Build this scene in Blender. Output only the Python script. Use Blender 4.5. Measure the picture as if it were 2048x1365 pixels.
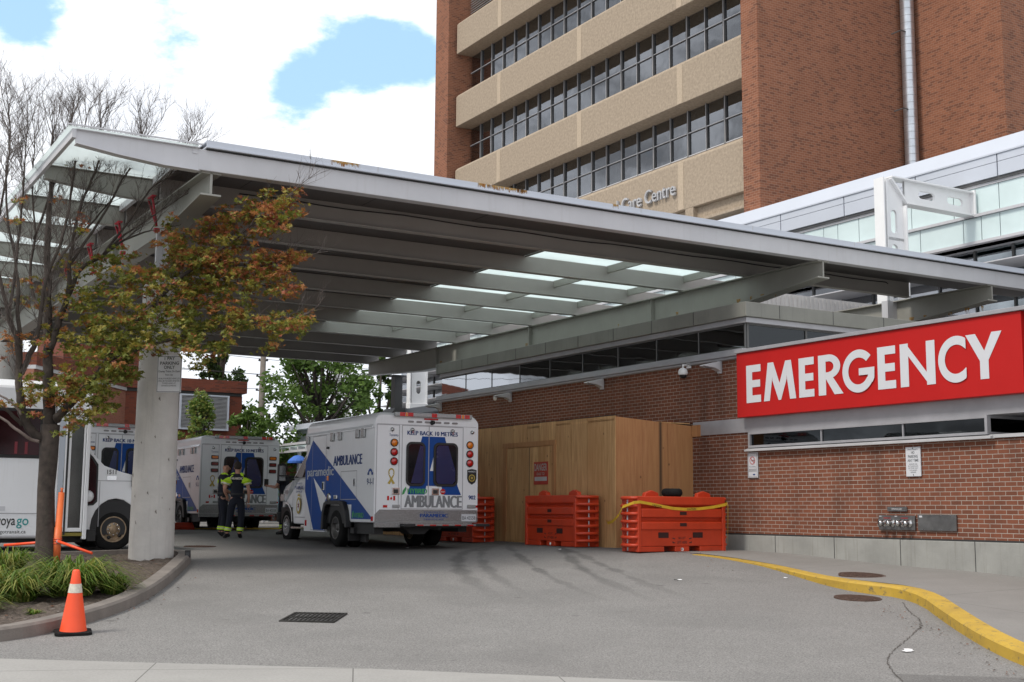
import bpy, bmesh, math, random
from mathutils import Vector, Matrix, noise
from math import sin, cos, pi, radians
for o in list(bpy.data.objects): bpy.data.objects.remove(o)
S = bpy.context.scene
COL = S.collection
EYE = 1.6; TH = 0.5384
# ------------------------------------------------------------ camera
cam_d = bpy.data.cameras.new('camera'); cam = bpy.data.objects.new('camera', cam_d); COL.objects.link(cam)
cam_d.sensor_width = 36; cam_d.lens = 2532 / 2048 * 36; cam_d.clip_start = 0.1; cam_d.clip_end = 3000
cam.location = (0, 0, EYE)
_p, _r = 0.1330, 0.0070
_f = Vector((0, cos(_p), sin(_p))); _u0 = Vector((0, -sin(_p), cos(_p))); _x0 = Vector((1, 0, 0))
_x = _x0 * cos(_r) + _u0 * sin(_r); _u = _u0 * cos(_r) - _x0 * sin(_r)
cam.rotation_mode = 'QUATERNION'
cam.rotation_quaternion = Matrix((_x, _u, -_f)).transposed().to_quaternion()
S.camera = cam
S.render.engine = 'CYCLES'
S.view_settings.view_transform = 'Standard'; S.view_settings.look = 'None'
S.view_settings.exposure = 0.30; S.view_settings.gamma = 1.0
# ------------------------------------------------------------ sky and sun
SUN_AZ, SUN_EL = radians(-124), radians(52)      # azimuth measured from +Y towards +X : sun is behind and to the left
W = bpy.data.worlds.new('World'); S.world = W; W.use_nodes = True
nt = W.node_tree; N = nt.nodes; Lk = nt.links
for n in list(N): N.remove(n)
def wn(t, **k):
    n = N.new(t)
    for a, b in k.items(): setattr(n, a, b)
    return n
sky = wn('ShaderNodeTexSky', sky_type='NISHITA', sun_disc=False, sun_elevation=SUN_EL, sun_rotation=SUN_AZ, air_density=1.0, dust_density=1.0, ozone_density=0.6)
tc = wn('ShaderNodeTexCoord')
bs = wn('ShaderNodeBackground'); Lk.new(sky.outputs[0], bs.inputs[0]); bs.inputs[1].default_value = 0.15
mp = wn('ShaderNodeMapping'); mp.inputs['Scale'].default_value = (1, 1, 1.9); mp.inputs['Location'].default_value = (0.35, 0.1, 0.2)
Lk.new(tc.outputs['Generated'], mp.inputs[0])
nz = wn('ShaderNodeTexNoise'); nz.inputs['Scale'].default_value = 2.6; nz.inputs['Detail'].default_value = 9; nz.inputs['Roughness'].default_value = 0.58; nz.inputs['Distortion'].default_value = 0.25
Lk.new(mp.outputs[0], nz.inputs['Vector'])
nz3 = wn('ShaderNodeTexNoise'); nz3.inputs['Scale'].default_value = 13; nz3.inputs['Detail'].default_value = 8; nz3.inputs['Roughness'].default_value = 0.6; Lk.new(mp.outputs[0], nz3.inputs['Vector'])
_a = wn('ShaderNodeMath', operation='MULTIPLY_ADD'); Lk.new(nz3.outputs[0], _a.inputs[0]); _a.inputs[1].default_value = 1.25; _a.inputs[2].default_value = -0.60
_b = wn('ShaderNodeMath', operation='ADD'); Lk.new(nz.outputs[0], _b.inputs[0]); Lk.new(_a.outputs[0], _b.inputs[1])
last = _b.outputs[0]
def dirv(px, py):
    X = (px - 1024) / 2532; Y = -(py - 682.5) / 2532
    v = _f + _x * X + _u * Y
    return v.normalized()
# openings in the cloud deck: centre direction, angular size, depth
for (px, py, r, k) in ((60, 15, 0.038, 0.48), (330, 45, 0.024, 0.38), (235, 50, 0.016, 0.34), (595, 160, 0.026, 0.48), (700, 125, 0.034, 0.46), (790, 85, 0.030, 0.38), (860, 110, 0.022, 0.3), (-900, -300, 0.12, 0.4), (1500, -1400, 0.15, 0.4), (2600, 200, 0.12, 0.4)):
    d = wn('ShaderNodeVectorMath', operation='DISTANCE'); Lk.new(tc.outputs['Generated'], d.inputs[0]); d.inputs[1].default_value = dirv(px, py)
    m = wn('ShaderNodeMapRange', interpolation_type='SMOOTHSTEP'); Lk.new(d.outputs['Value'], m.inputs[0])
    m.inputs[1].default_value = 0; m.inputs[2].default_value = r * 1.6; m.inputs[3].default_value = k; m.inputs[4].default_value = 0
    s = wn('ShaderNodeMath', operation='SUBTRACT'); Lk.new(last, s.inputs[0]); Lk.new(m.outputs[0], s.inputs[1]); last = s.outputs[0]
cr = wn('ShaderNodeMapRange', interpolation_type='SMOOTHSTEP'); Lk.new(last, cr.inputs[0])
cr.inputs[1].default_value = 0.10; cr.inputs[2].default_value = 0.30; cr.inputs[3].default_value = 0.55; cr.inputs[4].default_value = 1
n2 = wn('ShaderNodeTexNoise'); n2.inputs['Scale'].default_value = 5; n2.inputs['Detail'].default_value = 6
Lk.new(mp.outputs[0], n2.inputs['Vector'])
ccol = wn('ShaderNodeMix', data_type='RGBA'); Lk.new(n2.outputs[0], ccol.inputs[0])
ccol.inputs[6].default_value = (0.80, 0.86, 0.97, 1); ccol.inputs[7].default_value = (1.0, 1.0, 1.0, 1)
bc = wn('ShaderNodeBackground'); Lk.new(ccol.outputs[2], bc.inputs[0])
_s = wn('ShaderNodeSeparateXYZ'); Lk.new(tc.outputs['Generated'], _s.inputs[0])
_w = wn('ShaderNodeMapRange', interpolation_type='SMOOTHSTEP'); Lk.new(_s.outputs[0], _w.inputs[0]); _w.inputs[1].default_value = -0.72; _w.inputs[2].default_value = -0.45; _w.inputs[3].default_value = 1; _w.inputs[4].default_value = 0
_n = wn('ShaderNodeMapRange', interpolation_type='SMOOTHSTEP'); Lk.new(nz3.outputs[0], _n.inputs[0]); _n.inputs[1].default_value = 0.36; _n.inputs[2].default_value = 0.62; _n.inputs[3].default_value = 0.42; _n.inputs[4].default_value = 1.0
_m = wn('ShaderNodeMix', data_type='FLOAT'); Lk.new(_w.outputs[0], _m.inputs[0]); _m.inputs[2].default_value = 1.0; Lk.new(_n.outputs[0], _m.inputs[3])
_k = wn('ShaderNodeMath', operation='MULTIPLY'); Lk.new(_m.outputs[0], _k.inputs[0]); _k.inputs[1].default_value = 1.0; Lk.new(_k.outputs[0], bc.inputs[1])
_t = wn('ShaderNodeMapRange', interpolation_type='SMOOTHSTEP'); Lk.new(last, _t.inputs[0]); _t.inputs[1].default_value = 0.12; _t.inputs[2].default_value = 0.34; _t.inputs[3].default_value = 0; _t.inputs[4].default_value = 1
_c = wn('ShaderNodeMix', data_type='RGBA'); Lk.new(_t.outputs[0], _c.inputs[0]); _c.inputs[6].default_value = (0.52, 0.83, 1.12, 1); Lk.new(ccol.outputs[2], _c.inputs[7]); Lk.new(_c.outputs[2], bc.inputs[0])
mx = wn('ShaderNodeMixShader'); Lk.new(cr.outputs[0], mx.inputs[0]); Lk.new(bs.outputs[0], mx.inputs[1]); Lk.new(bc.outputs[0], mx.inputs[2])
wo = wn('ShaderNodeOutputWorld'); Lk.new(mx.outputs[0], wo.inputs[0])
sd = bpy.data.lights.new('sun', 'SUN'); sun = bpy.data.objects.new('sun', sd); COL.objects.link(sun)
sd.energy = 2.1; sd.angle = radians(14); sd.color = (1.0, 0.94, 0.86)
_sv = Vector((sin(SUN_AZ) * cos(SUN_EL), cos(SUN_AZ) * cos(SUN_EL), sin(SUN_EL)))
sun.rotation_mode = 'QUATERNION'; sun.rotation_quaternion = _sv.to_track_quat('Z', 'Y')
sun.location = _sv * 60

# ------------------------------------------------------------ materials
def mk(name):
    m = bpy.data.materials.new(name); m.use_nodes = True
    return m, m.node_tree.nodes, m.node_tree.links, m.node_tree.nodes['Principled BSDF']
def obj_co(n, l, mode='Object'):
    t = n.new('ShaderNodeTexCoord'); return t.outputs[mode]
def noise_n(n, l, vec, sc, det=4, rough=0.55):
    t = n.new('ShaderNodeTexNoise'); t.inputs['Scale'].default_value = sc; t.inputs['Detail'].default_value = det; t.inputs['Roughness'].default_value = rough
    l.new(vec, t.inputs['Vector']); return t.outputs[0]
def ramp(n, l, val, a, b, c0=0, c1=1):
    t = n.new('ShaderNodeMapRange'); l.new(val, t.inputs[0]); t.inputs[1].default_value = a; t.inputs[2].default_value = b; t.inputs[3].default_value = c0; t.inputs[4].default_value = c1; t.clamp = True
    return t.outputs[0]
def mixc(n, l, f, a, b, blend='MIX'):
    t = n.new('ShaderNodeMix'); t.data_type = 'RGBA'; t.blend_type = blend
    for s, v in ((0, f), (6, a), (7, b)):
        if isinstance(v, (tuple, list)): t.inputs[s].default_value = tuple(v) + (1,) if len(v) == 3 else v
        elif isinstance(v, (int, float)): t.inputs[s].default_value = v
        else: l.new(v, t.inputs[s])
    return t.outputs[2]
def math_n(n, l, op, a, b=0.0):
    t = n.new('ShaderNodeMath'); t.operation = op
    for i, v in ((0, a), (1, b)):
        if isinstance(v, (int, float)): t.inputs[i].default_value = v
        else: l.new(v, t.inputs[i])
    return t.outputs[0]
def scalev(n, l, vec, s):
    t = n.new('ShaderNodeMapping'); t.inputs['Scale'].default_value = s; l.new(vec, t.inputs[0]); return t.outputs[0]
def bump(n, l, b, h, st, dist=0.01):
    t = n.new('ShaderNodeBump'); t.inputs['Strength'].default_value = st; t.inputs['Distance'].default_value = dist
    l.new(h, t.inputs['Height']); l.new(t.outputs[0], b.inputs['Normal'])
def mat(name, c, rough=0.55, metal=0.0, var=0.12, vs=2.0, bmp=0.0, bsc=60, streak=0.0, coat=0.0, spec=0.5, dirt=None):
    m, n, l, b = mk(name)
    co = obj_co(n, l)
    f = noise_n(n, l, co, vs, 6, 0.6)
    dk = tuple(x * (1 - var) for x in c); lt = tuple(min(1, x * (1 + var)) for x in c)
    out = mixc(n, l, ramp(n, l, f, 0.3, 0.7), dk, lt)
    if streak:
        s = noise_n(n, l, scalev(n, l, co, (6, 6, 0.35)), 3, 5, 0.6)
        out = mixc(n, l, ramp(n, l, s, 0.55, 0.8, 0, streak), out, dirt or tuple(x * 0.45 for x in c))
    l.new(out, b.inputs['Base Color'])
    l.new(ramp(n, l, f, 0.2, 0.8, max(0.02, rough - 0.06), min(1, rough + 0.06)), b.inputs['Roughness'])
    b.inputs['Metallic'].default_value = metal
    b.inputs['Coat Weight'].default_value = coat; b.inputs['Coat Roughness'].default_value = 0.08
    b.inputs['Specular IOR Level'].default_value = spec
    if bmp: bump(n, l, b, noise_n(n, l, co, bsc, 4), bmp)
    return m
def brick(name, c1, c2, mortar, bw, bh, ms, dark=0.0, stain=0.0, mortvar=0.2):
    m, n, l, b = mk(name)
    co = obj_co(n, l)
    sp = n.new('ShaderNodeSeparateXYZ'); l.new(co, sp.inputs[0])
    h = math_n(n, l, 'ADD', sp.outputs[0], sp.outputs[1])
    cb = n.new('ShaderNodeCombineXYZ'); l.new(h, cb.inputs[0]); l.new(sp.outputs[2], cb.inputs[1])
    t = n.new('ShaderNodeTexBrick'); l.new(cb.outputs[0], t.inputs['Vector'])
    t.inputs['Scale'].default_value = 1; t.inputs['Brick Width'].default_value = bw; t.inputs['Row Height'].default_value = bh
    t.inputs['Mortar Size'].default_value = ms; t.inputs['Mortar Smooth'].default_value = 0.15; t.inputs['Bias'].default_value = -0.15
    big = noise_n(n, l, cb.outputs[0], 0.5, 6, 0.6)
    fine = noise_n(n, l, cb.outputs[0], 45, 3)
    a = mixc(n, l, ramp(n, l, big, 0.3, 0.7), c1, tuple(x * 0.82 for x in c1))
    bcol = mixc(n, l, ramp(n, l, fine, 0.3, 0.7), c2, tuple(x * 0.8 for x in c2))
    l.new(a, t.inputs['Color1']); l.new(bcol, t.inputs['Color2'])
    mo = mixc(n, l, ramp(n, l, big, 0.35, 0.7), mortar, tuple(x * (1 - mortvar) for x in mortar)); l.new(mo, t.inputs['Mortar'])
    out = t.outputs['Color']
    if dark:      # scattered dark burnt bricks
        t2 = n.new('ShaderNodeTexBrick'); l.new(cb.outputs[0], t2.inputs['Vector'])
        for k in ('Scale', 'Brick Width', 'Row Height', 'Mortar Size', 'Mortar Smooth'): t2.inputs[k].default_value = t.inputs[k].default_value
        t2.inputs['Bias'].default_value = 0.0
        t2.inputs['Color1'].default_value = (0, 0, 0, 1); t2.inputs['Color2'].default_value = (1, 1, 1, 1); t2.inputs['Mortar'].default_value = (0, 0, 0, 1)
        out = mixc(n, l, ramp(n, l, t2.outputs['Color'], 0.82, 0.86, 0, dark), out, (0.045, 0.03, 0.028))
    if stain:
        s = noise_n(n, l, scalev(n, l, co, (0.9, 0.9, 0.12)), 1.6, 6, 0.6)
        out = mixc(n, l, ramp(n, l, s, 0.52, 0.75, 0, stain), out, (0.035, 0.025, 0.02))
    l.new(out, b.inputs['Base Color']); b.inputs['Roughness'].default_value = 0.85; b.inputs['Specular IOR Level'].default_value = 0.25
    inv = math_n(n, l, 'SUBTRACT', 1.0, t.outputs['Fac'])
    bump(n, l, b, math_n(n, l, 'ADD', inv, math_n(n, l, 'MULTIPLY', fine, 0.3)), 0.6, 0.008)
    return m
def glass(name, tint, refl=0.35, rough=0.02, top=1):
    m, n, l, b = mk(name); n.remove(b)
    g = n.new('ShaderNodeBsdfGlossy'); g.inputs['Roughness'].default_value = rough; g.inputs['Color'].default_value = (0.92, 0.95, 1, 1)
    co = obj_co(n, l); nn = noise_n(n, l, co, 0.8, 2)
    bp = n.new('ShaderNodeBump'); bp.inputs['Strength'].default_value = 0.06; bp.inputs['Distance'].default_value = 0.05; l.new(nn, bp.inputs['Height']); l.new(bp.outputs[0], g.inputs['Normal'])
    t = n.new('ShaderNodeBsdfTransparent'); t.inputs['Color'].default_value = tuple(tint) + (1,)
    lw = n.new('ShaderNodeLayerWeight'); lw.inputs['Blend'].default_value = 0.35
    f = ramp(n, l, lw.outputs['Fresnel'], 0, 1, refl, top)
    m1 = n.new('ShaderNodeMixShader'); l.new(f, m1.inputs[0]); l.new(t.outputs[0], m1.inputs[1]); l.new(g.outputs[0], m1.inputs[2])
    l.new(m1.outputs[0], n['Material Output'].inputs[0])
    return m
def frosted(name, c, tr=0.75):
    m, n, l, b = mk(name); n.remove(b)
    co = obj_co(n, l); f = noise_n(n, l, co, 1.3, 5)
    cc = mixc(n, l, f, tuple(x * 0.85 for x in c), c)
    d = n.new('ShaderNodeBsdfTranslucent'); l.new(cc, d.inputs['Color'])
    t = n.new('ShaderNodeBsdfTransparent'); l.new(cc, t.inputs['Color'])
    g = n.new('ShaderNodeBsdfDiffuse'); l.new(cc, g.inputs['Color'])
    m1 = n.new('ShaderNodeMixShader'); m1.inputs[0].default_value = 1 - tr; l.new(d.outputs[0], m1.inputs[1]); l.new(t.outputs[0], m1.inputs[2])
    m2 = n.new('ShaderNodeMixShader'); m2.inputs[0].default_value = 0.12; l.new(m1.outputs[0], m2.inputs[1]); l.new(g.outputs[0], m2.inputs[2])
    l.new(m2.outputs[0], n['Material Output'].inputs[0])
    return m
def rust_wash():
    m, n, l, b = mk('rust_wash'); co = obj_co(n, l)
    f = noise_n(n, l, scalev(n, l, co, (14, 14, 4)), 2.2, 6, 0.7); g = noise_n(n, l, co, 3.0, 3)
    l.new(mixc(n, l, ramp(n, l, f, .45, .65), (0.42, 0.27, 0.08), (0.22, 0.065, 0.015)), b.inputs['Base Color']); b.inputs['Roughness'].default_value = 0.9
    sp = n.new('ShaderNodeSeparateXYZ'); l.new(co, sp.inputs[0])
    t = n.new('ShaderNodeTexCoord'); s2 = n.new('ShaderNodeSeparateXYZ'); l.new(t.outputs['Generated'], s2.inputs[0])
    edge = math_n(n, l, 'MULTIPLY', ramp(n, l, s2.outputs[0], 0, .15), ramp(n, l, s2.outputs[0], .85, 1, 1, 0))
    a = math_n(n, l, 'MULTIPLY', ramp(n, l, math_n(n, l, 'ADD', f, math_n(n, l, 'MULTIPLY', s2.outputs[2], .22)), .56, .66), edge)
    l.new(a, b.inputs['Alpha']); return m
M = {}
M['brick_low'] = brick('brick_low', (0.225, 0.082, 0.047), (0.155, 0.060, 0.037), (0.43, 0.375, 0.325), 0.215, 0.0735, 0.0055, 0.0, 0.45, 0.3)
M['brick_tower'] = brick('brick_tower', (0.30, 0.122, 0.068), (0.215, 0.085, 0.050), (0.38, 0.25, 0.18), 0.24, 0.095, 0.006, 0.24, 0.12, 0.15)
M['brick_far'] = brick('brick_far', (0.22, 0.06, 0.035), (0.16, 0.05, 0.03), (0.16, 0.08, 0.06), 0.22, 0.075, 0.005, 0.3, 0.2)
M['conc_panel'] = mat('conc_panel', (0.36, 0.29, 0.215), 0.9, 0, 0.22, 9, 0.8, 22, 0.35)
M['conc'] = mat('conc', (0.42, 0.41, 0.38), 0.85, 0, 0.12, 2.5, 0.3, 40, 0.35)
M['conc_kerb'] = mat('conc_kerb', (0.185, 0.162, 0.143), 0.9, 0, 0.2, 3, 0.5, 50)
M['conc_base'] = mat('conc_base', (0.30, 0.30, 0.28), 0.85, 0, 0.16, 1.6, 0.3, 40, 0.4, dirt=(0.13, 0.11, 0.08))
M['column'] = mat('column', (0.50, 0.48, 0.45), 0.8, 0, 0.10, 2.5, 0.4, 25, 0.3)
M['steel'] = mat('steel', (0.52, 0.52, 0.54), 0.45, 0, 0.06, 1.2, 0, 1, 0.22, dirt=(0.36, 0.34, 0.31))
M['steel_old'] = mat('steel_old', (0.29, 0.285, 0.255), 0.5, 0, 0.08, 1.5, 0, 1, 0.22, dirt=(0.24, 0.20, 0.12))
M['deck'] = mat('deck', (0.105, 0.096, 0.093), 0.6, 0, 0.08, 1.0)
M['joist'] = mat('joist', (0.33, 0.31, 0.29), 0.5, 0, 0.06, 1.0)
M['rust'] = mat('rust', (0.30, 0.10, 0.02), 0.9, 0, 0.5, 9, 0.5, 40)
M['redsteel'] = mat('redsteel', (0.45, 0.01, 0.03), 0.5)
M['white'] = mat('white', (0.80, 0.80, 0.80), 0.4, 0, 0.03, 2)
M['whitepanel'] = mat('whitepanel', (0.52, 0.555, 0.62), 0.4, 0, 0.03, 0.6)
M['rust_wash'] = rust_wash()
M['frosted_edge'] = frosted('frosted_edge', (0.84, 0.885, 0.88), 0.65)
M['frosted'] = frosted('frosted', (0.87, 0.945, 0.94))
M['spandrel'] = mat('spandrel', (0.62, 0.74, 0.74), 0.12, 0, 0.07, 0.7, coat=0.6)
M['glass'] = glass('glass', (0.58, 0.59, 0.62), 0.20)
M['glass_dark'] = glass('glass_dark', (0.14, 0.17, 0.17), 0.20, top=.6)
M['glass_deep'] = glass('glass_deep', (0.14, 0.17, 0.17), 0.03, top=.35)
M['glass_clere'] = glass('glass_clere', (0.10, 0.12, 0.13), 0.42)
M['glass_teal'] = glass('glass_teal', (0.30, 0.45, 0.45), 0.30)
M['frame_dk'] = mat('frame_dk', (0.10, 0.10, 0.10), 0.5)
M['frame_lt'] = mat('frame_lt', (0.45, 0.45, 0.46), 0.45)
M['alu'] = mat('alu', (0.36, 0.36, 0.38), 0.4, 0.2)
M['curtain'] = mat('curtain', (0.85, 0.82, 0.76), 0.9, 0, 0.25, 5, 0, 1, 0.3)
M['room'] = mat('room', (0.075, 0.07, 0.066), 0.9)
M['zinc'] = mat('zinc', (0.55, 0.58, 0.62), 0.32, 0.85, 0.12, 3)
M['sign_red'] = mat('sign_red', (0.45, 0.010, 0.009), 0.5, 0, 0.05, 0.8, spec=.3)
M['sign_white'] = mat('sign_white', (0.60, 0.61, 0.64), 0.45, 0, 0.02, 2)
M['black'] = mat('black', (0.012, 0.012, 0.013), 0.5)
M['rubber'] = mat('rubber', (0.014, 0.014, 0.014), 0.9, 0, 0.3, 8, 0.3, 60, spec=.15)
M['dark'] = mat('dark', (0.03, 0.03, 0.03), 0.7)
M['txt_black'] = mat('txt_black', (0.02, 0.02, 0.02), 0.6)
M['txt_grey'] = mat('txt_grey', (0.16, 0.17, 0.18), 0.5)
M['blue'] = mat('blue', (0.0008, 0.055, 0.27), 0.5, 0, 0.08, 1.2, spec=0.3)
M['blue_film'] = mat('blue_film', (0.004, 0.012, 0.075), 0.25, 0, 0.1, 3, coat=0.3)
M['navytxt'] = mat('navytxt', (0.004, 0.035, 0.17), 0.5, spec=.2)
M['green'] = mat('green', (0.05, 0.32, 0.09), 0.4)
M['vwhite'] = mat('vwhite', (0.80, 0.815, 0.835), 0.32, 0, 0.03, 1.0, coat=0.25, streak=0.16, dirt=(0.45, 0.43, 0.39))
M['chrome'] = mat('chrome', (0.6, 0.6, 0.6), 0.18, 1.0)
M['rim'] = mat('rim', (0.40, 0.40, 0.41), 0.35, 0.7, 0.15, 8)
M['rim_rust'] = mat('rim_rust', (0.30, 0.22, 0.14), 0.5, 0.3, 0.4, 9)
M['redlens'] = mat('redlens', (0.50, 0.01, 0.01), 0.15, coat=0.8)
M['amberlens'] = mat('amberlens', (0.75, 0.20, 0.01), 0.15, coat=0.8)
M['rim_dark'] = mat('rim_dark', (0.10, 0.095, 0.09), 0.45, 0.4, 0.3, 8)
M['clearlens'] = mat('clearlens', (0.32, 0.33, 0.33), 0.2, 0.2, 0.15, 60, 0.5, 90, coat=0.6)
M['yellow'] = mat('yellow', (0.62, 0.38, 0.02), 0.7, 0, 0.15, 4)
M['gold'] = mat('gold', (0.45, 0.33, 0.06), 0.5)
M['orange'] = mat('orange', (0.86, 0.085, 0.022), 0.45, 0, 0.06, 3)
M['orange_dull'] = mat('orange_dull', (0.75, 0.16, 0.045), 0.5, 0, 0.12, 5, 0, 1, 0.3)
M['barrier'] = mat('barrier', (0.50, 0.042, 0.010), 0.42, 0, 0.12, 2.5, 0.15, 20, 0.25, dirt=(0.25, 0.02, 0.015))
M['reflective'] = mat('reflective', (0.60, 0.56, 0.47), 0.4, 0, 0.15, 30)
M['hiviz'] = mat('hiviz', (0.55, 0.85, 0.03), 0.7, 0, 0.12, 9)
M['cloth_navy'] = mat('cloth_navy', (0.010, 0.012, 0.022), 0.9, 0, 0.3, 8, 0.4, 90)
M['skin'] = mat('skin', (0.46, 0.24, 0.17), 0.5, 0, 0.08, 9)
M['hair'] = mat('hair', (0.03, 0.02, 0.015), 0.8)
M['bark'] = mat('bark', (0.055, 0.043, 0.036), 0.95, 0, 0.4, 9, 1.0, 25, 0.5, dirt=(0.05, 0.055, 0.03))
M['bark_dead'] = mat('bark_dead', (0.24, 0.19, 0.17), 0.9, 0, 0.3, 12)
def leafm(name, c):
    m, n, l, b = mk(name); co = obj_co(n, l); f = noise_n(n, l, co, 7, 3)
    cc = mixc(n, l, ramp(n, l, f, 0.3, 0.7), tuple(x * 0.7 for x in c), tuple(min(1, x * 1.3) for x in c))
    l.new(cc, b.inputs['Base Color']); b.inputs['Roughness'].default_value = 0.6
    t = n.new('ShaderNodeBsdfTranslucent'); l.new(cc, t.inputs['Color'])
    mm = n.new('ShaderNodeMixShader'); mm.inputs[0].default_value = 0.35; l.new(b.outputs[0], mm.inputs[1]); l.new(t.outputs[0], mm.inputs[2]); l.new(mm.outputs[0], n['Material Output'].inputs[0])
    return m
M['leaf_g'] = leafm('leaf_g', (0.145, 0.165, 0.024)); M['leaf_y'] = leafm('leaf_y', (0.27, 0.225, 0.038))
M['leaf_o'] = leafm('leaf_o', (0.36, 0.15, 0.045)); M['leaf_r'] = leafm('leaf_r', (0.30, 0.09, 0.04)); M['leaf_b'] = leafm('leaf_b', (0.22, 0.08, 0.03))
M['tree_g'] = leafm('tree_g', (0.075, 0.14, 0.022)); M['tree_g2'] = leafm('tree_g2', (0.12, 0.20, 0.035)); M['tree_dk'] = leafm('tree_dk', (0.025, 0.05, 0.012))
M['grass'] = leafm('grass', (0.10, 0.17, 0.02)); M['grass2'] = leafm('grass2', (0.26, 0.27, 0.06))
M['wood_pole'] = mat('wood_pole', (0.16, 0.14, 0.12), 0.9, 0, 0.2, 5, 0.4, 40, 0.3)
M['galv'] = mat('galv', (0.36, 0.39, 0.41), 0.5, 0.3)

def plywood(streak=0):
    m, n, l, b = mk('plywood'); co = obj_co(n, l)
    g = noise_n(n, l, scalev(n, l, co, (7, 7, 0.55)), 2.2, 7, 0.65)
    big = noise_n(n, l, scalev(n, l, co, (1.2, 1.2, 0.25)), 1.5, 4)
    c = mixc(n, l, ramp(n, l, g, 0.38, 0.62), (0.78, 0.50, 0.235), (0.48, 0.27, 0.11))
    c = mixc(n, l, ramp(n, l, big, 0.40, 0.68, 0, 0.6), c, (0.44, 0.22, 0.08))
    oi = n.new('ShaderNodeObjectInfo'); c = mixc(n, l, math_n(n, l, 'MULTIPLY', oi.outputs['Random'], .62), c, (0.40, 0.23, 0.10))
    v = n.new('ShaderNodeTexVoronoi'); v.inputs['Scale'].default_value = 3.4; l.new(scalev(n, l, co, (1, 1, 0.8)), v.inputs['Vector'])
    c = mixc(n, l, ramp(n, l, v.outputs['Distance'], 0.02, 0.10, 0.9, 0), c, (0.10, 0.045, 0.02))
    if streak:
        sp = n.new('ShaderNodeSeparateXYZ'); l.new(co, sp.inputs[0])
        dd = math_n(n, l, 'ABSOLUTE', math_n(n, l, 'SUBTRACT', sp.outputs[0], streak))
        c = mixc(n, l, math_n(n, l, 'MULTIPLY', ramp(n, l, math_n(n, l, 'ADD', dd, math_n(n, l, 'MULTIPLY', g, .05)), .035, .085, .85, 0), ramp(n, l, sp.outputs[2], .4, 1.2)), c, (0.03, 0.022, 0.015))
    l.new(c, b.inputs['Base Color']); b.inputs['Roughness'].default_value = 0.75
    bump(n, l, b, g, 0.3)
    return m
M['plywood'] = plywood()
def plate():
    m, n, l, b = mk('plate'); co = obj_co(n, l)
    v = n.new('ShaderNodeTexVoronoi'); v.inputs['Scale'].default_value = 55; l.new(co, v.inputs['Vector'])
    h = ramp(n, l, v.outputs['Distance'], 0.1, 0.45, 1, 0)
    c = mixc(n, l, h, (0.26, 0.26, 0.26), (0.48, 0.48, 0.48)); l.new(c, b.inputs['Base Color'])
    b.inputs['Metallic'].default_value = 0.75; b.inputs['Roughness'].default_value = 0.33
    bump(n, l, b, h, 0.7, 0.006); return m
M['plate'] = plate()
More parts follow.
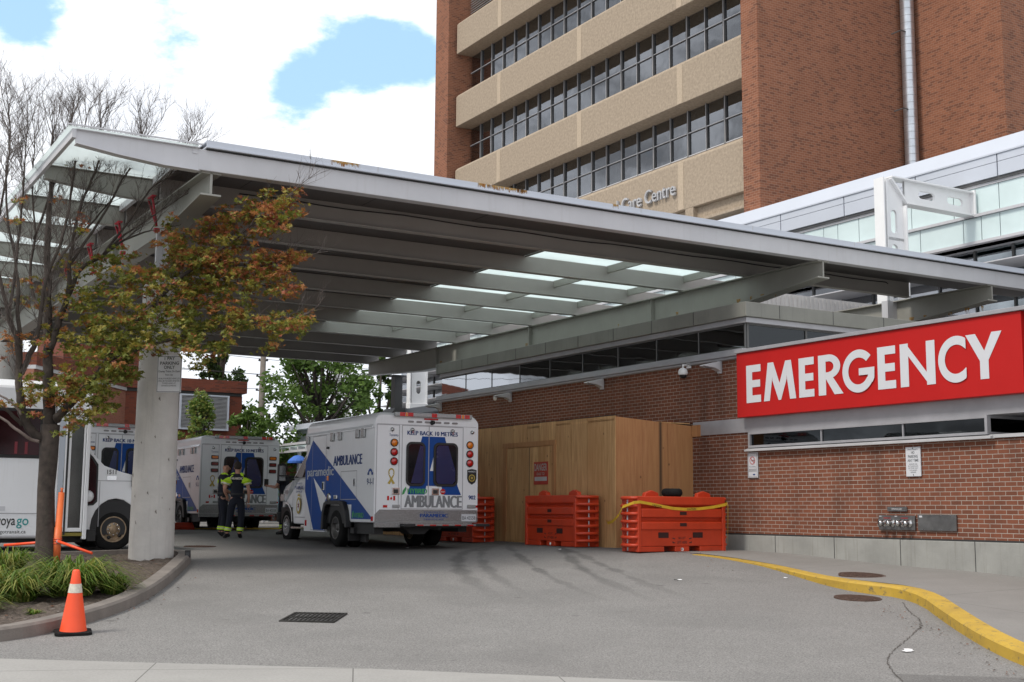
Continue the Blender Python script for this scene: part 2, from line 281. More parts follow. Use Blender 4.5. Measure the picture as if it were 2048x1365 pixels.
def asphalt():
    m, n, l, b = mk('asphalt'); co = obj_co(n, l)
    sp = n.new('ShaderNodeSeparateXYZ'); l.new(co, sp.inputs[0]); X, Y = sp.outputs[0], sp.outputs[1]
    fine = noise_n(n, l, co, 55, 3, 0.7); mid = noise_n(n, l, co, 1.3, 6, 0.6); big = noise_n(n, l, scalev(n, l, co, (0.22, 0.12, 1)), 1, 4)
    c = mixc(n, l, ramp(n, l, fine, 0.33, 0.68), (0.115, 0.112, 0.108), (0.325, 0.315, 0.30))
    spk = n.new('ShaderNodeTexVoronoi'); spk.inputs['Scale'].default_value = 85; l.new(co, spk.inputs['Vector'])
    c = mixc(n, l, ramp(n, l, spk.outputs['Distance'], 0.0, 0.22, 0.55, 0), c, (0.38, 0.36, 0.33))
    c = mixc(n, l, ramp(n, l, mid, 0.35, 0.75, 0, 0.28), c, (0.13, 0.125, 0.12))
    c = mixc(n, l, ramp(n, l, big, 0.45, 0.75, 0, 0.35), c, (0.15, 0.14, 0.13))
    # braking marks: dark curved bands worn into the surface
    for (a0, a1, a2, w, s) in ((0.35, -0.16, 0.016, 0.09, 0.5), (1.15, -0.11, 0.022, 0.11, 0.5), (1.6, -0.20, 0.008, 0.09, 0.4), (-0.9, -0.06, 0.03, 0.14, 0.5), (-0.45, -0.10, 0.024, 0.10, 0.4)):
        y = math_n(n, l, 'SUBTRACT', Y, 22.0)
        f = math_n(n, l, 'ADD', math_n(n, l, 'MULTIPLY', y, a1), math_n(n, l, 'MULTIPLY', math_n(n, l, 'MULTIPLY', y, y), a2))
        d = math_n(n, l, 'ABSOLUTE', math_n(n, l, 'SUBTRACT', math_n(n, l, 'SUBTRACT', X, a0), f))
        k = ramp(n, l, math_n(n, l, 'ADD', d, math_n(n, l, 'MULTIPLY', math_n(n, l, 'SUBTRACT', mid, 0.5), 0.55)), w * 0.3, w * 1.2, s, 0)
        k = math_n(n, l, 'MULTIPLY', k, math_n(n, l, 'MULTIPLY', ramp(n, l, Y, 17.5, 21.5), ramp(n, l, Y, 25.5, 28.5, 1, 0)))
        c = mixc(n, l, k, c, (0.03, 0.03, 0.03))
    sv = n.new('ShaderNodeTexVoronoi'); sv.inputs['Scale'].default_value = 1.1; l.new(co, sv.inputs['Vector'])
    c = mixc(n, l, ramp(n, l, math_n(n, l, 'ADD', sv.outputs['Distance'], math_n(n, l, 'MULTIPLY', mid, .12)), 0.09, 0.15, 0.42, 0), c, (0.05, 0.048, 0.046))
    # oil stained patch where the ambulances stand, cracks
    dd = n.new('ShaderNodeVectorMath'); dd.operation = 'DISTANCE'; l.new(scalev(n, l, co, (0.8, 0.6, 0)), dd.inputs[0]); dd.inputs[1].default_value = (-1.6, 16.5, 0)
    k = ramp(n, l, math_n(n, l, 'ADD', dd.outputs['Value'], math_n(n, l, 'MULTIPLY', mid, 2.2)), 1.6, 5.0, 0.6, 0)
    c = mixc(n, l, k, c, (0.045, 0.043, 0.042))
    vc = n.new('ShaderNodeTexVoronoi'); vc.feature = 'DISTANCE_TO_EDGE'; vc.inputs['Scale'].default_value = 0.16
    wv = n.new('ShaderNodeVectorMath'); wv.operation = 'ADD'; l.new(co, wv.inputs[0])
    nz2 = n.new('ShaderNodeTexNoise'); nz2.inputs['Scale'].default_value = 1.3; l.new(co, nz2.inputs['Vector']); l.new(nz2.outputs['Color'], wv.inputs[1]); l.new(wv.outputs[0], vc.inputs['Vector'])
    c = mixc(n, l, ramp(n, l, noise_n(n, l, co, 0.35, 2), .52, .60, 0, .16), c, (0.10, 0.098, 0.095))
    pk = math_n(n, l, 'MULTIPLY', ramp(n, l, X, 3.70, 3.74), ramp(n, l, math_n(n, l, 'ADD', Y, math_n(n, l, 'MULTIPLY', X, .12)), 13.15, 13.11))
    c = mixc(n, l, math_n(n, l, 'MULTIPLY', pk, .42), c, (0.06, 0.057, 0.055))      # resurfaced corner
    l.new(c, b.inputs['Base Color']); b.inputs['Roughness'].default_value = 0.9; b.inputs['Specular IOR Level'].default_value = 0.3
    bump(n, l, b, fine, 0.55, 0.01); return m
M['asphalt'] = asphalt()
def paving(name, c, jx, jy, rot=0.0):
    m, n, l, b = mk(name); co = obj_co(n, l)
    fine = noise_n(n, l, co, 40, 4, 0.7); mid = noise_n(n, l, co, 0.9, 6, 0.6)
    cc = mixc(n, l, ramp(n, l, fine, 0.3, 0.7), tuple(x * 0.86 for x in c), tuple(x * 1.1 for x in c))
    cc = mixc(n, l, ramp(n, l, mid, 0.4, 0.75, 0, 0.4), cc, tuple(x * 0.6 for x in c))
    mpn = n.new('ShaderNodeMapping'); mpn.inputs['Rotation'].default_value = (0, 0, rot); l.new(co, mpn.inputs[0])
    t = n.new('ShaderNodeTexBrick'); l.new(mpn.outputs[0], t.inputs['Vector']); t.offset = 0
    t.inputs['Scale'].default_value = 1; t.inputs['Brick Width'].default_value = jx; t.inputs['Row Height'].default_value = jy; t.inputs['Mortar Size'].default_value = 0.006
    t.inputs['Color1'].default_value = (0, 0, 0, 1); t.inputs['Color2'].default_value = (0, 0, 0, 1); t.inputs['Mortar'].default_value = (1, 1, 1, 1)
    cc = mixc(n, l, math_n(n, l, 'MULTIPLY', t.outputs['Fac'], 0.75), cc, (0.06, 0.055, 0.05))
    l.new(cc, b.inputs['Base Color']); b.inputs['Roughness'].default_value = 0.88; bump(n, l, b, fine, 0.3); return m
M['sidewalk'] = paving('sidewalk', (0.33, 0.32, 0.30), 1.95, 3.2, -0.12)
M['pavement'] = paving('pavement', (0.235, 0.225, 0.21), 3.4, 4.0, -TH)
def soil():
    m, n, l, b = mk('soil'); co = obj_co(n, l)
    f = noise_n(n, l, co, 22, 6, 0.75); g = noise_n(n, l, co, 3, 4)
    c = mixc(n, l, ramp(n, l, f, 0.35, 0.7), (0.05, 0.037, 0.028), (0.23, 0.18, 0.145)); c = mixc(n, l, ramp(n, l, g, 0.45, 0.7, 0, 0.5), c, (0.10, 0.075, 0.055))
    l.new(c, b.inputs['Base Color']); b.inputs['Roughness'].default_value = 0.95; bump(n, l, b, f, 1.0, 0.05); return m
M['soil'] = soil()
def kerb_yellow():
    m, n, l, b = mk('kerb_yellow'); co = obj_co(n, l)
    f = noise_n(n, l, co, 9, 7, 0.75); g = noise_n(n, l, co, 2.2, 6, 0.6)
    c = mixc(n, l, ramp(n, l, g, 0.35, 0.7), (0.52, 0.335, 0.04), (0.40, 0.255, 0.04))
    c = mixc(n, l, ramp(n, l, f, 0.555, 0.64, 0, 0.85), c, (0.12, 0.105, 0.07))
    l.new(c, b.inputs['Base Color']); b.inputs['Roughness'].default_value = 0.7; bump(n, l, b, f, 0.5); return m
M['kerb_yellow'] = kerb_yellow()

# ------------------------------------------------------------ geometry helpers
class MB:
    """collects shapes; build() links them as ONE mesh object"""
    def __init__(s): s.v = []; s.f = []; s.m = []; s.sm = []; s.cm = 0; s.st = []
    def add(s, vs, fs, smooth=False):
        o = len(s.v); s.st.append((o, len(s.f))); s.v += [tuple(v) for v in vs]
        for f in fs: s.f.append(tuple(o + i for i in f)); s.m.append(s.cm); s.sm.append(smooth)
    def box(s, x0, x1, y0, y1, z0, z1):
        s.add([(x0, y0, z0), (x1, y0, z0), (x1, y1, z0), (x0, y1, z0), (x0, y0, z1), (x1, y0, z1), (x1, y1, z1), (x0, y1, z1)],
              [(0, 3, 2, 1), (4, 5, 6, 7), (0, 1, 5, 4), (1, 2, 6, 5), (2, 3, 7, 6), (3, 0, 4, 7)])
    def prism(s, poly, axis, a, b):
        """poly 2D extruded along axis ('x': poly=(y,z); 'y': (x,z); 'z': (x,y))"""
        def p(q, t): return {'x': (t, q[0], q[1]), 'y': (q[0], t, q[1]), 'z': (q[0], q[1], t)}[axis]
        n = len(poly); A = [p(q, a) for q in poly]; B = [p(q, b) for q in poly]
        s.add(A + B, [tuple(range(n))[::-1], tuple(range(n, 2 * n))] + [(i, (i + 1) % n, n + (i + 1) % n, n + i) for i in range(n)])
    def quad(s, *pts): s.add(pts, [tuple(range(len(pts)))])
    def tube(s, pts, rs, k=8, caps=True, smooth=True):
        pts = [Vector(p) for p in pts]
        if isinstance(rs, (int, float)): rs = [rs] * len(pts)
        vs = []; ref = None
        for i, p in enumerate(pts):
            d = (pts[min(i + 1, len(pts) - 1)] - pts[max(i - 1, 0)])
            d = d.normalized() if d.length > 1e-9 else Vector((0, 0, 1))
            if ref is None: ref = Vector((0, 0, 1)) if abs(d.z) < 0.9 else Vector((1, 0, 0))
            a = d.cross(ref); a = a.normalized() if a.length > 1e-6 else d.orthogonal().normalized()
            b = a.cross(d).normalized(); ref = b
            for j in range(k):
                t = 2 * pi * j / k; vs.append(p + (a * cos(t) + b * sin(t)) * rs[i])
        fs = []
        for i in range(len(pts) - 1):
            for j in range(k): fs.append((i * k + j, i * k + (j + 1) % k, (i + 1) * k + (j + 1) % k, (i + 1) * k + j))
        s.add(vs, fs, smooth)
        if caps:
            o = len(s.v) - len(vs)
            s.f.append(tuple(o + j for j in range(k))[::-1]); s.m.append(s.cm); s.sm.append(False)
            s.f.append(tuple(o + (len(pts) - 1) * k + j for j in range(k))); s.m.append(s.cm); s.sm.append(False)
    def lathe(s, prof, c=(0, 0, 0), axis='z', k=24, smooth=True):
        """prof: (r, h)"""
        vs = []
        for r, h in prof:
            for j in range(k):
                t = 2 * pi * j / k; a, b = r * cos(t), r * sin(t)
                v = {'z': (a, b, h), 'x': (h, a, b), 'y': (a, h, b)}[axis]
                vs.append((v[0] + c[0], v[1] + c[1], v[2] + c[2]))
        fs = []
        for i in range(len(prof) - 1):
            for j in range(k): fs.append((i * k + j, i * k + (j + 1) % k, (i + 1) * k + (j + 1) % k, (i + 1) * k + j))
        s.add(vs, fs, smooth)
    def build_each(s, name, mats, parent=None, bevel=0):
        """every shape that was added becomes an object of its own"""
        for a, b, fa, fb in s.pieces():
            q = MB(); q.v = s.v[a:b]; q.f = [tuple(i - a for i in f) for f in s.f[fa:fb]]; q.m = s.m[fa:fb]; q.sm = s.sm[fa:fb]; q.build(name, mats, parent, bevel)
    def pieces(s):
        st = s.st + [(len(s.v), len(s.f))]
        return [(st[i][0], st[i + 1][0], st[i][1], st[i + 1][1]) for i in range(len(st) - 1)]
    def build(s, name, mats, parent=None, bevel=0, off=None, seg=2):
        me = bpy.data.meshes.new(name)
        o = off if off is not None else (parent.get('_o') if parent is not None and parent.get('_o') is not None else (0, 0, 0))
        me.from_pydata([(a - o[0], b - o[1], c - o[2]) for a, b, c in s.v], [], s.f); 
        if not isinstance(mats, (list, tuple)): mats = [mats]
        for m in mats: me.materials.append(M[m] if isinstance(m, str) else m)
        me.polygons.foreach_set('material_index', s.m); me.polygons.foreach_set('use_smooth', s.sm); me.update()
        bm = bmesh.new(); bm.from_mesh(me); bmesh.ops.recalc_face_normals(bm, faces=bm.faces); bm.to_mesh(me); bm.free()
        ob = bpy.data.objects.new(name, me); COL.objects.link(ob)
        if parent is not None:
            ob.parent = parent; ob['_o'] = list(o)
        if bevel:
            b = ob.modifiers.new('bevel', 'BEVEL'); b.width = bevel; b.segments = seg; b.limit_method = 'ANGLE'; b.angle_limit = radians(40)
        return ob
def tag(o, label=None, cat=None, group=None, kind=None):
    for k, v in (('label', label), ('category', cat), ('group', group), ('kind', kind)):
        if v: o[k] = v
    return o
def B2W(v, u, z=0): return Vector((v * cos(TH) - u * sin(TH), v * sin(TH) + u * cos(TH), z))
def thing(name, label, cat, o=(0, 0, 0), group=None, frame='B', rot=None):
    """an Empty at the base of a thing. frame B: o is given in building coordinates (across, along, up)"""
    e = bpy.data.objects.new(name, None); COL.objects.link(e); e.empty_display_size = 0.3
    if frame == 'B': e.location = B2W(*o); e.rotation_euler = (0, 0, TH); e['_o'] = list(o)
    else: e.location = o; e.rotation_euler = (0, 0, rot or 0); e['_o'] = [0.0, 0.0, 0.0]
    return tag(e, label, cat, group)
def solo(mb, name, mats, label, cat, o, group=None, bevel=0, kind=None):
    """a thing that is one mesh, in building coordinates"""
    ob = mb.build(name, mats, None, bevel, off=o); ob.location = B2W(*o); ob.rotation_euler = (0, 0, TH)
    return tag(ob, label, cat, group, kind)
def copy_tree(o, parent=None):
    c = o.copy(); COL.objects.link(c); c.parent = parent
    for ch in o.children: copy_tree(ch, c)
    return c
_tc = {}
def text_geo(s, bold):
    if (s, bold) in _tc: return _tc[(s, bold)]
    cu = bpy.data.curves.new('t', 'FONT'); cu.body = s; cu.size = 1; cu.offset = bold; cu.resolution_u = 3
    ob = bpy.data.objects.new('t', cu); COL.objects.link(ob)
    dg = bpy.context.evaluated_depsgraph_get(); dg.update()
    me = bpy.data.meshes.new_from_object(ob.evaluated_get(dg))
    vs = [v.co.copy() for v in me.vertices]; fs = [tuple(p.vertices) for p in me.polygons]
    bpy.data.objects.remove(ob); bpy.data.meshes.remove(me)
    xs = [v.x for v in vs]; ys = [v.y for v in vs]
    r = ([((v.x - min(xs)) / (max(xs) - min(xs)), (v.y - min(ys)) / max(1e-6, (max(ys) - min(ys)))) for v in vs], fs)
    _tc[(s, bold)] = r; return r
def lettering(mb, s, O, R, U, w, h, bold=0.012, slant=0.0, fat=0.0):
    """text fitted into the box w x h whose lower left corner is O, along R, up U"""
    vs, fs = text_geo(s, bold); O, R, U = Vector(O), Vector(R), Vector(U)
    nn = R.cross(U)
    k = 1 if fat <= 0 else 5
    for i in range(k):        # heavy lettering: the outline is struck several times side by side
        d = R * (fat * (i / max(1, k - 1))) + nn * (.00025 * i)
        mb.add([O + d + R * (x * (w - fat) + slant * y * h) + U * (y * h) for x, y in vs], fs)
# ------------------------------------------------------------ ground height
GK = [(0, 0), (12, 0), (15, .2), (18, .4), (21, .6), (24, .745), (27, .765), (29, .79), (31, .84), (33, .89), (36, .92), (60, .95), (2000, .95)]
def sst(a, b, x):
    t = min(1, max(0, (x - a) / (b - a))); return t * t * (3 - 2 * t)
def gz(x, y):
    z = GK[-1][1]
    if y <= 0: z = 0.0
    else:
        for (a, za), (b, zb) in zip(GK, GK[1:]):
            if a <= y <= b: z = za + (zb - za) * (y - a) / (b - a); break
    return z - .006 * max(-12, min(12, x)) * min(1, max(0, (y - 12) / 8)) + .12 * sst(-2.5, 1, x) * sst(20, 25.5, y)
def gB(v, u):
    p = B2W(v, u); return gz(p.x, p.y)
# ============================================================ GROUND
def build_ground():
    xs = [-400, -120, -60, -35, -22] + [-16 + i * 0.8 for i in range(41)] + [20, 26, 35, 60, 120, 400]
    ys = [-60, -20, 0, 6, 10] + [11 + i * 0.6 for i in range(48)] + [41, 44, 48, 55, 65, 80, 120, 200, 500, 1200]
    vs = [(x, y, gz(x, y)) for y in ys for x in xs]; n = len(xs); mb = MB()
    mb.add(vs, [(j * n + i, j * n + i + 1, (j + 1) * n + i + 1, (j + 1) * n + i) for j in range(len(ys) - 1) for i in range(n - 1)], True)
    tag(mb.build('road', 'asphalt'), kind='structure')
    # near sidewalk apron, 4 mm above the road
    mb = MB(); pts = [(-30, 15.9), (-12, 13.95), (-5.14, 13.09), (-1.37, 12.72), (1.09, 12.28), (3.2, 11.95), (30, 8.0)]
    vs = []
    for x, y in pts: vs += [(x, y, gz(x, y) + 0.006), (x, y - 2.2, gz(x, y - 2.2) + 0.006), (x, y - 5, gz(x, y - 5) + 0.006), (x, -20, 0.006)]
    mb.add(vs, [(4 * i + k, 4 * i + k + 1, 4 * i + k + 5, 4 * i + k + 4) for i in range(len(pts) - 1) for k in range(3)])
    tag(mb.build('sidewalk', 'sidewalk'), kind='structure')
build_ground()
def smooth_pts(p, it=2):
    for _ in range(it):
        q = [p[0]]
        for a, b in zip(p, p[1:]): q += [(a[0] * .75 + b[0] * .25, a[1] * .75 + b[1] * .25), (a[0] * .25 + b[0] * .75, a[1] * .25 + b[1] * .75)]
        p = q + [p[-1]]
    return p
def offset(p, d):
    r = []
    for i in range(len(p)):
        a = Vector(p[max(0, i - 1)]); b = Vector(p[min(len(p) - 1, i + 1)]); t = (b - a).normalized()
        r.append((p[i][0] - t.y * d, p[i][1] + t.x * d))
    return r
# ---- planted island on the left
isl = smooth_pts([(-14, 10.9), (-9.5, 12.0), (-6.6, 13.35), (-5.51, 13.99), (-5.15, 14.75), (-4.95, 15.63), (-4.86, 16.57), (-4.90, 17.83), (-5.08, 19.45), (-5.3, 21.02), (-5.5, 22.2), (-5.75, 22.6), (-6.1, 22.75), (-6.8, 22.6), (-7.6, 21.95), (-8.6, 21.45), (-14, 19.2)], 2)
inn = offset(isl, 0.21)
mb = MB(); vs = []
for (a, b) in zip(isl, inn):
    z = gz(*a); c = (a[0] * .88 + b[0] * .12, a[1] * .88 + b[1] * .12)
    vs += [(a[0], a[1], z - .05), (a[0], a[1], z + .125), (c[0], c[1], z + .155), (b[0], b[1], z + .155), (b[0], b[1], z - .05)]
mb.add(vs, [(5 * i + k, 5 * i + k + 1, 5 * i + k + 6, 5 * i + k + 5) for i in range(len(isl) - 1) for k in range(4)])
tag(mb.build('island_kerb', 'conc_kerb'), kind='structure')
def inside(x, y, poly):
    r = False; n = len(poly)
    for i in range(n):
        x1, y1 = poly[i]; x2, y2 = poly[(i + 1) % n]
        if (y1 > y) != (y2 > y) and x < (x2 - x1) * (y - y1) / (y2 - y1) + x1: r = not r
    return r
def soilz(x, y): return gz(x, y) + .09 + .06 * noise.noise(Vector((x * 1.1, y * 1.1, 3))) + .03 * noise.noise(Vector((x * 5, y * 5, 0))) + .028 * noise.noise(Vector((x * 13, y * 13, 5)))
mb = MB(); idx = {}; vs = []; fs = []; st = 0.075; ipoly = offset(isl, 0.1)
X0, Y0 = -14, 11
for i in range(int(9.4 / st)):
    for j in range(int(12 / st)):
        x, y = X0 + i * st, Y0 + j * st
        if inside(x + st / 2, y + st / 2, ipoly):
            q = []
            for a, b in ((0, 0), (1, 0), (1, 1), (0, 1)):
                k = (i + a, j + b)
                if k not in idx: idx[k] = len(vs); xx, yy = X0 + k[0] * st, Y0 + k[1] * st; vs.append((xx, yy, soilz(xx, yy)))
                q.append(idx[k])
            fs.append(tuple(q))
mb.add(vs, fs, True); tag(mb.build('soil_bed', 'soil'), kind='structure')
# ---- raised pavement and yellow kerb on the right
ko = [(1.7, 25.6, 0), (3.23, 23.97, 0), (3.8, 23.3, .004), (4.2, 22.53, .015), (4.42, 21.96, .03), (4.69, 20.53, .075), (4.95, 19.35, .13), (5.22, 18.80, .15), (5.56, 18.42, .15), (5.62, 17.6, .15), (5.43, 16.26, .15), (5.27, 14.91, .14), (5.2, 14.02, .14), (5.19, 13.3, .14), (5.3, 12.2, .14), (5.9, 10.8, .14), (8, 9.0, .14), (14, 8, .14)]
k2 = smooth_pts([(a, b) for a, b, c in ko], 1)
hh = [c for a, b, c in ko]
for _ in range(1):
    q = [hh[0]]
    for a, b in zip(hh, hh[1:]): q += [a * .75 + b * .25, a * .25 + b * .75]
    hh = q + [hh[-1]]
ki = offset(k2, 0.24)
mb = MB(); vs = []
for a, b, h in zip(k2, ki, hh):
    z = gz(*a); c = (a[0] * .85 + b[0] * .15, a[1] * .85 + b[1] * .15)
    vs += [(a[0], a[1], z - .05), (a[0], a[1], z + h * .8 + .006), (c[0], c[1], z + h + .008), (b[0], b[1], z + h + .008)]
n0 = 3
mb.add(vs, [(4 * i + k, 4 * i + k + 1, 4 * i + k + 5, 4 * i + k + 4) for i in range(n0, len(k2) - 1) for k in range(3)])
tag(mb.build('yellow_kerb', 'kerb_yellow'), kind='structure')
def wallpt(t): u = 27 - t * 30; return B2W(17.2, u)
mb = MB(); vs = []; NN = 5
for i, (b, h) in enumerate(zip(ki, hh)):
    # matching point on the wall
    p = Vector((b[0], b[1])); uu = -p.x * sin(TH) + p.y * cos(TH); q = B2W(17.25, uu)
    for k in range(NN + 1):
        t = k / NN; x = b[0] + (q.x - b[0]) * t; y = b[1] + (q.y - b[1]) * t; vs.append((x, y, gz(x, y) + h + .006))
mb.add(vs, [(i * (NN + 1) + k, i * (NN + 1) + k + 1, (i + 1) * (NN + 1) + k + 1, (i + 1) * (NN + 1) + k) for i in range(len(ki) - 1) for k in range(NN)])
tag(mb.build('pavement', 'pavement'), kind='structure')
# ---- iron work in the ground
def disc_cover(x, y, dz, r, label, tilt=0):
    mb = MB(); z = gz(x, y) + dz
    mb.lathe([(0, .012), (r * .9, .012), (r * .9, .004), (r * .94, .004), (r * .94, .012), (r, .012), (r, -.02)], (0, 0, 0), 'z', 36, False)
    for a in range(-5, 6):
        for b in range(-5, 6):
            px, py = a * r * .16, b * r * .16
            if px * px + py * py < (r * .82) ** 2: mb.box(px - r * .05, px + r * .05, py - r * .05, py + r * .05, .012, .018)
    o = mb.build('manhole_cover', mat('iron' + label[:5], (0.10, 0.060, 0.045), 0.8, 0.2, 0.4, 20, 0.5, 60)); o.location = (x, y, z)
    e = .3; o.rotation_euler = (math.atan((gz(x, y + e) - gz(x, y - e)) / (2 * e)), -math.atan((gz(x + e, y) - gz(x - e, y)) / (2 * e)), .3)
    return tag(o, label, 'manhole cover', 'round iron covers in the ground')
disc_cover(4.93, 18.28, .004, .33, 'rusty round cover in the road below the yellow kerb')
disc_cover(5.50, 20.10, .125, .36, 'rusty round cover in the pavement above the yellow kerb')
disc_cover(-6.48, 26.75, .004, .33, 'round iron cover in the road behind the concrete column')
def drain():
    e = thing('storm_drain', 'dark rectangular iron drain grate in the open road', 'drain grate', frame='W', o=(-2.42, 15.93, gz(-2.42, 15.93) + .004), rot=-.12)
    e.rotation_euler = (math.atan(.066), 0, -.10)
    mb = MB(); mb.box(-.34, .34, -.36, .36, -.02, -.012); mb.build('pit', 'black', e)
    mb = MB()
    for a, b, c, d in ((-.34, .34, -.36, -.32), (-.34, .34, .32, .36), (-.34, -.31, -.32, .32), (.31, .34, -.32, .32), (-.31, .31, -.02, .02)): mb.box(a, b, c, d, -.012, .012)
    for i in range(11):
        x = -.29 + i * .056; mb.box(x, x + .022, -.32, -.02, -.008, .010); mb.box(x, x + .022, .02, .32, -.008, .010)
    mb.build('grate', mat('irongrate', (0.035, 0.033, 0.03), 0.6, .4, .3, 9), e)
drain()
def crack(pts, w):
    random.seed(12); p = smooth_pts(pts, 2); m = MB(); vs = []; q = []
    for a, b in zip(p, p[1:]):
        for k in range(6): t = k / 6; q.append((a[0] + (b[0] - a[0]) * t + random.gauss(0, .007), a[1] + (b[1] - a[1]) * t + random.gauss(0, .012)))
    for i in range(len(q)):
        ww = w * random.uniform(.35, 1.2); a = Vector(q[max(0, i - 1)]); b = Vector(q[min(len(q) - 1, i + 1)]); t = (b - a).normalized()
        for s in (-1, 1): x, y = q[i][0] - t.y * ww * s, q[i][1] + t.x * ww * s; vs.append((x, y, gz(x, y) + .006))
    m.add(vs, [(2 * i, 2 * i + 1, 2 * i + 3, 2 * i + 2) for i in range(len(q) - 1)])
    tag(m.build('road_crack', M['crackm']), kind='structure')
M['crackm'] = mat('crackm', (0.085, 0.075, 0.065), 0.95, 0, .3, 20)
crack([(5.45, 17.9), (5.25, 17.0), (5.15, 16.1), (4.85, 15.4), (4.68, 15.05), (4.35, 14.4), (3.95, 13.6), (3.78, 12.9), (3.72, 12.3)], .0065)
crack([(7.6, 16.3), (6.9, 16.0), (6.2, 15.7), (5.6, 15.9)], .006) if False else None
random.seed(5)
def scrap(x, y, s, label, m='white', dz=0.004):
    mb = MB(); n = 9; vs = [(0, 0, .012)]
    for i in range(n):
        t = 2 * pi * i / n; r = s * random.uniform(.45, 1); vs.append((r * cos(t), r * .6 * sin(t), random.uniform(0, .015)))
    mb.add(vs, [(0, 1 + i, 1 + (i + 1) % n) for i in range(n)]); o = mb.build('paper_scrap', m); o.location = (x, y, gz(x, y) + dz); o.rotation_euler = (.06, 0, random.random() * 3)
    tag(o, label, 'paper scrap', 'white scraps on the road')
scrap(4.30, 13.97, .13, 'crumpled white plastic scrap on the road in the right foreground')
scrap(2.63, 20.2, .09, 'flat white scrap on the open road in front of the black-lidded barrier')
scrap(4.42, 20.6, .06, 'small white scrap lying by the low start of the yellow kerb')
scrap(0.95, 24.67, .05, 'tiny white scrap on the road just in front of the middle orange barrier')
scrap(-2.2, 27.3, .05, 'tiny white scrap on the road beneath the rear of the nearest ambulance')
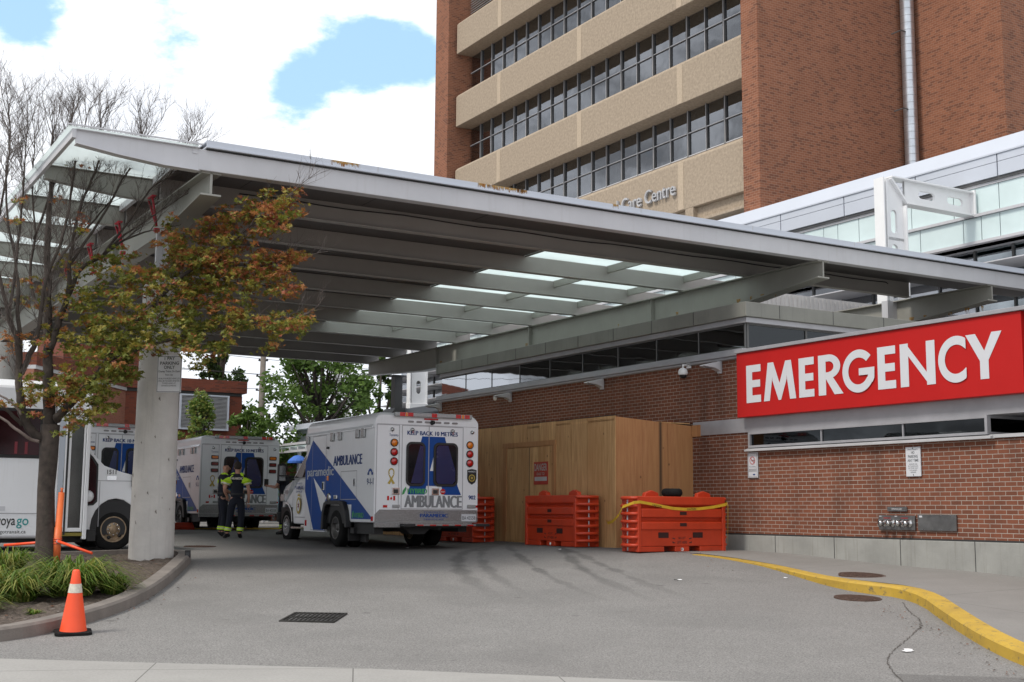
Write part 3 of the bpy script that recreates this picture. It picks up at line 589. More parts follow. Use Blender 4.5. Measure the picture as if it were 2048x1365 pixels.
# ============================================================ EMERGENCY WING (brick, clerestory)
def wing():
    o = (17, 12.5, 1.0)
    e = thing('emergency_wing', 'low brick hospital wing with clerestory windows, grey ledges and concrete plinth', 'building', o)
    V = 17.0
    mb = MB()
    mb.box(V, V + 6, 2, 32.6, 1.18, 2.79)             # lower brick
    mb.box(V + .003, V + 6, 19.21, 32.6, 2.793, 3.44)
    mb.build('lower_wall', 'brick_low', e)
    mb = MB(); mb.box(V, V + 6, 19.5, 32.6, 3.45, 4.68); mb.build('upper_wall', 'brick_low', e)
    mb = MB(); mb.box(V - .03, V + 6, 1, 32.65, -.2, 1.15)
    mb.build('plinth', 'conc_base', e, .01)
    mb = MB()
    for i in range(14): mb.box(V - .034, V - .028, 3.0 + i * 1.55, 3.012 + i * 1.55, .2, 1.15)
    mb.box(V - .02, V + .1, 2, 32.6, 1.15, 1.18); mb.build('plinth_joint', 'dark', e)
    mb = MB(); mb.box(V - .03, V + 5, 1.5, 20.95, 3.175, 3.46); mb.build('lintel_band', 'alu', e)
    # strip window
    w = MB()
    w.box(V - .06, V + .03, 13.5, 19.2, 2.86, 2.905); w.box(V - .06, V + .03, 13.5, 19.2, 3.125, 3.172)
    w.box(V - .06, V + .03, 19.15, 19.2, 2.905, 3.125); w.box(V - .06, V + .03, 13.5, 13.55, 2.905, 3.125)
    for u in (15.25, 17.2): w.box(V - .035, V + .03, u, u + .03, 2.905, 3.125)
    w.box(V + .031, V + 3, 13.5, 13.55, 2.86, 2.905); w.box(V + .031, V + 3, 13.5, 13.55, 3.125, 3.172)
    wf = w.build('strip_window', 'alu', e)
    g = MB(); g.box(V - .01, V, 13.55, 19.15, 2.905, 3.125); g.box(V + .032, V + 3, 13.52, 13.53, 2.905, 3.125); g.build('pane', 'glass_deep', wf)
    s = MB(); s.prism([(V - .12, 2.79), (V - .002, 2.79), (V - .002, 2.858), (V - .12, 2.82)], 'y', 13.4, 19.25); s.box(V - .05, V + 3, 2, 13.4, 2.80, 2.855); s.build('sill', 'frame_lt', e)
    r = MB(); r.box(V + .3, V + 5, 13.8, 19.0, 2.3, 2.4); r.box(V + 1.5, V + 1.6, 2, 19.1, 2.4, 3.14); r.box(V + .2, V + 1.5, 15.0, 15.02, 2.4, 3.1); r.build('interior', 'room', e)
    # ledge below the clerestory
    l = MB(); l.box(V - .07, V + .3, 19.3, 32.62, 4.68, 4.73); l.box(V - .12, V + .3, 19.25, 32.66, 4.733, 4.80); l.box(V - .08, V + .3, 19.3, 32.62, 4.803, 4.87)
    l.box(V + .302, V + 7, 19.26, 19.6, 4.733, 4.865); l.build('ledge', 'alu', e, .006)
    # clerestory
    for i in range(9):
        u0 = 19.32 + i * 1.46; f = MB(); f.box(V + .02, V + .05, u0, u0 + .03, 4.87, 5.39); f.box(V + .02, V + .07, u0 + .05, u0 + 1.46, 4.87, 4.90); f.box(V + .02, V + .07, u0 + .05, u0 + 1.46, 5.36, 5.39)
        ff = f.build('clerestory_window', 'frame_dk' if i else 'frame_dk', e); g = MB(); g.box(V + .03, V + .04, u0 + .03, u0 + 1.46, 4.90, 5.36); g.build('pane', 'glass_clere' if i > 5 else 'glass_dark', ff)
    for i in range(4):
        v0 = V + .07 + i * 1.6; f = MB(); f.box(v0, v0 + .05, 19.32, 19.37, 4.87, 5.39); f.box(v0 + .05, v0 + 1.6, 19.32, 19.37, 4.87, 4.9); f.box(v0 + .05, v0 + 1.6, 19.32, 19.37, 5.36, 5.39)
        ff = f.build('clerestory_window', 'frame_dk', e); g = MB(); g.box(v0 + .05, v0 + 1.6, 19.34, 19.35, 4.9, 5.36); g.build('pane', 'glass_deep', ff)
    r = MB(); r.box(V + .5, V + 6.4, 19.6, 32.3, 4.70, 4.74); r.box(V + 3.2, V + 3.3, 20.4, 32.3, 4.74, 5.4); r.box(V + .3, V + .45, 26.9, 27.1, 4.74, 5.4); r.build('interior', 'room', e)
    d = MB(); d.tube([(V + 1.4, 20.2, 4.95), (V + 3.1, 20.4, 4.95)], .30, 20); d.build('duct', 'zinc', e)
    fs = MB(); fs.box(V - .03, V + 6.6, 19.22, 32.5, 5.393, 5.50); fs.build('fascia', 'alu', e, .006)
    fs = MB(); fs.box(V - .10, V + 6.7, 19.15, 32.6, 5.503, 5.80); fs.build('roof_edge', M['edge_dull'], e, .01)
    j = MB()
    for i in range(9): j.box(V - .104, V - .098, 20.8 + i * 1.46, 20.812 + i * 1.46, 5.51, 5.79)
    for i in range(4): j.box(V + .8 + i * 1.5, V + .812 + i * 1.5, 19.146, 19.152, 5.51, 5.79)
    j.build_each('fascia_joint', 'dark', e)
    rf = MB(); rf.box(V - .1, V + 6, 1.5, 19.24, 4.70, 4.72); rf.build('roof', 'conc', e)
    # rear low roof running on past the wing
    k = MB(); k.box(19.3, 24, 38.0, 51.7, 4.88, 5.10); k.box(19.3, 24, 32.7, 38.0, 4.86, 5.095)
    return e
M['edge_dull'] = mat('edge_dull', (0.20, 0.20, 0.178), 0.6, 0, .12, 1.5, 0, 1, .4)
wing()
def low_annex():
    e = thing('covered_walkway', 'long low flat roof with white fascia and panelled wall behind the nearest ambulance', 'building', (19.5, 33, .9))
    m = MB(); m.box(19.5, 25, 33.0, 51.7, 4.88, 5.10); m.build('roof', 'whitepanel', e, .01)
    m = MB(); m.box(19.9, 24.5, 33.0, 51.2, 4.30, 4.87); m.build('wall', 'whitepanel', e)
    m = MB()
    for i in range(8): m.box(19.0, 21.5, 46 + i * .9, 46.12 + i * .9, 3.95, 4.12)
    for z in (3.9, 4.2): m.box(19.0, 19.1, 44, 54, z, z + .09)
    m.box(19.3, 19.42, 53.4, 53.52, .9, 3.95); m.box(19.3, 19.42, 49.4, 49.52, .9, 3.95); m.build('canopy_frame', 'steel', e)
    m = MB(); m.box(19.0, 22, 44, 54.5, 4.13, 4.15); m.build('canopy_glass', 'frosted', e)
    m = MB(); m.box(20.5, 20.6, 33, 56, .9, 4.29); m.build('glass_screen', 'glass_teal', e)
    m = MB(); m.box(22.5, 22.6, 33, 56, .9, 4.29); m.build('back_wall', 'room', e)
low_annex()
# ------------------------------------------------------------ EMERGENCY sign
def arc(cx, cy, r0, r1, a0, a1, n=28, sx=1.0):
    o = [(cx + r0 * sx * cos(a0 + (a1 - a0) * i / n), cy + r0 * sin(a0 + (a1 - a0) * i / n)) for i in range(n + 1)]
    i_ = [(cx + r1 * sx * cos(a0 + (a1 - a0) * i / n), cy + r1 * sin(a0 + (a1 - a0) * i / n)) for i in range(n + 1)]
    return [[o[k], o[k + 1], i_[k + 1], i_[k]] for k in range(n)]
GLY = {   # geometric bold capitals: (width, [polygons]) in a unit high cell
 'E': (.46, [[(0, 0), (.19, 0), (.19, 1), (0, 1)], [(.19, .81), (.46, .81), (.46, 1), (.19, 1)], [(.19, .405), (.44, .405), (.44, .595), (.19, .595)], [(.19, 0), (.46, 0), (.46, .19), (.19, .19)]]),
 'M': (1.02, [[(0, 0), (.19, 0), (.285, .62), (.285, 1), (.14, 1)], [(.285, 1), (.285, .52), (.47, 0), (.55, 0), (.51, .44), (.32, 1)], [(1.02, 0), (.83, 0), (.735, .62), (.735, 1), (.88, 1)], [(.735, 1), (.735, .52), (.55, 0), (.47, 0), (.51, .44), (.70, 1)]]),
 'N': (.78, [[(0, 0), (.19, 0), (.19, 1), (0, 1)], [(.59, 0), (.78, 0), (.78, 1), (.59, 1)], [(.19, .62), (.19, 1), (.06, 1), (.06, .97)], [(0, 1), (.14, 1), (.78, 0), (.64, 0)]]),
 'Y': (.80, [[(.305, 0), (.495, 0), (.495, .44), (.305, .44)], [(0, 1), (.22, 1), (.495, .44), (.305, .40)], [(.58, 1), (.80, 1), (.495, .40), (.36, .50)]]),
 'R': (.60, [[(0, 0), (.19, 0), (.19, 1), (0, 1)], [(.19, .83), (.26, .83), (.26, 1), (.19, 1)], [(.19, .40), (.26, .40), (.26, .56), (.19, .56)], [(.16, .44), (.36, .44), (.62, 0), (.40, 0), (.19, .40)]] + arc(.26, .70, .30, .132, -pi / 2, pi / 2, 18)),
 'G': (.98, arc(.50, .5, .52, .325, radians(42), radians(330), 40, .96) + [[(.52, .39), (.99, .39), (.995, .56), (.52, .56)], [(.80, .40), (.99, .40), (.985, .30), (.93, .20), (.78, .30)]]),
 'C': (.78, arc(.50, .5, .52, .325, radians(58), radians(302), 36, .96) + [[(.765, .95), (.78, .90), (.78, .70), (.66, .79)], [(.765, .05), (.78, .10), (.78, .30), (.66, .21)]]),
}
def emergency_sign():
    v0 = 16.78; o = (v0, 16.2, 3.47)
    e = thing('emergency_sign', 'long red sign box reading EMERGENCY in big white capitals above the strip window', 'sign', o)
    m = MB(); m.box(v0, 16.99, 12.66, 19.32, 3.46, 4.74); m.build('panel', 'sign_red', e, .008)
    m = MB(); m.box(v0 - .04, 17.05, 3, 19.34, 4.743, 4.81); m.build('cap', 'alu', e, .006)
    m = MB(); m.box(16.86, 16.99, 6.2, 12.60, 3.47, 4.79); m.build('return_panel', 'sign_red', e, .008)
    m = MB()
    # letters placed along the panel at measured positions (u from far to near)
    word = 'EMERGENCY'
    lay = [(19.02, 18.46), (18.31, 17.24), (17.02, 16.46), (16.22, 15.55), (15.50, 14.62), (14.42, 13.90), (13.70, 12.95), (12.9, 12.2), (12.2, 11.4)]
    return e, m
def sign_finish(lay, zb, zt):
    e, m = emergency_sign()
    for ch, (ua, ub) in zip('EMERGENCY', lay):
        w, ps = GLY[ch]
        for i, p in enumerate(ps): m.add([(16.774 - .0004 * i, ua + (ub - ua) * x / w, zb + (zt - zb) * y) for x, y in p], [tuple(range(len(p)))])
    return m.build('lettering', 'sign_white', e)
LAY = [(19.03, 18.61), (18.53, 17.64), (17.56, 17.16), (17.05, 16.45), (16.44, 15.68), (15.61, 15.20), (15.10, 14.35), (14.28, 13.71), (13.72, 13.02)]
sign_finish(LAY, 3.73, 4.47)
# ------------------------------------------------------------ small things on the brick wall
def wall_plate(name, label, cat, u0, u1, z0, z1, build):
    e = thing(name, label, cat, (16.98, (u0 + u1) / 2, z0)); build(e, u0, u1, z0, z1); return e
def L_(mb, s, v, ua, ub, z0, z1, bold=.012):      # text on the wall reading from far (ua) to near (ub)
    lettering(mb, s, (v, ua, z0), (0, -1, 0), (0, 0, 1), ua - ub, z1 - z0, bold)
def b(e, u0, u1, z0, z1):
    m = MB(); m.box(16.965, 16.985, u0, u1, z0, z1); m.build('panel', 'sign_white', e, .004)
    m = MB(); cu, cz = (u0 + u1) / 2, z1 - .16
    for w in ((u0 + .015, u1 - .015, z0 + .015, z0 + .022), (u0 + .015, u1 - .015, z1 - .022, z1 - .015), (u0 + .015, u0 + .022, z0 + .022, z1 - .022), (u1 - .022, u1 - .015, z0 + .022, z1 - .022)): m.box(16.962, 16.965, *w)
    m.box(16.960, 16.963, cu - .06, cu + .03, cz - .012, cz + .006); m.box(16.961, 16.963, cu - .045, cu - .035, cz + .01, cz + .04)
    L_(m, 'No smoking', 16.962, cu + .09, cu - .09, z1 - .30, z1 - .27)
    for k in range(3): m.box(16.962, 16.964, cu - .11, cu + .11, z1 - .335 - k * .02, z1 - .328 - k * .02)
    m.build('lettering', 'txt_grey', e)
    m = MB()
    for q in arc(cu, cz, .078, .066, 0, 2 * pi, 28): m.quad(*[(16.960, a, c) for a, c in q])
    m.quad((16.959, cu - .058, cz - .048), (16.959, cu - .048, cz - .058), (16.959, cu + .058, cz + .048), (16.959, cu + .048, cz + .058)); m.build('prohibition_ring', 'redlens', e)
    m = MB(); m.box(16.961, 16.964, cu - .07, cu - .01, z0 + .05, z0 + .075); m.build('badge', 'navytxt', e)
wall_plate('no_smoking_sign', 'small white no smoking sign with a red ring below the strip window', 'sign', 18.96, 19.25, 2.27, 2.77, b)
def b(e, u0, u1, z0, z1):
    m = MB(); m.box(16.965, 16.985, u0, u1, z0, z1); m.build('panel', 'sign_white', e, .004)
    m = MB(); c = (u0 + u1) / 2
    for s, w, a, bb, bo in (('PRIVATE PROPERTY', .11, .445, .465, 0), ('NO', .035, .385, .43, .01), ('PARKING', .105, .315, .365, .01), ('ANY TIME', .118, .25, .295, .01), ('VEHICLES WILL', .095, .20, .22, 0), ('BE TAGGED AND', .105, .165, .185, 0), ('OR TOWED AWAY', .105, .13, .15, 0), ("AT OWNER'S", .08, .095, .115, 0), ('EXPENSE', .055, .06, .08, 0)):
        L_(m, s, 16.961, c + w, c - w, z0 + a, z0 + bb, bo)
    m.build('lettering', 'txt_grey', e)
    m = MB(); m.box(16.958, 16.965, c - .008, c + .008, z0 + .472, z0 + .488); m.box(16.958, 16.965, c - .008, c + .008, z0 + .02, z0 + .036); m.build_each('bolt', 'dark', e)
wall_plate('no_parking_sign', 'white NO PARKING ANY TIME sign on the brick wall under the strip window', 'sign', 14.9, 15.22, 2.22, 2.72, b)
def b(e, u0, u1, z0, z1):
    steel = 'brushed'
    m = MB(); m.box(16.95, 16.985, u0, u1, z0, z1); m.build('plate', M['brushed'], e, .006)
    for i, u in enumerate((15.72, 15.55, 15.34, 15.17)):
        m = MB(); z = z0 + .115; m.lathe([(0, -.15), (.035, -.15), (.05, -.135), (.055, -.10), (.042, -.09), (.042, -.03), (.065, -.02), (.065, 0)], (16.95, u, z), 'x', 18); m.box(16.80, 16.83, u - .012, u + .012, z - .065, z + .065)
        m.build('hose_inlet', 'chrome', e)
    m = MB(); m.box(16.944, 16.95, u1 - .07, u1 - .02, z1 - .022, z1 - .01); m.box(16.944, 16.95, u1 - .42, u1 - .37, z1 - .022, z1 - .01); m.build_each('sticker', 'sign_white', e)
    m = MB(); L_(m, 'SPRINKLER', 16.947, u1 - .12, u1 - .28, z1 - .055, z1 - .035); L_(m, 'STANDPIPE', 16.947, u1 - .50, u1 - .66, z1 - .055, z1 - .035); m.build('lettering', 'redlens', e)
M['brushed'] = mat('brushed', (0.20, 0.20, 0.20), 0.35, 0.75, 0.25, 5)
wall_plate('fire_connection', 'metal plate with four round hose inlets low on the brick wall', 'fire connection', 15.06, 15.86, 1.31, 1.56, b)
def b(e, u0, u1, z0, z1):
    m = MB(); m.box(16.955, 16.985, u0, u1, z0, z1); m.build('plate', M['brushed'], e, .005)
    m = MB()
    for i in range(4):
        for z in (z0 + .015, z1 - .02): m.box(16.948, 16.955, u0 + .1 + i * .19, u0 + .112 + i * .19, z, z + .012)
    m.build_each('rivet', 'chrome', e)
    m = MB(); m.box(16.950, 16.955, u1 - .10, u1 - .04, z1 - .05, z1 - .02); m.build_each('sticker', 'sign_white', e)
wall_plate('metal_cover_plate', 'blank rectangular metal plate to the right of the four hose inlets', 'cover plate', 14.20, 15.0, 1.31, 1.58, b)
def b(e, u0, u1, z0, z1):
    m = MB(); m.box(16.965, 16.985, u0, u1, z0, z1); m.build('plate', M['brushed'], e, .003)
    m = MB(); L_(m, 'SPRINKLER', 16.962, u1 - .1, u0 + .1, z0 + .025, z1 - .025); m.build('lettering', 'steel', e)
wall_plate('name_plate', 'narrow dark name plate just above the hose inlets', 'plate', 15.24, 15.67, 1.63, 1.71, b)
def lamp(u, label):
    e = thing('wall_lamp', label, 'wall lamp', (16.99, u, 4.45), 'wedge lamps on the brick wall')
    m = MB(); m.box(16.93, 16.99, u - .05, u + .05, 4.42, 4.68); m.build('bracket', 'steel', e, .01)
    m = MB(); m.prism([(16.93, 4.62), (16.88, 4.66), (16.50, 4.57), (16.48, 4.545), (16.78, 4.52), (16.93, 4.46)], 'y', u - .08, u + .08); m.build('lamp_head', 'steel', e, .012)
    m = MB(); m.box(16.55, 16.78, u - .06, u + .06, 4.512, 4.518); m.build('lens', 'clearlens', e)
for u, l in ((20.05, 'pale wedge wall lamp right next to the red EMERGENCY sign'), (24.27, 'pale wedge wall lamp above the wooden hoarding, nearest to its outer corner'), (28.47, 'pale wedge wall lamp on the brick wall beside the tiny round sensor'), (32.40, 'pale wedge wall lamp at the far end of the brick wall above the ambulance roof')): lamp(u, l)
e = thing('security_camera', 'white dome security camera on the brick wall left of the EMERGENCY sign', 'camera', (16.99, 21.05, 4.4))
m = MB(); m.box(16.93, 16.99, 21.0, 21.1, 4.62, 4.74); m.tube([(16.93, 21.05, 4.68), (16.80, 21.05, 4.68), (16.80, 21.05, 4.60)], .022, 10); m.build('bracket', 'white', e)
m = MB(); m.lathe([(0, .12), (.05, .115), (.09, .08), (.105, .02), (.10, -.01), (.085, -.03)], (16.80, 21.05, 4.50), 'z', 24); m.build('housing', 'white', e)
m = MB(); m.lathe([(.083, -.02), (.078, -.06), (.05, -.095), (0, -.11)], (16.80, 21.05, 4.50), 'z', 24); m.build('dome', 'black', e)
m = MB(); m.lathe([(0, -.06), (.05, -.05), (.07, -.02), (.07, 0)], (17.0, 29.3, 4.58), 'x', 16); solo(m, 'wall_sensor', 'white', 'tiny round white sensor on the brick wall just below the clerestory ledge', 'sensor', (16.99, 29.3, 4.5))
# ------------------------------------------------------------ plywood hoarding
def hoarding():
    e = thing('plywood_hoarding', 'tall boxed hoarding of plain plywood sheets boarding up the entrance', 'hoarding', (15.0, 21, .85))
    zt = 3.53
    u = 21.0; k = 0
    while u < 33:
        du = (1.0, .62, .60, .66, .55, .61)[k % 6]
        m = MB(); m.box(15.0 + (.003 if k % 2 else 0), 15.02, u + .010, u + du - .010, .8, zt + (.006 if k % 2 else 0)); m.build('plywood_sheet', 'plywood', e); u += du; k += 1
    v = 15.022
    for i in range(3):
        m = MB(); m.prism([(v, .8), (v + .655, .8), (v + .655, zt - .02 - .04 * (i + 1)), (v, zt - .02 - .04 * i)], 'y', 21.0 + (.003 if i % 2 else 0), 21.018); m.build('plywood_sheet', M['plywood2'], e); v += .66
    m = MB(); m.box(15.0, 15.04, 21.04, 33, zt - .1, zt - .06); m.box(15.06, 16.95, 21.02, 33, zt - .10, zt - .08); m.build('roof_sheet', 'plywood', e)
    m = MB(); m.box(14.965, 14.999, 23.2, 25.45, 3.02, 3.13); m.box(14.965, 14.999, 23.22, 23.33, .9, 3.02); m.box(14.965, 14.999, 25.28, 25.42, .9, 3.02); m.build('door_frame', M['plywood2'], e)
    for a, bb in ((23.34, 24.28), (24.30, 25.27)):
        m = MB(); m.box(14.985, 14.999, a, bb, .93, 3.0); m.build('door', 'plywood', e)
    m = MB(); m.box(14.983, 14.985, 24.281, 24.299, .93, 3.0); m.build('door_gap', 'dark', e)
    m = MB(); m.box(16.96, 16.99, 20.70, 20.98, 3.16, 3.40); m.box(17.0-.04, 16.958+.02, 20.99, 21.4, 3.2, 3.3); m.build('batten', M['plywood2'], e)
    m = MB(); m.box(14.995, 15.05, 21.0, 33, zt + .008, zt + .02); m.build('capping', 'bark', e)
M['plywood2'] = plywood(1.15); M['plywood2'].name = 'plywood_reddish'
for nd in M['plywood2'].node_tree.nodes:
    if nd.type == 'MIX' and nd.inputs[6].default_value[0] > .5 and not nd.inputs[6].is_linked: nd.inputs[6].default_value = (0.50, 0.24, 0.10, 1); nd.inputs[7].default_value = (0.36, 0.145, 0.055, 1)
hoarding()
e = thing('danger_sign', 'red and white DANGER sign on the right leaf of the plywood door', 'sign', (14.98, 23.8, 2.17))
m = MB(); m.box(14.972, 14.982, 23.50, 24.08, 2.17, 2.67); m.build('panel', M['sign_pale'] if 'sign_pale' in M else mat('danger_red', (0.42, 0.05, 0.03), .6, 0, .2, 6, 0, 1, .3), e)
m = MB(); lettering(m, 'DANGER', (14.969, 24.05, 2.47), (0, -1, 0), (0, 0, 1), .52, .16, .02); lettering(m, 'DUE TO', (14.969, 23.95, 2.375), (0, -1, 0), (0, 0, 1), .32, .06, .01); m.build('lettering', 'conc', e)
m = MB(); m.box(14.968, 14.972, 23.54, 24.04, 2.25, 2.34); m.build('write_on_panel', 'frame_lt', e)
# ------------------------------------------------------------ water filled barriers
def barrier(v, u, rot, label, L=2.12, Wd=.52, H=1.04):
    p = B2W(v, u); z = gz(p.x, p.y)
    e = bpy.data.objects.new('water_barrier', None); COL.objects.link(e); e.location = (p.x, p.y, z); e.rotation_euler = (0, 0, TH + rot); e['_o'] = [0.0, 0.0, 0.0]
    tag(e, label, 'barrier', 'orange water filled barriers')
    h = Wd / 2
    m = MB()
    # local: length along x, faces at y=-h and y=+h, fork slots cut through
    sx = [(.0, .30), (.42, .585), (.705, 1)]            # solid spans between fork slots
    for a, bb in sx: m.box(-L / 2 + a * L + (.02 if a == 0 else 0), -L / 2 + bb * L - (.02 if bb == 1 else 0), -h + .03, h - .03, 0, .10)
    m.box(-L / 2 + .02, L / 2 - .02, -h + .03, h - .03, .103, .41 * H)
    m.box(-L / 2 + .03, L / 2 - .03, -h + .075, h - .075, .41 * H, .99 * H)
    for za, zb in ((.40, .53), (.623, .77)):
        m.prism([(-h, za * H), (-h + .075, (za - .01) * H), (h - .075, (za - .01) * H), (h, za * H), (h, zb * H), (h - .075, (zb + .035) * H), (-h + .075, (zb + .035) * H), (-h, zb * H)], 'x', -L / 2 + .085, L / 2 - .085)
    m.prism([(-h, .853 * H), (-h + .05, .82 * H), (h - .05, .82 * H), (h, .853 * H), (h - .01, H), (-h + .01, H)], 'x', -L / 2, L / 2)
    for s in (-1, 1):      # end posts of the faces
        x0, x1 = sorted((s * (L / 2), s * (L / 2 - .08)))
        m.box(x0, x1, -h, -h + .10, 0, .853 * H); m.box(x0, x1, h - .10, h, 0, .853 * H)
    m.build('body', 'barrier', e, .014)
    m = MB()
    for s in (-1, 1):      # ribbed ends
        for k in range(7):
            zz = H * (.965 - k * .141); pts = []
            for i in range(9):
                t = -pi / 2 + pi * i / 8; pts.append((s * (L / 2 - .03 + .13 * cos(t)), (h - .03) * sin(t), zz))
            m.tube(pts, [.034] * 9, 8)
    m.build_each('end_rib', 'barrier', e)
    m = MB()
    for s in (-1, 1): m.tube([(s * (L / 2 + .055), 0, .02), (s * (L / 2 + .055), 0, H * .97)], .014, 8)
    m.build_each('joining_pin', 'steel', e)
    for x in (-L * .27, L * .33):
        m = MB(); pts = [(x - .18, 0, H - .02), (x - .15, 0, H + .07), (x, 0, H + .115), (x + .15, 0, H + .07), (x + .18, 0, H - .02)]
        m.prism([(a, c) for a, _, c in pts], 'y', -.05, .05); m.build('handle', 'barrier', e, .012)
    for s in (-1, 1):
        m = MB()
        for fx, fz, w, hh in ((.505, .695, .08, .06), (.505, .49, .08, .06), (.29, .30, .12, .10), (.68, .30, .12, .10)):
            x = (-L / 2 + fx * L) ; y0 = -h - .0015 if fz > .4 else -h + .0285
            if s > 0: y0, x = -y0, -x
            m.box(x - w * L / 2 * .95, x + w * L / 2 * .95, min(y0, y0 + .004 * s), max(y0, y0 + .004 * s) , fz * H - hh * H / 2, fz * H + hh * H / 2)
        m.build_each('fork_pocket', M['pocket'], e)
        m = MB(); yy = s * (h - .03) + s * .0025
        R = (1, 0, 0) if s < 0 else (-1, 0, 0)
        lettering(m, 'NO LIFT', (-.085 if s < 0 else .085, yy, .225 * H), R, (0, 0, 1), .17, .045, .008)
        lettering(m, 'LIFT HERE', (-.12 if s < 0 else .12, yy, .145 * H), R, (0, 0, 1), .24, .05, .008)
        for q in (-1, 1):
            for zz, sg in ((.24, 1), (.17, -1)): m.quad((q * .17, yy, zz * H), (q * .23, yy, (zz + .015 * sg) * H), (q * .235, yy, (zz - .012 * sg + .01) * H), (q * .17, yy, (zz - .018) * H))
        m.build('lettering', 'txt_black', e)
        m = MB(); m.lathe([(0, .004), (.028, .004), (.034, 0)], (0, s * (h - .026), .045), 'y', 16); m.build('drain_plug', 'white', e)
    return e
M['pocket'] = mat('pocket', (0.035, 0.008, 0.006), 0.8)
barrier(15.36, 19.56, 0, 'orange water barrier with a black lid on top, draped in yellow tape, by the kerb')
barrier(14.60, 22.40, pi / 2, 'orange water barrier standing end on before the plywood door, middle of the three', L=1.95, Wd=.58)
barrier(14.55, 26.55, pi / 2, 'orange water barrier half hidden behind the rear corner of the nearest ambulance', L=1.95, Wd=.58)
m = MB(); z = gB(15.2, 19.5) + 1.045
m.lathe([(0, .15), (.14, .155), (.185, .135), (.20, .09), (.19, .03), (.16, 0), (0, 0)], (15.30, 19.55, z), 'z', 28)
for i in range(28):
    t = 2 * pi * i / 28; m.tube([(15.30 + .19 * cos(t), 19.55 + .19 * sin(t), z + .03), (15.30 + .20 * cos(t), 19.55 + .20 * sin(t), z + .09)], .007, 4)
solo(m, 'black_lid', 'rubber', 'round black ribbed lid lying on the orange barrier by the kerb', 'lid', (15.17, 19.55, z))
def ribbon(path, w, t=.004):
    m = MB(); vs = []
    for i, p in enumerate(path):
        tw = .25 * sin(i * 1.1); vs += [(p[0] + tw * w * .4, p[1], p[2] - w / 2), (p[0] - tw * w * .4, p[1] , p[2] + w / 2)]
    m.add(vs, [(2 * i, 2 * i + 1, 2 * i + 3, 2 * i + 2) for i in range(len(path) - 1)]); return m
tp = [(14.95, 21.25, 1.42), (14.70, 20.85, 1.36), (14.5, 20.4, 1.40), (14.32, 19.95, 1.52), (14.16, 19.6, 1.68), (14.20, 19.30, 1.76), (14.34, 19.285, 1.775), (14.55, 19.285, 1.745), (14.8, 19.285, 1.705), (15.1, 19.285, 1.66), (15.4, 19.285, 1.645), (15.75, 19.285, 1.655), (16.1, 19.285, 1.69), (16.40, 19.285, 1.74), (16.47, 19.30, 1.76), (16.50, 19.42, 1.80)]
e = thing('caution_tape', 'yellow caution tape strung from the hoarding corner across the orange barrier', 'tape', (15.3, 19.2, 1.4))
ribbon(smooth_pts3 := None or tp, .055).build('ribbon', 'yellow', e)
m = MB(); m.quad((16.475, 19.30, 1.74), (16.52, 19.33, 1.75), (16.50, 19.34, .95), (16.47, 19.31, .98)); m.build('loose_end', 'yellow', e)
m = MB(); lettering(m, 'CAUTION', (14.62, 19.28, 1.705), (1, 0, -.15), (0, 0, 1), .22, .035, .01); lettering(m, 'CAUTION', (15.45, 19.28, 1.628), (1, 0, .04), (0, 0, 1), .22, .035, .01); m.build('lettering', 'txt_black', e)
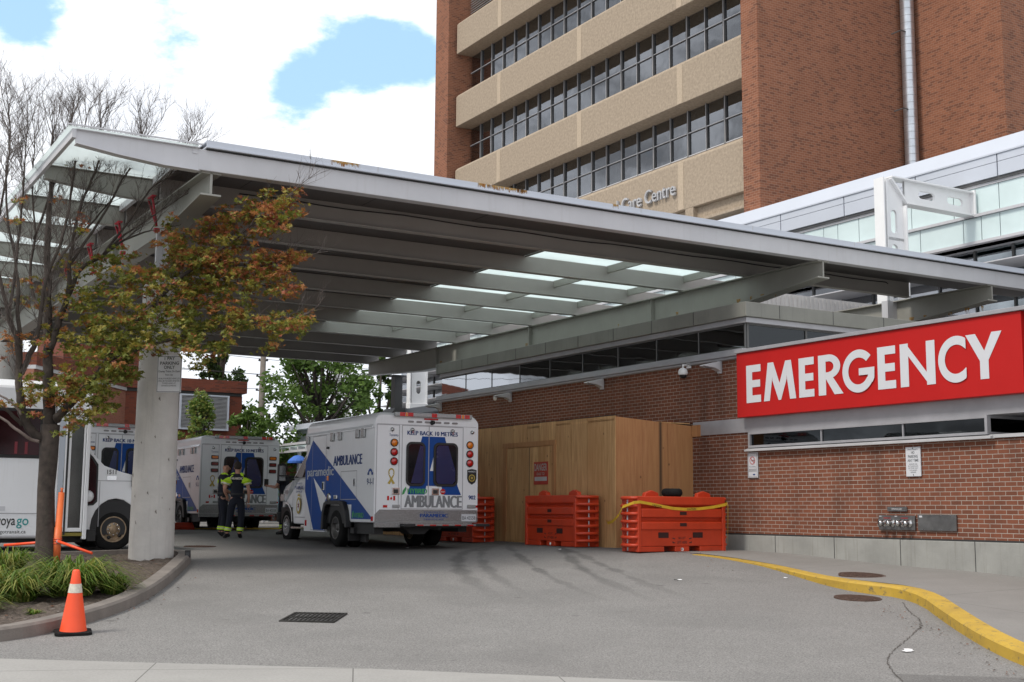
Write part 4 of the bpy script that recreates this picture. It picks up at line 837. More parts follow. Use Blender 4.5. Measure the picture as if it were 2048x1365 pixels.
# ============================================================ CANOPY
def canopy():
    e = thing('entrance_canopy', 'wide grey steel and glass canopy over the ambulance bay on a round concrete column', 'canopy', (5.95, 21.9, .85))
    JU = [21.8 + 2.34 * i for i in range(10)]
    ZB, ZT = 6.95, 7.395
    # front edge beam with its light coping lip
    m = MB(); m.prism([(19.43, ZB), (19.60, ZB), (19.60, 7.29), (19.43, 7.29)], 'x', 5.75, 28.6); m.box(5.80, 28.6, 19.60, 19.63 + .02, ZB + .003, ZB + .03); m.build('front_beam', 'steel', e, .012)
    m = MB(); m.box(5.86, 28.6, 19.34, 19.9, 7.31, 7.335); m.box(5.86, 28.6, 19.355, 19.37, 7.337, 7.43); m.box(5.86, 28.6, 19.371, 21.8, 7.40, 7.425); m.build('coping', 'whitepanel', e)
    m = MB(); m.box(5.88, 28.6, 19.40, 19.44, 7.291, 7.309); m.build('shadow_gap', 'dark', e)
    m = MB()
    for v in (8.85, 11.7, 14.45, 17.3, 20.2, 23.1, 26.0): m.box(v, v + .012, 19.352, 19.356, 7.338, 7.43)
    m.build_each('coping_joint', 'frame_lt', e)
    for c, w in ((8.25, .28), (10.95, .14), (11.45, .42), (11.75, .12), (13.85, .08)):
        m = MB(); m.quad((c - w, 19.3535, 7.340), (c + w, 19.3535, 7.340), (c + w, 19.3535, 7.4295), (c - w, 19.3535, 7.4295)); m.box(c - w, c + w, 19.353, 19.375, 7.4302, 7.4312) if c > 20 else None
        m.build('rust_stain', 'rust_wash', e)
    # cantilever of the front beam beyond the left girder : tapered
    def cant(u, mt):
        c = MB(); c.prism([(5.76, 6.93), (5.2, 6.94), (4.5, 7.0), (3.86, 7.08), (3.86, 7.30), (4.6, 7.29), (5.76, 7.29)], 'y', u, u + .03)
        c.prism([(5.76, 6.915), (5.2, 6.925), (4.5, 6.985), (3.86, 7.065), (3.86, 7.079), (4.5, 6.999), (5.2, 6.939), (5.76, 6.929)], 'y', u - .07, u + .10)
        c.box(3.86, 5.76, u - .05, u + .08, 7.292, 7.304)
        return c.build('cantilever_rib', mt, e)
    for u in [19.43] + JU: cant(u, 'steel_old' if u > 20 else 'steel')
    m = MB(); m.box(3.80, 3.86, 19.40, 43.0, 7.16, 7.30); m.build('edge_rail', 'steel', e)
    m = MB()
    for i in range(10):
        u = 19.36 + 2.34 * i; m.box(3.74, 5.74, u + .015, u + 2.325, 7.318, 7.33)
    m.build('edge_glass', 'frosted_edge', e)
    m = MB(); m.box(5.66, 5.74, 19.42, 42.9, 7.20, 7.40); m.box(3.72, 5.8, 19.35, 19.37, 7.338, 7.36); m.build('glass_curb', 'steel', e)
    # girders
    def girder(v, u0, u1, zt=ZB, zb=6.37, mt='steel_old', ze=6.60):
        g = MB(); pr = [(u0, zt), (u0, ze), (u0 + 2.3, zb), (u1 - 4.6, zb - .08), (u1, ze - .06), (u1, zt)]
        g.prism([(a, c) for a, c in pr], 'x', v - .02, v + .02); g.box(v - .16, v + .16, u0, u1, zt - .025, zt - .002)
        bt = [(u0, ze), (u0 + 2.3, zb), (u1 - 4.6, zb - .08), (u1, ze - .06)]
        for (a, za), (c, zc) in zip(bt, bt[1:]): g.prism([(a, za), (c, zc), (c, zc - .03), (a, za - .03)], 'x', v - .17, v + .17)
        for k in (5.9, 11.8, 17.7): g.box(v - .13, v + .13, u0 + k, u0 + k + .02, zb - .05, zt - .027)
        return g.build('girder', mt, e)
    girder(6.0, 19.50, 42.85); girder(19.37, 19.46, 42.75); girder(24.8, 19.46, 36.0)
    # joists
    for i, u in enumerate(JU):
        m = MB(); ve = 20.9 if i < 6 else 19.8
        if i == 0: ve = 24.6
        m.box(5.8, ve, u - .03, u + .03, ZB + .03, 7.40 if i == 0 else 7.33); m.box(5.8, ve, u - .09, u + .09, ZB + .002, ZB + .028)
        m.build('joist', 'joist' if i == 0 or i > 6 else 'joist', e, .008)
    # opaque deck
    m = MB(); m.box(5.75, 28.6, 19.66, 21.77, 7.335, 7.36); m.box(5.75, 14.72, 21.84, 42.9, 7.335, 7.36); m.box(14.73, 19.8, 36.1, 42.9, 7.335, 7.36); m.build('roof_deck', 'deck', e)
    m = MB()
    for v in (7.2, 9.6, 12.0): m.box(v, v + .01, 19.7, 21.7, 7.330, 7.334)
    m.build_each('deck_seam', 'dark', e)
    # glazing bays
    for i in range(6):
        u0 = JU[i] + .04; u1 = JU[i + 1] - .04
        for a, c in ((14.75, 17.0), (17.06, 19.28)):
            m = MB(); m.box(a, c, u0 - .008, u1 + .01, 7.337, 7.35); m.build('roof_pane', 'frosted', e)
        m = MB()
        for v in (17.0, 19.28): m.box(v, v + .06, u0 - .005, u1 + .005, 7.17, 7.335)
        m.box(14.722, 14.75, u0, u1, 7.30, 7.334); m.build_each('glazing_bar', 'steel_old', e)
    # column and its steel head
    m = MB(); m.lathe([(.37, .6), (.375, .9), (.35, 3.5), (.325, 5.55), (0, 5.55)], (5.95, 21.9, 0), 'z', 40); m.build('column', 'column', e)
    random.seed(8); m = MB()
    for _ in range(26):
        t = random.uniform(pi * .9, pi * 2.0); z = random.uniform(1.3, 4.6); r = .352 - (z - 3.5) * .011 + .004
        a, c = 5.95 + r * cos(t), 21.9 + r * sin(t); s = random.uniform(.01, .028)
        m.add([(a, c, z + s * 1.6), (a + s * sin(t), c - s * cos(t), z), (a - s * .4 * sin(t), c + s * .4 * cos(t), z - s * 1.5)], [(0, 1, 2)])
    m.build('chip', 'conc_kerb', e)
    m = MB(); m.box(5.80, 6.10, 21.86, 21.94, 5.55, 6.37); m.box(5.93, 5.97, 21.75, 22.05, 5.55, 6.37); m.box(5.76, 6.14, 21.7, 22.1, 5.55, 5.59); m.build('column_head', 'steel', e)
    # far columns
    m = MB(); m.box(19.22, 19.52, 40.2, 40.5, 5.1, 6.3); m.box(19.12, 19.62, 40.1, 40.6, 6.25, 6.30); m.build('stub_column', 'frame_dk', e)
    m = MB(); m.prism([(18.95, 4.9), (19.79, 4.9), (19.62, 5.12), (19.12, 5.12)], 'y', 39.9, 40.8); m.build('column_base', 'frame_dk', e)
    m = MB(); m.lathe([(.37, .6), (.33, 6.2)], (5.95, 38.0, 0), 'z', 28); m.build('column', 'column', e)
    # red V struts under the cantilevers
    for u in JU[:5]:
        m = MB(); m.tube([(5.74, u - .10, 6.46), (5.62, u + .03, 6.93)], .021, 6); m.tube([(5.74, u - .10, 6.46), (5.62, u - .22, 6.93)], .021, 6); m.box(5.58, 5.66, u - .34, u + .10, 6.925, 6.95); m.box(5.70, 5.79, u - .14, u - .06, 6.36, 6.42)
        m.build('red_strut', 'redsteel', e)
    m = MB(); random.seed(4); m.tube([(7.2 + i * .55, 21.70, 7.24 + .012 * sin(i * 1.3) + random.uniform(-.008, .008)) for i in range(31)] + [(24.1, 21.9, 7.22), (24.4, 22.2, 7.1)], .012, 6); m.build('cable', 'black', e)
    random.seed(21)
    for v, us in ((19.37, (20.9, 21.3, 21.7, 22.1, 24.4, 26.9, 31.5, 36.9)), (24.8, (19.7, 20.1, 20.6, 21.0, 21.4, 21.8)), (6.0, (20.6, 21.2, 22.2))):
        for u in us:
            m = MB(); s = random.uniform(.05, .16); m.quad((v - .0225, u, 6.50 + random.uniform(-.02, .0)), (v - .0225, u + s, 6.49), (v - .0225, u + s * .9, 6.36), (v - .0225, u + s * .2, 6.35)); m.build('rust_stain', 'rust_wash', e)
    # stiffener plate at the third girder
    m = MB(); m.prism([(22.55, 6.95), (22.55, 6.55), (22.35, 6.36), (22.35, 6.95)], 'x', 24.45, 24.78); m.build('stiffener', 'steel', e)
canopy()
def ribbed_parapet():
    m = MB()
    for i in range(44):
        v = 21.5 + i * .16; m.box(v, v + .10, 25.985, 26.0, 6.7, 7.6)
    m.box(21.5, 28.9, 26.002, 26.2, 6.6, 7.65)
    solo(m, 'ribbed_parapet', M['ribmat'], 'pale ribbed concrete parapet seen through the open bay of the canopy', 'parapet', (25, 26, 1))
M['ribmat'] = mat('ribmat', (0.55, 0.53, 0.52), 0.85, 0, .1, 2, 0, 1, .6, dirt=(.28, .26, .25))
ribbed_parapet()
# ============================================================ TOWER
def tower():
    e = thing('hospital_tower', 'tall hospital tower of red brick piers and tan concrete bands with rows of windows', 'building', (31.2, 35, 1))
    VF, VW = 31.2, 32.1; UL, UR = 58.5, 34.6
    sills = [16.02, 20.10, 24.18, 28.26]
    m = MB(); m.box(30.8, 34.5, 58.5, 60.0, 1, 34); m.build('brick_pier', 'brick_tower', e)
    m = MB(); m.box(30.8, 38.8, 34.0, 34.9, 1, 34); m.build('brick_pier', 'brick_tower', e)
    m = MB(); m.box(38.8, 45, 29.5, 34.0, 1, 34); m.box(38.803, 46, 29.52, 36, 1, 33.9); m.build('brick_wall', 'brick_tower', e)
    m = MB(); m.box(36, 60, 35.0, 58.4, 1, 33.5); m.build('core', 'room', e)
    # bands
    for i, s in enumerate(sills):
        zb = s - 2.14 if i else 12.9
        m = MB()
        if i:
            m.prism([(VF, zb), (VW + .3, zb + .02), (VW + .3, s), (VW, s), (VF + .12, s - .36), (VF, s - .50)], 'y', 34.95, 58.3)
        else:
            m.prism([(VF, 13.55), (VW + .3, 13.55), (VW + .3, s), (VW, s), (VF + .12, s - .36), (VF, s - .50)], 'y', 34.95, 58.3)
            # lower part with sunken panels
            m.box(VF, VF + .5, 34.95, 58.3, 12.9, 13.02)
            for a, c in ((34.95, 35.02), (38.35, 38.85), (42.2, 42.7), (46.0, 46.5), (49.9, 50.4), (53.8, 54.3), (57.8, 58.3)): m.box(VF, VF + .5, a, c, 13.02, 13.55)
            m.box(VF + .22, VF + .5, 35.02, 57.8, 13.021, 13.549)
            m.box(VF + .5, VF + .9, 34.95, 58.3, 12.4, 13.5)
        m.build('concrete_band', 'conc_panel', e, .02)
        m = MB()
        for u in (39.1, 46.4, 53.7):
            m.box(VF - .012, VF + .02, u - .17, u + .17, (zb if i else 13.56) + .02, s - .52)
        m.build_each('band_joint', M['conc_seam'], e)
    # last recess soffit
    m = MB(); m.box(VW + .0, VW + .3, 34.95, 58.3, 9, 12.4); m.build('recess_wall', 'frame_dk', e)
    # windows
    n = 20; U0, U1 = 58.25, 35.0; du = (U0 - U1) / n
    for r, s in enumerate(sills):
        for k in range(n):
            ua = U0 - k * du; ub = ua - du; zt = s + 2.02
            if r == 3 and k < 3: continue
            f = MB(); w = .035
            f.box(VW - .05, VW + .08, ub + .0, ub + w + (.05 if k % 2 else 0), s, zt); f.box(VW - .02, VW + .06, ub + w, ua, s + .0, s + .05)
            f.box(VW - .02, VW + .06, ub + w, ua, zt - .06, zt); f.box(VW - .02, VW + .06, ub + w, ua, s + .98, s + 1.03)
            ff = f.build('window', M['win_frame'], e)
            l = MB(); l.box(VW - .035, VW - .021, ub + w, ua, s + .985, s + 1.02); l.box(VW - .035, VW - .021, ub + w, ua, s + .01, s + .05); l.box(VW - .065, VW - .051, ub + .005, ub + .025, s, zt); l.build('glazing_bead', 'steel', ff)
            g = MB(); g.box(VW + .03, VW + .04, ub + w, ua, s + .05, zt - .06); g.build('pane', 'glass', ff)
            random.seed(r * 50 + k)
            if (r, k) in ((0, 10), (0, 11), (0, 15), (0, 16), (0, 18), (0, 19), (1, 15), (1, 19), (1, 12), (2, 8), (0, 6), (1, 6)) or random.random() < .42:
                c = MB(); p0 = ub + w; N_ = 14; wd = du - .06; part = random.choice((1, .55, .8))
                pts = [(VW + .25 + .035 * sin(j * 1.9 + k), p0 + wd * part * j / N_) for j in range(N_ + 1)]
                c.add([(a, q, s + .02) for a, q in pts] + [(a, q, zt) for a, q in pts], [(j, j + 1, N_ + 2 + j, N_ + 1 + j) for j in range(N_)], True); c.build('curtain', 'curtain', ff)
    for r, s in enumerate(sills):
        c = MB(); c.box(VW + 1.6, VW + 1.7, 35, 58.4, s - .1, s + 2.1); c.box(VW + .31, VW + 1.6, 35, 58.4, s - .08, s - .02); c.box(VW + .1, VW + 1.6, 35, 58.4, s + 2.06, s + 2.1); c.build('interior', 'room', e)
    m = MB()
    for i in range(24): m.prism([(VW - .08, 28.3 + i * .14), (VW + .06, 28.38 + i * .14), (VW + .06, 28.40 + i * .14), (VW - .08, 28.32 + i * .14)], 'y', 54.9, 58.3)
    m.build('louvre', 'frame_lt', e)
    m = MB(); m.box(VW - .1, VW + .3, 54.0, 54.8, 28.26, 34); m.build('concrete_mullion', 'conc_panel', e)
    # spiral duct in the inner corner
    m = MB(); pts = [(38.42, 33.62, 8 + .30 * i) for i in range(88)]; m.tube(pts, [.27 if i % 1 == 0 else .26 for i in range(88)], 24)
    p = m.build('spiral_duct', 'zinc', e)
    m = MB()
    for i in range(70): m.lathe([(.272, 0), (.282, .012), (.272, .024)], (38.42, 33.62, 12 + i * .30), 'z', 24)
    m.build('duct_seam', 'galv', p)
    m = MB()
    for z in (14.2, 17.4, 20.6): m.box(37.9, 38.2, 33.5, 33.54, z, z + .04); m.box(37.9, 37.94, 33.5, 34.0, z, z + .04)
    m.build('duct_bracket', 'frame_dk', p)
    # side window strip at the far right edge
    m = MB(); m.box(41.6, 43.5, 29.44, 29.49, 17.8, 21); m.build('side_window', 'glass_teal', e)
    m = MB(); m.box(41.6, 43.5, 29.40, 29.49, 15.6, 17.75); m.build('side_band', 'conc_panel', e)
    # raised name
M['conc_seam'] = mat('conc_seam', (0.47, 0.38, 0.28), 0.9, 0, 0.12, 14, 0.4, 30, 0.35)
M['win_frame'] = mat('win_frame', (0.13, 0.13, 0.13), 0.45, 0.2)
tower()
m = MB(); lettering(m, 'l Care Centre', (31.17, 43.35, 14.24), (0, -1, 0), (0, 0, 1), 4.0, .58, .0)
vs0 = list(m.v); fs0 = list(m.f); nv = len(vs0)
def thick(m, dv):
    vs, fs = list(m.v), list(m.f); n = len(vs)
    from collections import Counter
    ed = Counter()
    for f in fs:
        for a, c in zip(f, f[1:] + f[:1]): ed[(a, c)] += 1
    side = [(a, c, n + c, n + a) for (a, c) in ed if (c, a) not in ed]
    m.v = vs + [(x + dv, y, z) for x, y, z in vs]; m.f = fs + [tuple(n + i for i in f)[::-1] for f in fs] + side
    m.m = [0] * len(m.f); m.sm = [False] * len(m.f)
thick(m, -.10)
solo(m, 'name_lettering', 'frame_lt', 'raised grey letters reading Care Centre on the tan concrete band', 'lettering', (31.1, 41, 14))
# ============================================================ WHITE PANEL AND GLASS WING
def glass_wing():
    e = thing('glass_wing', 'long low wing clad in white metal panels over bands of pale green glass', 'building', (29, 21, .9))
    V = 29.0; UA, UB = 12.0, 61.6
    m = MB(); m.prism([(V, 11.55), (V + .25, 12.02), (V + 2.4, 12.02), (V + 2.4, 11.55)], 'y', UA, UB); m.box(V - .03, V + .02, UA, UB, 11.50, 11.545); m.build('coping', 'whitepanel', e)
    m = MB(); u = 16.65; k = 0
    while u < UB - 3:
        m.box(V + (.002 if k % 2 else 0), V + .3, u + .02, u + 2.86, 10.88, 11.27); m.box(V + (.002 if k % 2 else 0), V + .3, u + .02, u + 2.86, 11.285, 11.495); u += 2.88; k += 1
    m.build('white_panels', 'whitepanel', e)
    m = MB(); m.box(V + .05, V + .6, UA, UB, 10.8, 11.49); m.build('panel_backing', 'frame_dk', e)
    m = MB(); m.box(V + .10, V + .9, UA, UB, 10.72, 10.797); m.box(V - .02, V + .3, UA, UB, 9.86, 9.94); m.box(V + .0, V + .9, UA, UB, 9.10, 9.18); m.build('rail', 'steel', e)
    # back painted glass spandrels with uneven joints
    for (z0, z1, vv) in ((9.945, 10.715, V + .14), (9.185, 9.855, V + .06)):
        u = 13.0; random.seed(int(z0 * 10)); k = 0
        while u < UB - 1.6:
            w = random.choice((.55, .62, 1.6, .9, 1.55)); m = MB(); m.box(vv, vv + .03, u + .012, u + w - .012, z0, z1); m.build('glass_panel', 'spandrel', e); u += w
    m = MB(); m.box(V + .2, V + .6, UA, UB, 9.1, 10.8); m.build('panel_backing', 'frame_dk', e)
    # window bands with projecting fins
    for i, z in enumerate((8.42, 7.74, 7.06, 6.38, 5.70, 5.02)):
        m = MB(); m.prism([(V - .35, z), (V + .85, z - .02), (V + .85, z + .05), (V - .35, z + .03)], 'y', UA, UB + .4); m.build('sun_fin', 'steel', e)
    for i in range(38):
        u = 12.2 + i * 1.3; f = MB(); f.box(V + .78, V + .86, u, u + .06, 1.0, 9.09)
        ff = f.build('curtain_wall_bay', 'frame_dk', e); g = MB(); g.box(V + .83, V + .84, u + .06, u + 1.3, 1.0, 9.09); g.build('pane', 'glass_teal' if i % 3 else 'glass', ff)
    m = MB(); m.box(V + 2.4, V + 2.5, UA, UB - .1, 1, 10); m.box(V + .9, V + 2.4, UB - .2, UB - .1, 1, 9.0); m.box(V + .9, V + 2.4, UA, UB - .2, 6.0, 6.1); m.build('interior', M['room2'], e)
M['room2'] = mat('room2', (0.16, 0.22, 0.22), 0.9, 0, .3, .8)
glass_wing()
def portal(u, label):
    v0 = 25.4; e = thing('steel_portal', label, 'steel frame', (v0, u, .9), 'white slotted steel frames along the glass wing')
    e.location.z -= .20
    m = MB(); base = 6.6 if u > 30 else 3.0
    m.box(v0 - .02, v0 + .92, u - .20, u + .20, .9, base); m.build('base', 'white', e, .02)
    m = MB(); m.box(v0, v0 + .04, u - .17, u + .17, base, 10.72); m.box(v0 + .12, v0 + .16, u - .15, u + .15, base, 10.66); m.box(v0 + .86, v0 + .90, u - .16, u + .16, base, 10.05); m.build('flange', 'white', e)
    # slotted web built as a strip around long holes
    def web(c0, c1, s0, s1, slots, along, name):
        """web between cross positions c0..c1, from s0 to s1, holes centred, along 'z' or 'v'"""
        w = MB(); cm = (c0 + c1) / 2; r = (c1 - c0) * .17; t = .035
        def P(c, s, du): return (c, u + du, s) if along == 'z' else (s, u + du, c)
        cur = s0
        for (a, bb) in slots:
            for du in (-t, t): w.quad(P(c0, cur, du), P(c1, cur, du), P(c1, a - r * 1.6, du), P(c0, a - r * 1.6, du))
            hole = [(cm + r * cos(q), a + r + r * sin(q)) for q in [pi + pi * i / 8 for i in range(9)]] + [(cm + r * cos(q), bb - r + r * sin(q)) for q in [pi * i / 8 for i in range(9)]]
            lo, hi = a - r * 1.6, bb + r * 1.6
            nh = len(hole)
            outer = [((c0 if x < cm - 1e-6 else c1 if x > cm + 1e-6 else cm), s) for x, s in hole]
            outer = []
            for i, (x, s) in enumerate(hole):
                if i < 9: q = pi + pi * i / 8; k_ = (cos(q), sin(q)); sc = min((c1 - cm) / max(1e-6, abs(k_[0])), (a + r - lo) / max(1e-6, abs(k_[1]))); outer.append((cm + k_[0] * sc, a + r + k_[1] * sc))
                else: q = pi * (i - 9) / 8; k_ = (cos(q), sin(q)); sc = min((c1 - cm) / max(1e-6, abs(k_[0])), (hi - bb + r) / max(1e-6, abs(k_[1]))); outer.append((cm + k_[0] * sc, bb - r + k_[1] * sc))
            for i in range(nh):
                j = (i + 1) % nh
                for du in (-t, t): w.quad(P(*hole[i], du), P(*hole[j], du), P(*outer[j], du), P(*outer[i], du))
                w.quad(P(*hole[i], -t), P(*hole[j], -t), P(*hole[j], t), P(*hole[i], t))
            for cx, ks in ((c0, 0), (c1, 0)):
                for ends, sy in ((lo, -1), (hi, 1)):
                    yy = a + r if sy < 0 else bb - r
                    # corner triangles left open by the radial fan
                    ang = math.atan2(abs(ends - yy), c1 - cm)
                    cand = [o for o in outer if (o[0] - cm) * (cx - cm) > 0 and (o[1] - yy) * sy > -1e-6]
                    side = [o for o in cand if abs(o[0] - cx) < 1e-4]; top = [o for o in cand if abs(o[1] - ends) < 1e-4]
                    if side and top:
                        s_ = max(side, key=lambda o: (o[1] - yy) * sy); t_ = max(top, key=lambda o: abs(o[0] - cm))
                        for du in (-t, t): w.quad(P(*s_, du), P(cx, ends, du), P(*t_, du))
            cur = hi
        for du in (-t, t): w.quad(P(c0, cur, du), P(c1, cur, du), P(c1, s1, du), P(c0, s1, du))
        w.build(name, 'white', e)
    zs = [(7.05, 7.65), (8.05, 8.65), (9.05, 9.62)] if u > 30 else [(7.3, 7.95), (8.3, 8.95), (9.25, 9.90)]
    web(v0 + .16, v0 + .86, base, 10.25, zs, 'z', 'column_web')
    m = MB()
    for du in (-.035, .035): m.quad((v0 + .16, u + du, 10.25), (v0 + .86, u + du, 10.25), (v0 + .95, u + du, 10.2), (v0 + .38, u + du, 10.72), (v0 + .16, u + du, 10.72))
    m.build('corner_web', 'white', e)
    web(10.14, 10.78, v0 + .95, v0 + 3.65, [(v0 + 1.5, v0 + 2.15), (v0 + 2.65, v0 + 3.3)], 'v', 'arm_web')
    m = MB(); m.box(v0 + .35, v0 + 3.6, u - .17, u + .17, 10.76, 10.80); m.box(v0 + .98, v0 + 3.6, u - .17, u + .17, 10.10, 10.14); m.box(v0 + 3.601, v0 + 3.66, u - .2, u + .2, 10.06, 10.84); m.prism([(v0 + .34, 10.72), (v0 + .38, 10.76), (v0 + .98, 10.14), (v0 + .94, 10.10)], 'y', u - .14, u + .14); m.build('arm_flange', 'white', e)
portal(23.4, 'white slotted steel column and arm rising above the canopy, in front of the white wing')
portal(51.7, 'white slotted steel column in the distance, right of the black canopy post')
portal(60.4, 'white slotted steel column in the distance, in front of the leafy green tree')
# ============================================================ FAR BRICK BUILDING
def far_brick():
    e = thing('brick_outbuilding', 'low red brick building with a big white louvre behind the parked ambulances', 'building', (17, 58, .95))
    m = MB(); m.box(14.3, 19.75, 58.0, 66, .8, 6.85); m.build('wall', 'brick_far', e)
    m = MB(); m.box(14.2, 19.93, 57.85, 66.1, 7.0, 7.57); m.build('parapet', 'brick_far', e)
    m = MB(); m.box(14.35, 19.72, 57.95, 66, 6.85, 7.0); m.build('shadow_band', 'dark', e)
    m = MB(); m.box(12.0, 17.4, 60.5, 67, 7.57, 11.5); m.build('upper_block', 'brick_far', e)
    # skewed side wing running towards the viewer
    P = B2W(14.3, 58.0); d = Vector((-.09, -1, 0)).normalized(); nn = Vector((-1, .09, 0)).normalized()
    A = P; Bp = P + d * 9
    def w2b(p): return (p.x * cos(TH) + p.y * sin(TH), -p.x * sin(TH) + p.y * cos(TH))
    m = MB(); q = [w2b(A), w2b(Bp), w2b(Bp + nn * 6), w2b(A + nn * 6)]; m.prism(q, 'z', .8, 6.85); m.build('side_wall', M['brick_pink'], e)
    m = MB(); q = [w2b(A - nn * .06 + d * .03), w2b(Bp - nn * .06), w2b(Bp + nn * 6), w2b(A + nn * 6 + d * .03)]; m.prism(q, 'z', 6.85, 7.0); m.build('side_fascia', 'frame_lt', e)
    m = MB(); q = [w2b(A - nn * .08 + d * .16), w2b(Bp - nn * .08), w2b(Bp + nn * 6), w2b(A + nn * 6 + d * .16)]; m.prism(q, 'z', 7.0, 7.5); m.build('side_parapet', 'brick_far', e)
    m = MB(); m.box(16.72, 19.06, 57.92, 57.99, 5.2, 6.84); m.build('louvre_back', 'dark', e)
    m = MB()
    for i in range(24): m.prism([(57.80, 5.30 + i * .0625), (57.91, 5.34 + i * .0625), (57.91, 5.352 + i * .0625), (57.80, 5.32 + i * .0625)], 'x', 16.80, 18.98)
    m.build('louvre_blades', 'frame_lt', e)
    m = MB()
    for a in ((16.72, 16.80, 5.2, 6.84), (18.98, 19.06, 5.2, 6.84), (16.80, 18.98, 6.78, 6.84), (16.80, 18.98, 5.2, 5.28)): m.box(a[0], a[1], 57.78, 57.91, a[2], a[3])
    m.build('louvre_frame', 'whitepanel', e)
M['brick_pink'] = brick('brick_pink', (0.36, 0.15, 0.10), (0.28, 0.11, 0.075), (0.3, 0.2, 0.16), 0.22, 0.075, 0.005)
far_brick()
# ============================================================ UTILITY POLE
def pole():
    x, y = -11.9, 60; z = gz(x, y)
    e = thing('utility_pole', 'weathered wooden utility pole with insulators and a grey transformer', 'utility pole', (x, y, z), frame='W')
    m = MB(); m.tube([(0, 0, 0), (.02, 0, 4), (.04, 0, 7.85)], [.19, .17, .13], 12); m.build('pole', 'wood_pole', e)
    m = MB()
    for zz, w in ((7.55, .14), (6.80, .22), (6.13, .22)): m.box(-w, w * 1.6, -.05, .05, zz, zz + .05); m.lathe([(.05, 0), (.06, .05), (.03, .12)], (-w, 0, zz), 'z', 8); m.lathe([(.05, 0), (.06, .05), (.03, .12)], (w * 1.6, 0, zz), 'z', 8)
    m.box(-.9, .45, -.04, .04, 4.95, 5.02)
    for a in (-.88, -.4, .42): m.lathe([(.04, -.35), (.07, -.25), (.04, -.15), (.07, -.05), (.04, .1)], (a, 0, 4.95), 'z', 8)
    m.build('crossarm', 'dark', e)
    m = MB(); m.lathe([(0, 2.75), (.28, 2.78), (.28, 3.55), (.24, 3.62), (0, 3.65)], (-.42, 0, 0), 'z', 18); m.lathe([(.03, 3.6), (.05, 3.75), (.02, 3.9)], (-.42, 0, 0), 'z', 8); m.build('transformer', 'galv', e)
    for k, (z0, dx) in enumerate(((7.66, 0), (6.9, 0), (6.95, .1), (6.22, 0))):
        m = MB(); pts = []
        for i in range(19):
            t = i / 18; X = -26 + t * 52; Z = z0 + (.9 * ((X / 26) ** 2)) - .06 * X + .02 * k * X; pts.append((X, dx * 3 + X * .35, Z))
        m.tube(pts, .012, 4); m.build_each('wire', 'dark', e)
pole()
# ============================================================ TREES
def leaf_clump(m, c, r, n, s, flat=.75, nm=3):
    for _ in range(n):
        d = Vector((random.gauss(0, 1), random.gauss(0, 1), random.gauss(0, 1) * flat)); d = d / max(d.length, .01) * r * random.random() ** .4
        p = c + d; a = Vector((random.uniform(-1, 1), random.uniform(-1, 1), random.uniform(-.6, .6))).normalized() * s * random.uniform(.6, 1.3)
        bb = a.cross(Vector((random.uniform(-1, 1), random.uniform(-1, 1), random.uniform(-1, 1)))).normalized() * s * random.uniform(.35, .6)
        m.cm = random.randrange(nm); m.add([p - a, p - a * .2 + bb, p + a, p - a * .2 - bb], [(0, 1, 2, 3)])
def broad_tree(x, y, h, cr, label, mats, seed, name='tree', n=80, s=.14, lo=.25, shape=1.0, group=None):
    random.seed(seed); z = gz(x, y)
    e = thing(name, label, 'tree', (x, y, z), frame='W', group=group)
    t = MB(); t.tube([(0, 0, 0), (.1, 0, h * .25), (-.05, .1, h * .55), (.1, 0, h * .9)], [h * .028, h * .022, h * .014, h * .004], 9)
    m = MB()
    for i in range(n):
        hh = lo + (1 - lo) * random.random() ** .8; zz = h * hh; rr = cr * (math.sin(pi * min(1, (hh - lo) / (1 - lo) * .85 + .12)) ** .7) * shape
        a = random.random() * 2 * pi; q = random.random() ** .5; c = Vector((cos(a) * rr * q, sin(a) * rr * q, zz * (1 - .12 * q)))
        if q > .4 and i % 2: t.tube([(0, 0, zz * .6), tuple(c * .6 + Vector((0, 0, zz * .22))), tuple(c)], [h * .009, h * .005, h * .002], 5)
        leaf_clump(m, c, cr * random.uniform(.12, .26), 85, s, .55)
    t.build('trunk', 'bark', e); m.build('crown', mats, e)
broad_tree(-8.3, 55, 8.9, 2.9, 'large leafy green tree behind the nearest ambulance, right of the utility pole', ['tree_g', 'tree_g2', 'tree_g'], 11, 'deciduous_tree', 120, .13, .18)
broad_tree(-6.3, 60, 8.3, 1.5, 'slimmer green tree beside the far white steel column', ['tree_g', 'tree_dk', 'tree_g2'], 12, 'deciduous_tree', 46, .13, .15)
broad_tree(-10.9, 52, 4.9, 1.3, 'low feathery green tree beside the transformer pole', ['tree_g', 'tree_g2', 'tree_g2'], 15, 'deciduous_tree', 40, .11, .2)
broad_tree(-12.3, 50, 5.35, 1.15, 'small yellow-green shrub in front of the white louvre', ['tree_g2', 'grass2', 'tree_g2'], 13, 'shrub', 110, .07, .1, .85)
broad_tree(-14.6, 63, 10.3, 1.5, 'dark evergreen standing on end behind the brick outbuilding roof', ['tree_dk', 'tree_dk', 'tree_g'], 14, 'evergreen_tree', 60, .13, .3)
for i, (x, y, h, c) in enumerate(((-45, 110, 9, 5), (-60, 100, 10, 6), (30, 140, 9, 6))):
    broad_tree(x, y, h, c, ('distant green tree far off to the left, behind the bus', 'distant green tree at the far left edge of the lot', 'distant green tree far beyond the wing')[i], ['tree_g', 'tree_g2', 'tree_dk'], 30 + i, 'deciduous_tree', 40, .35, .15)
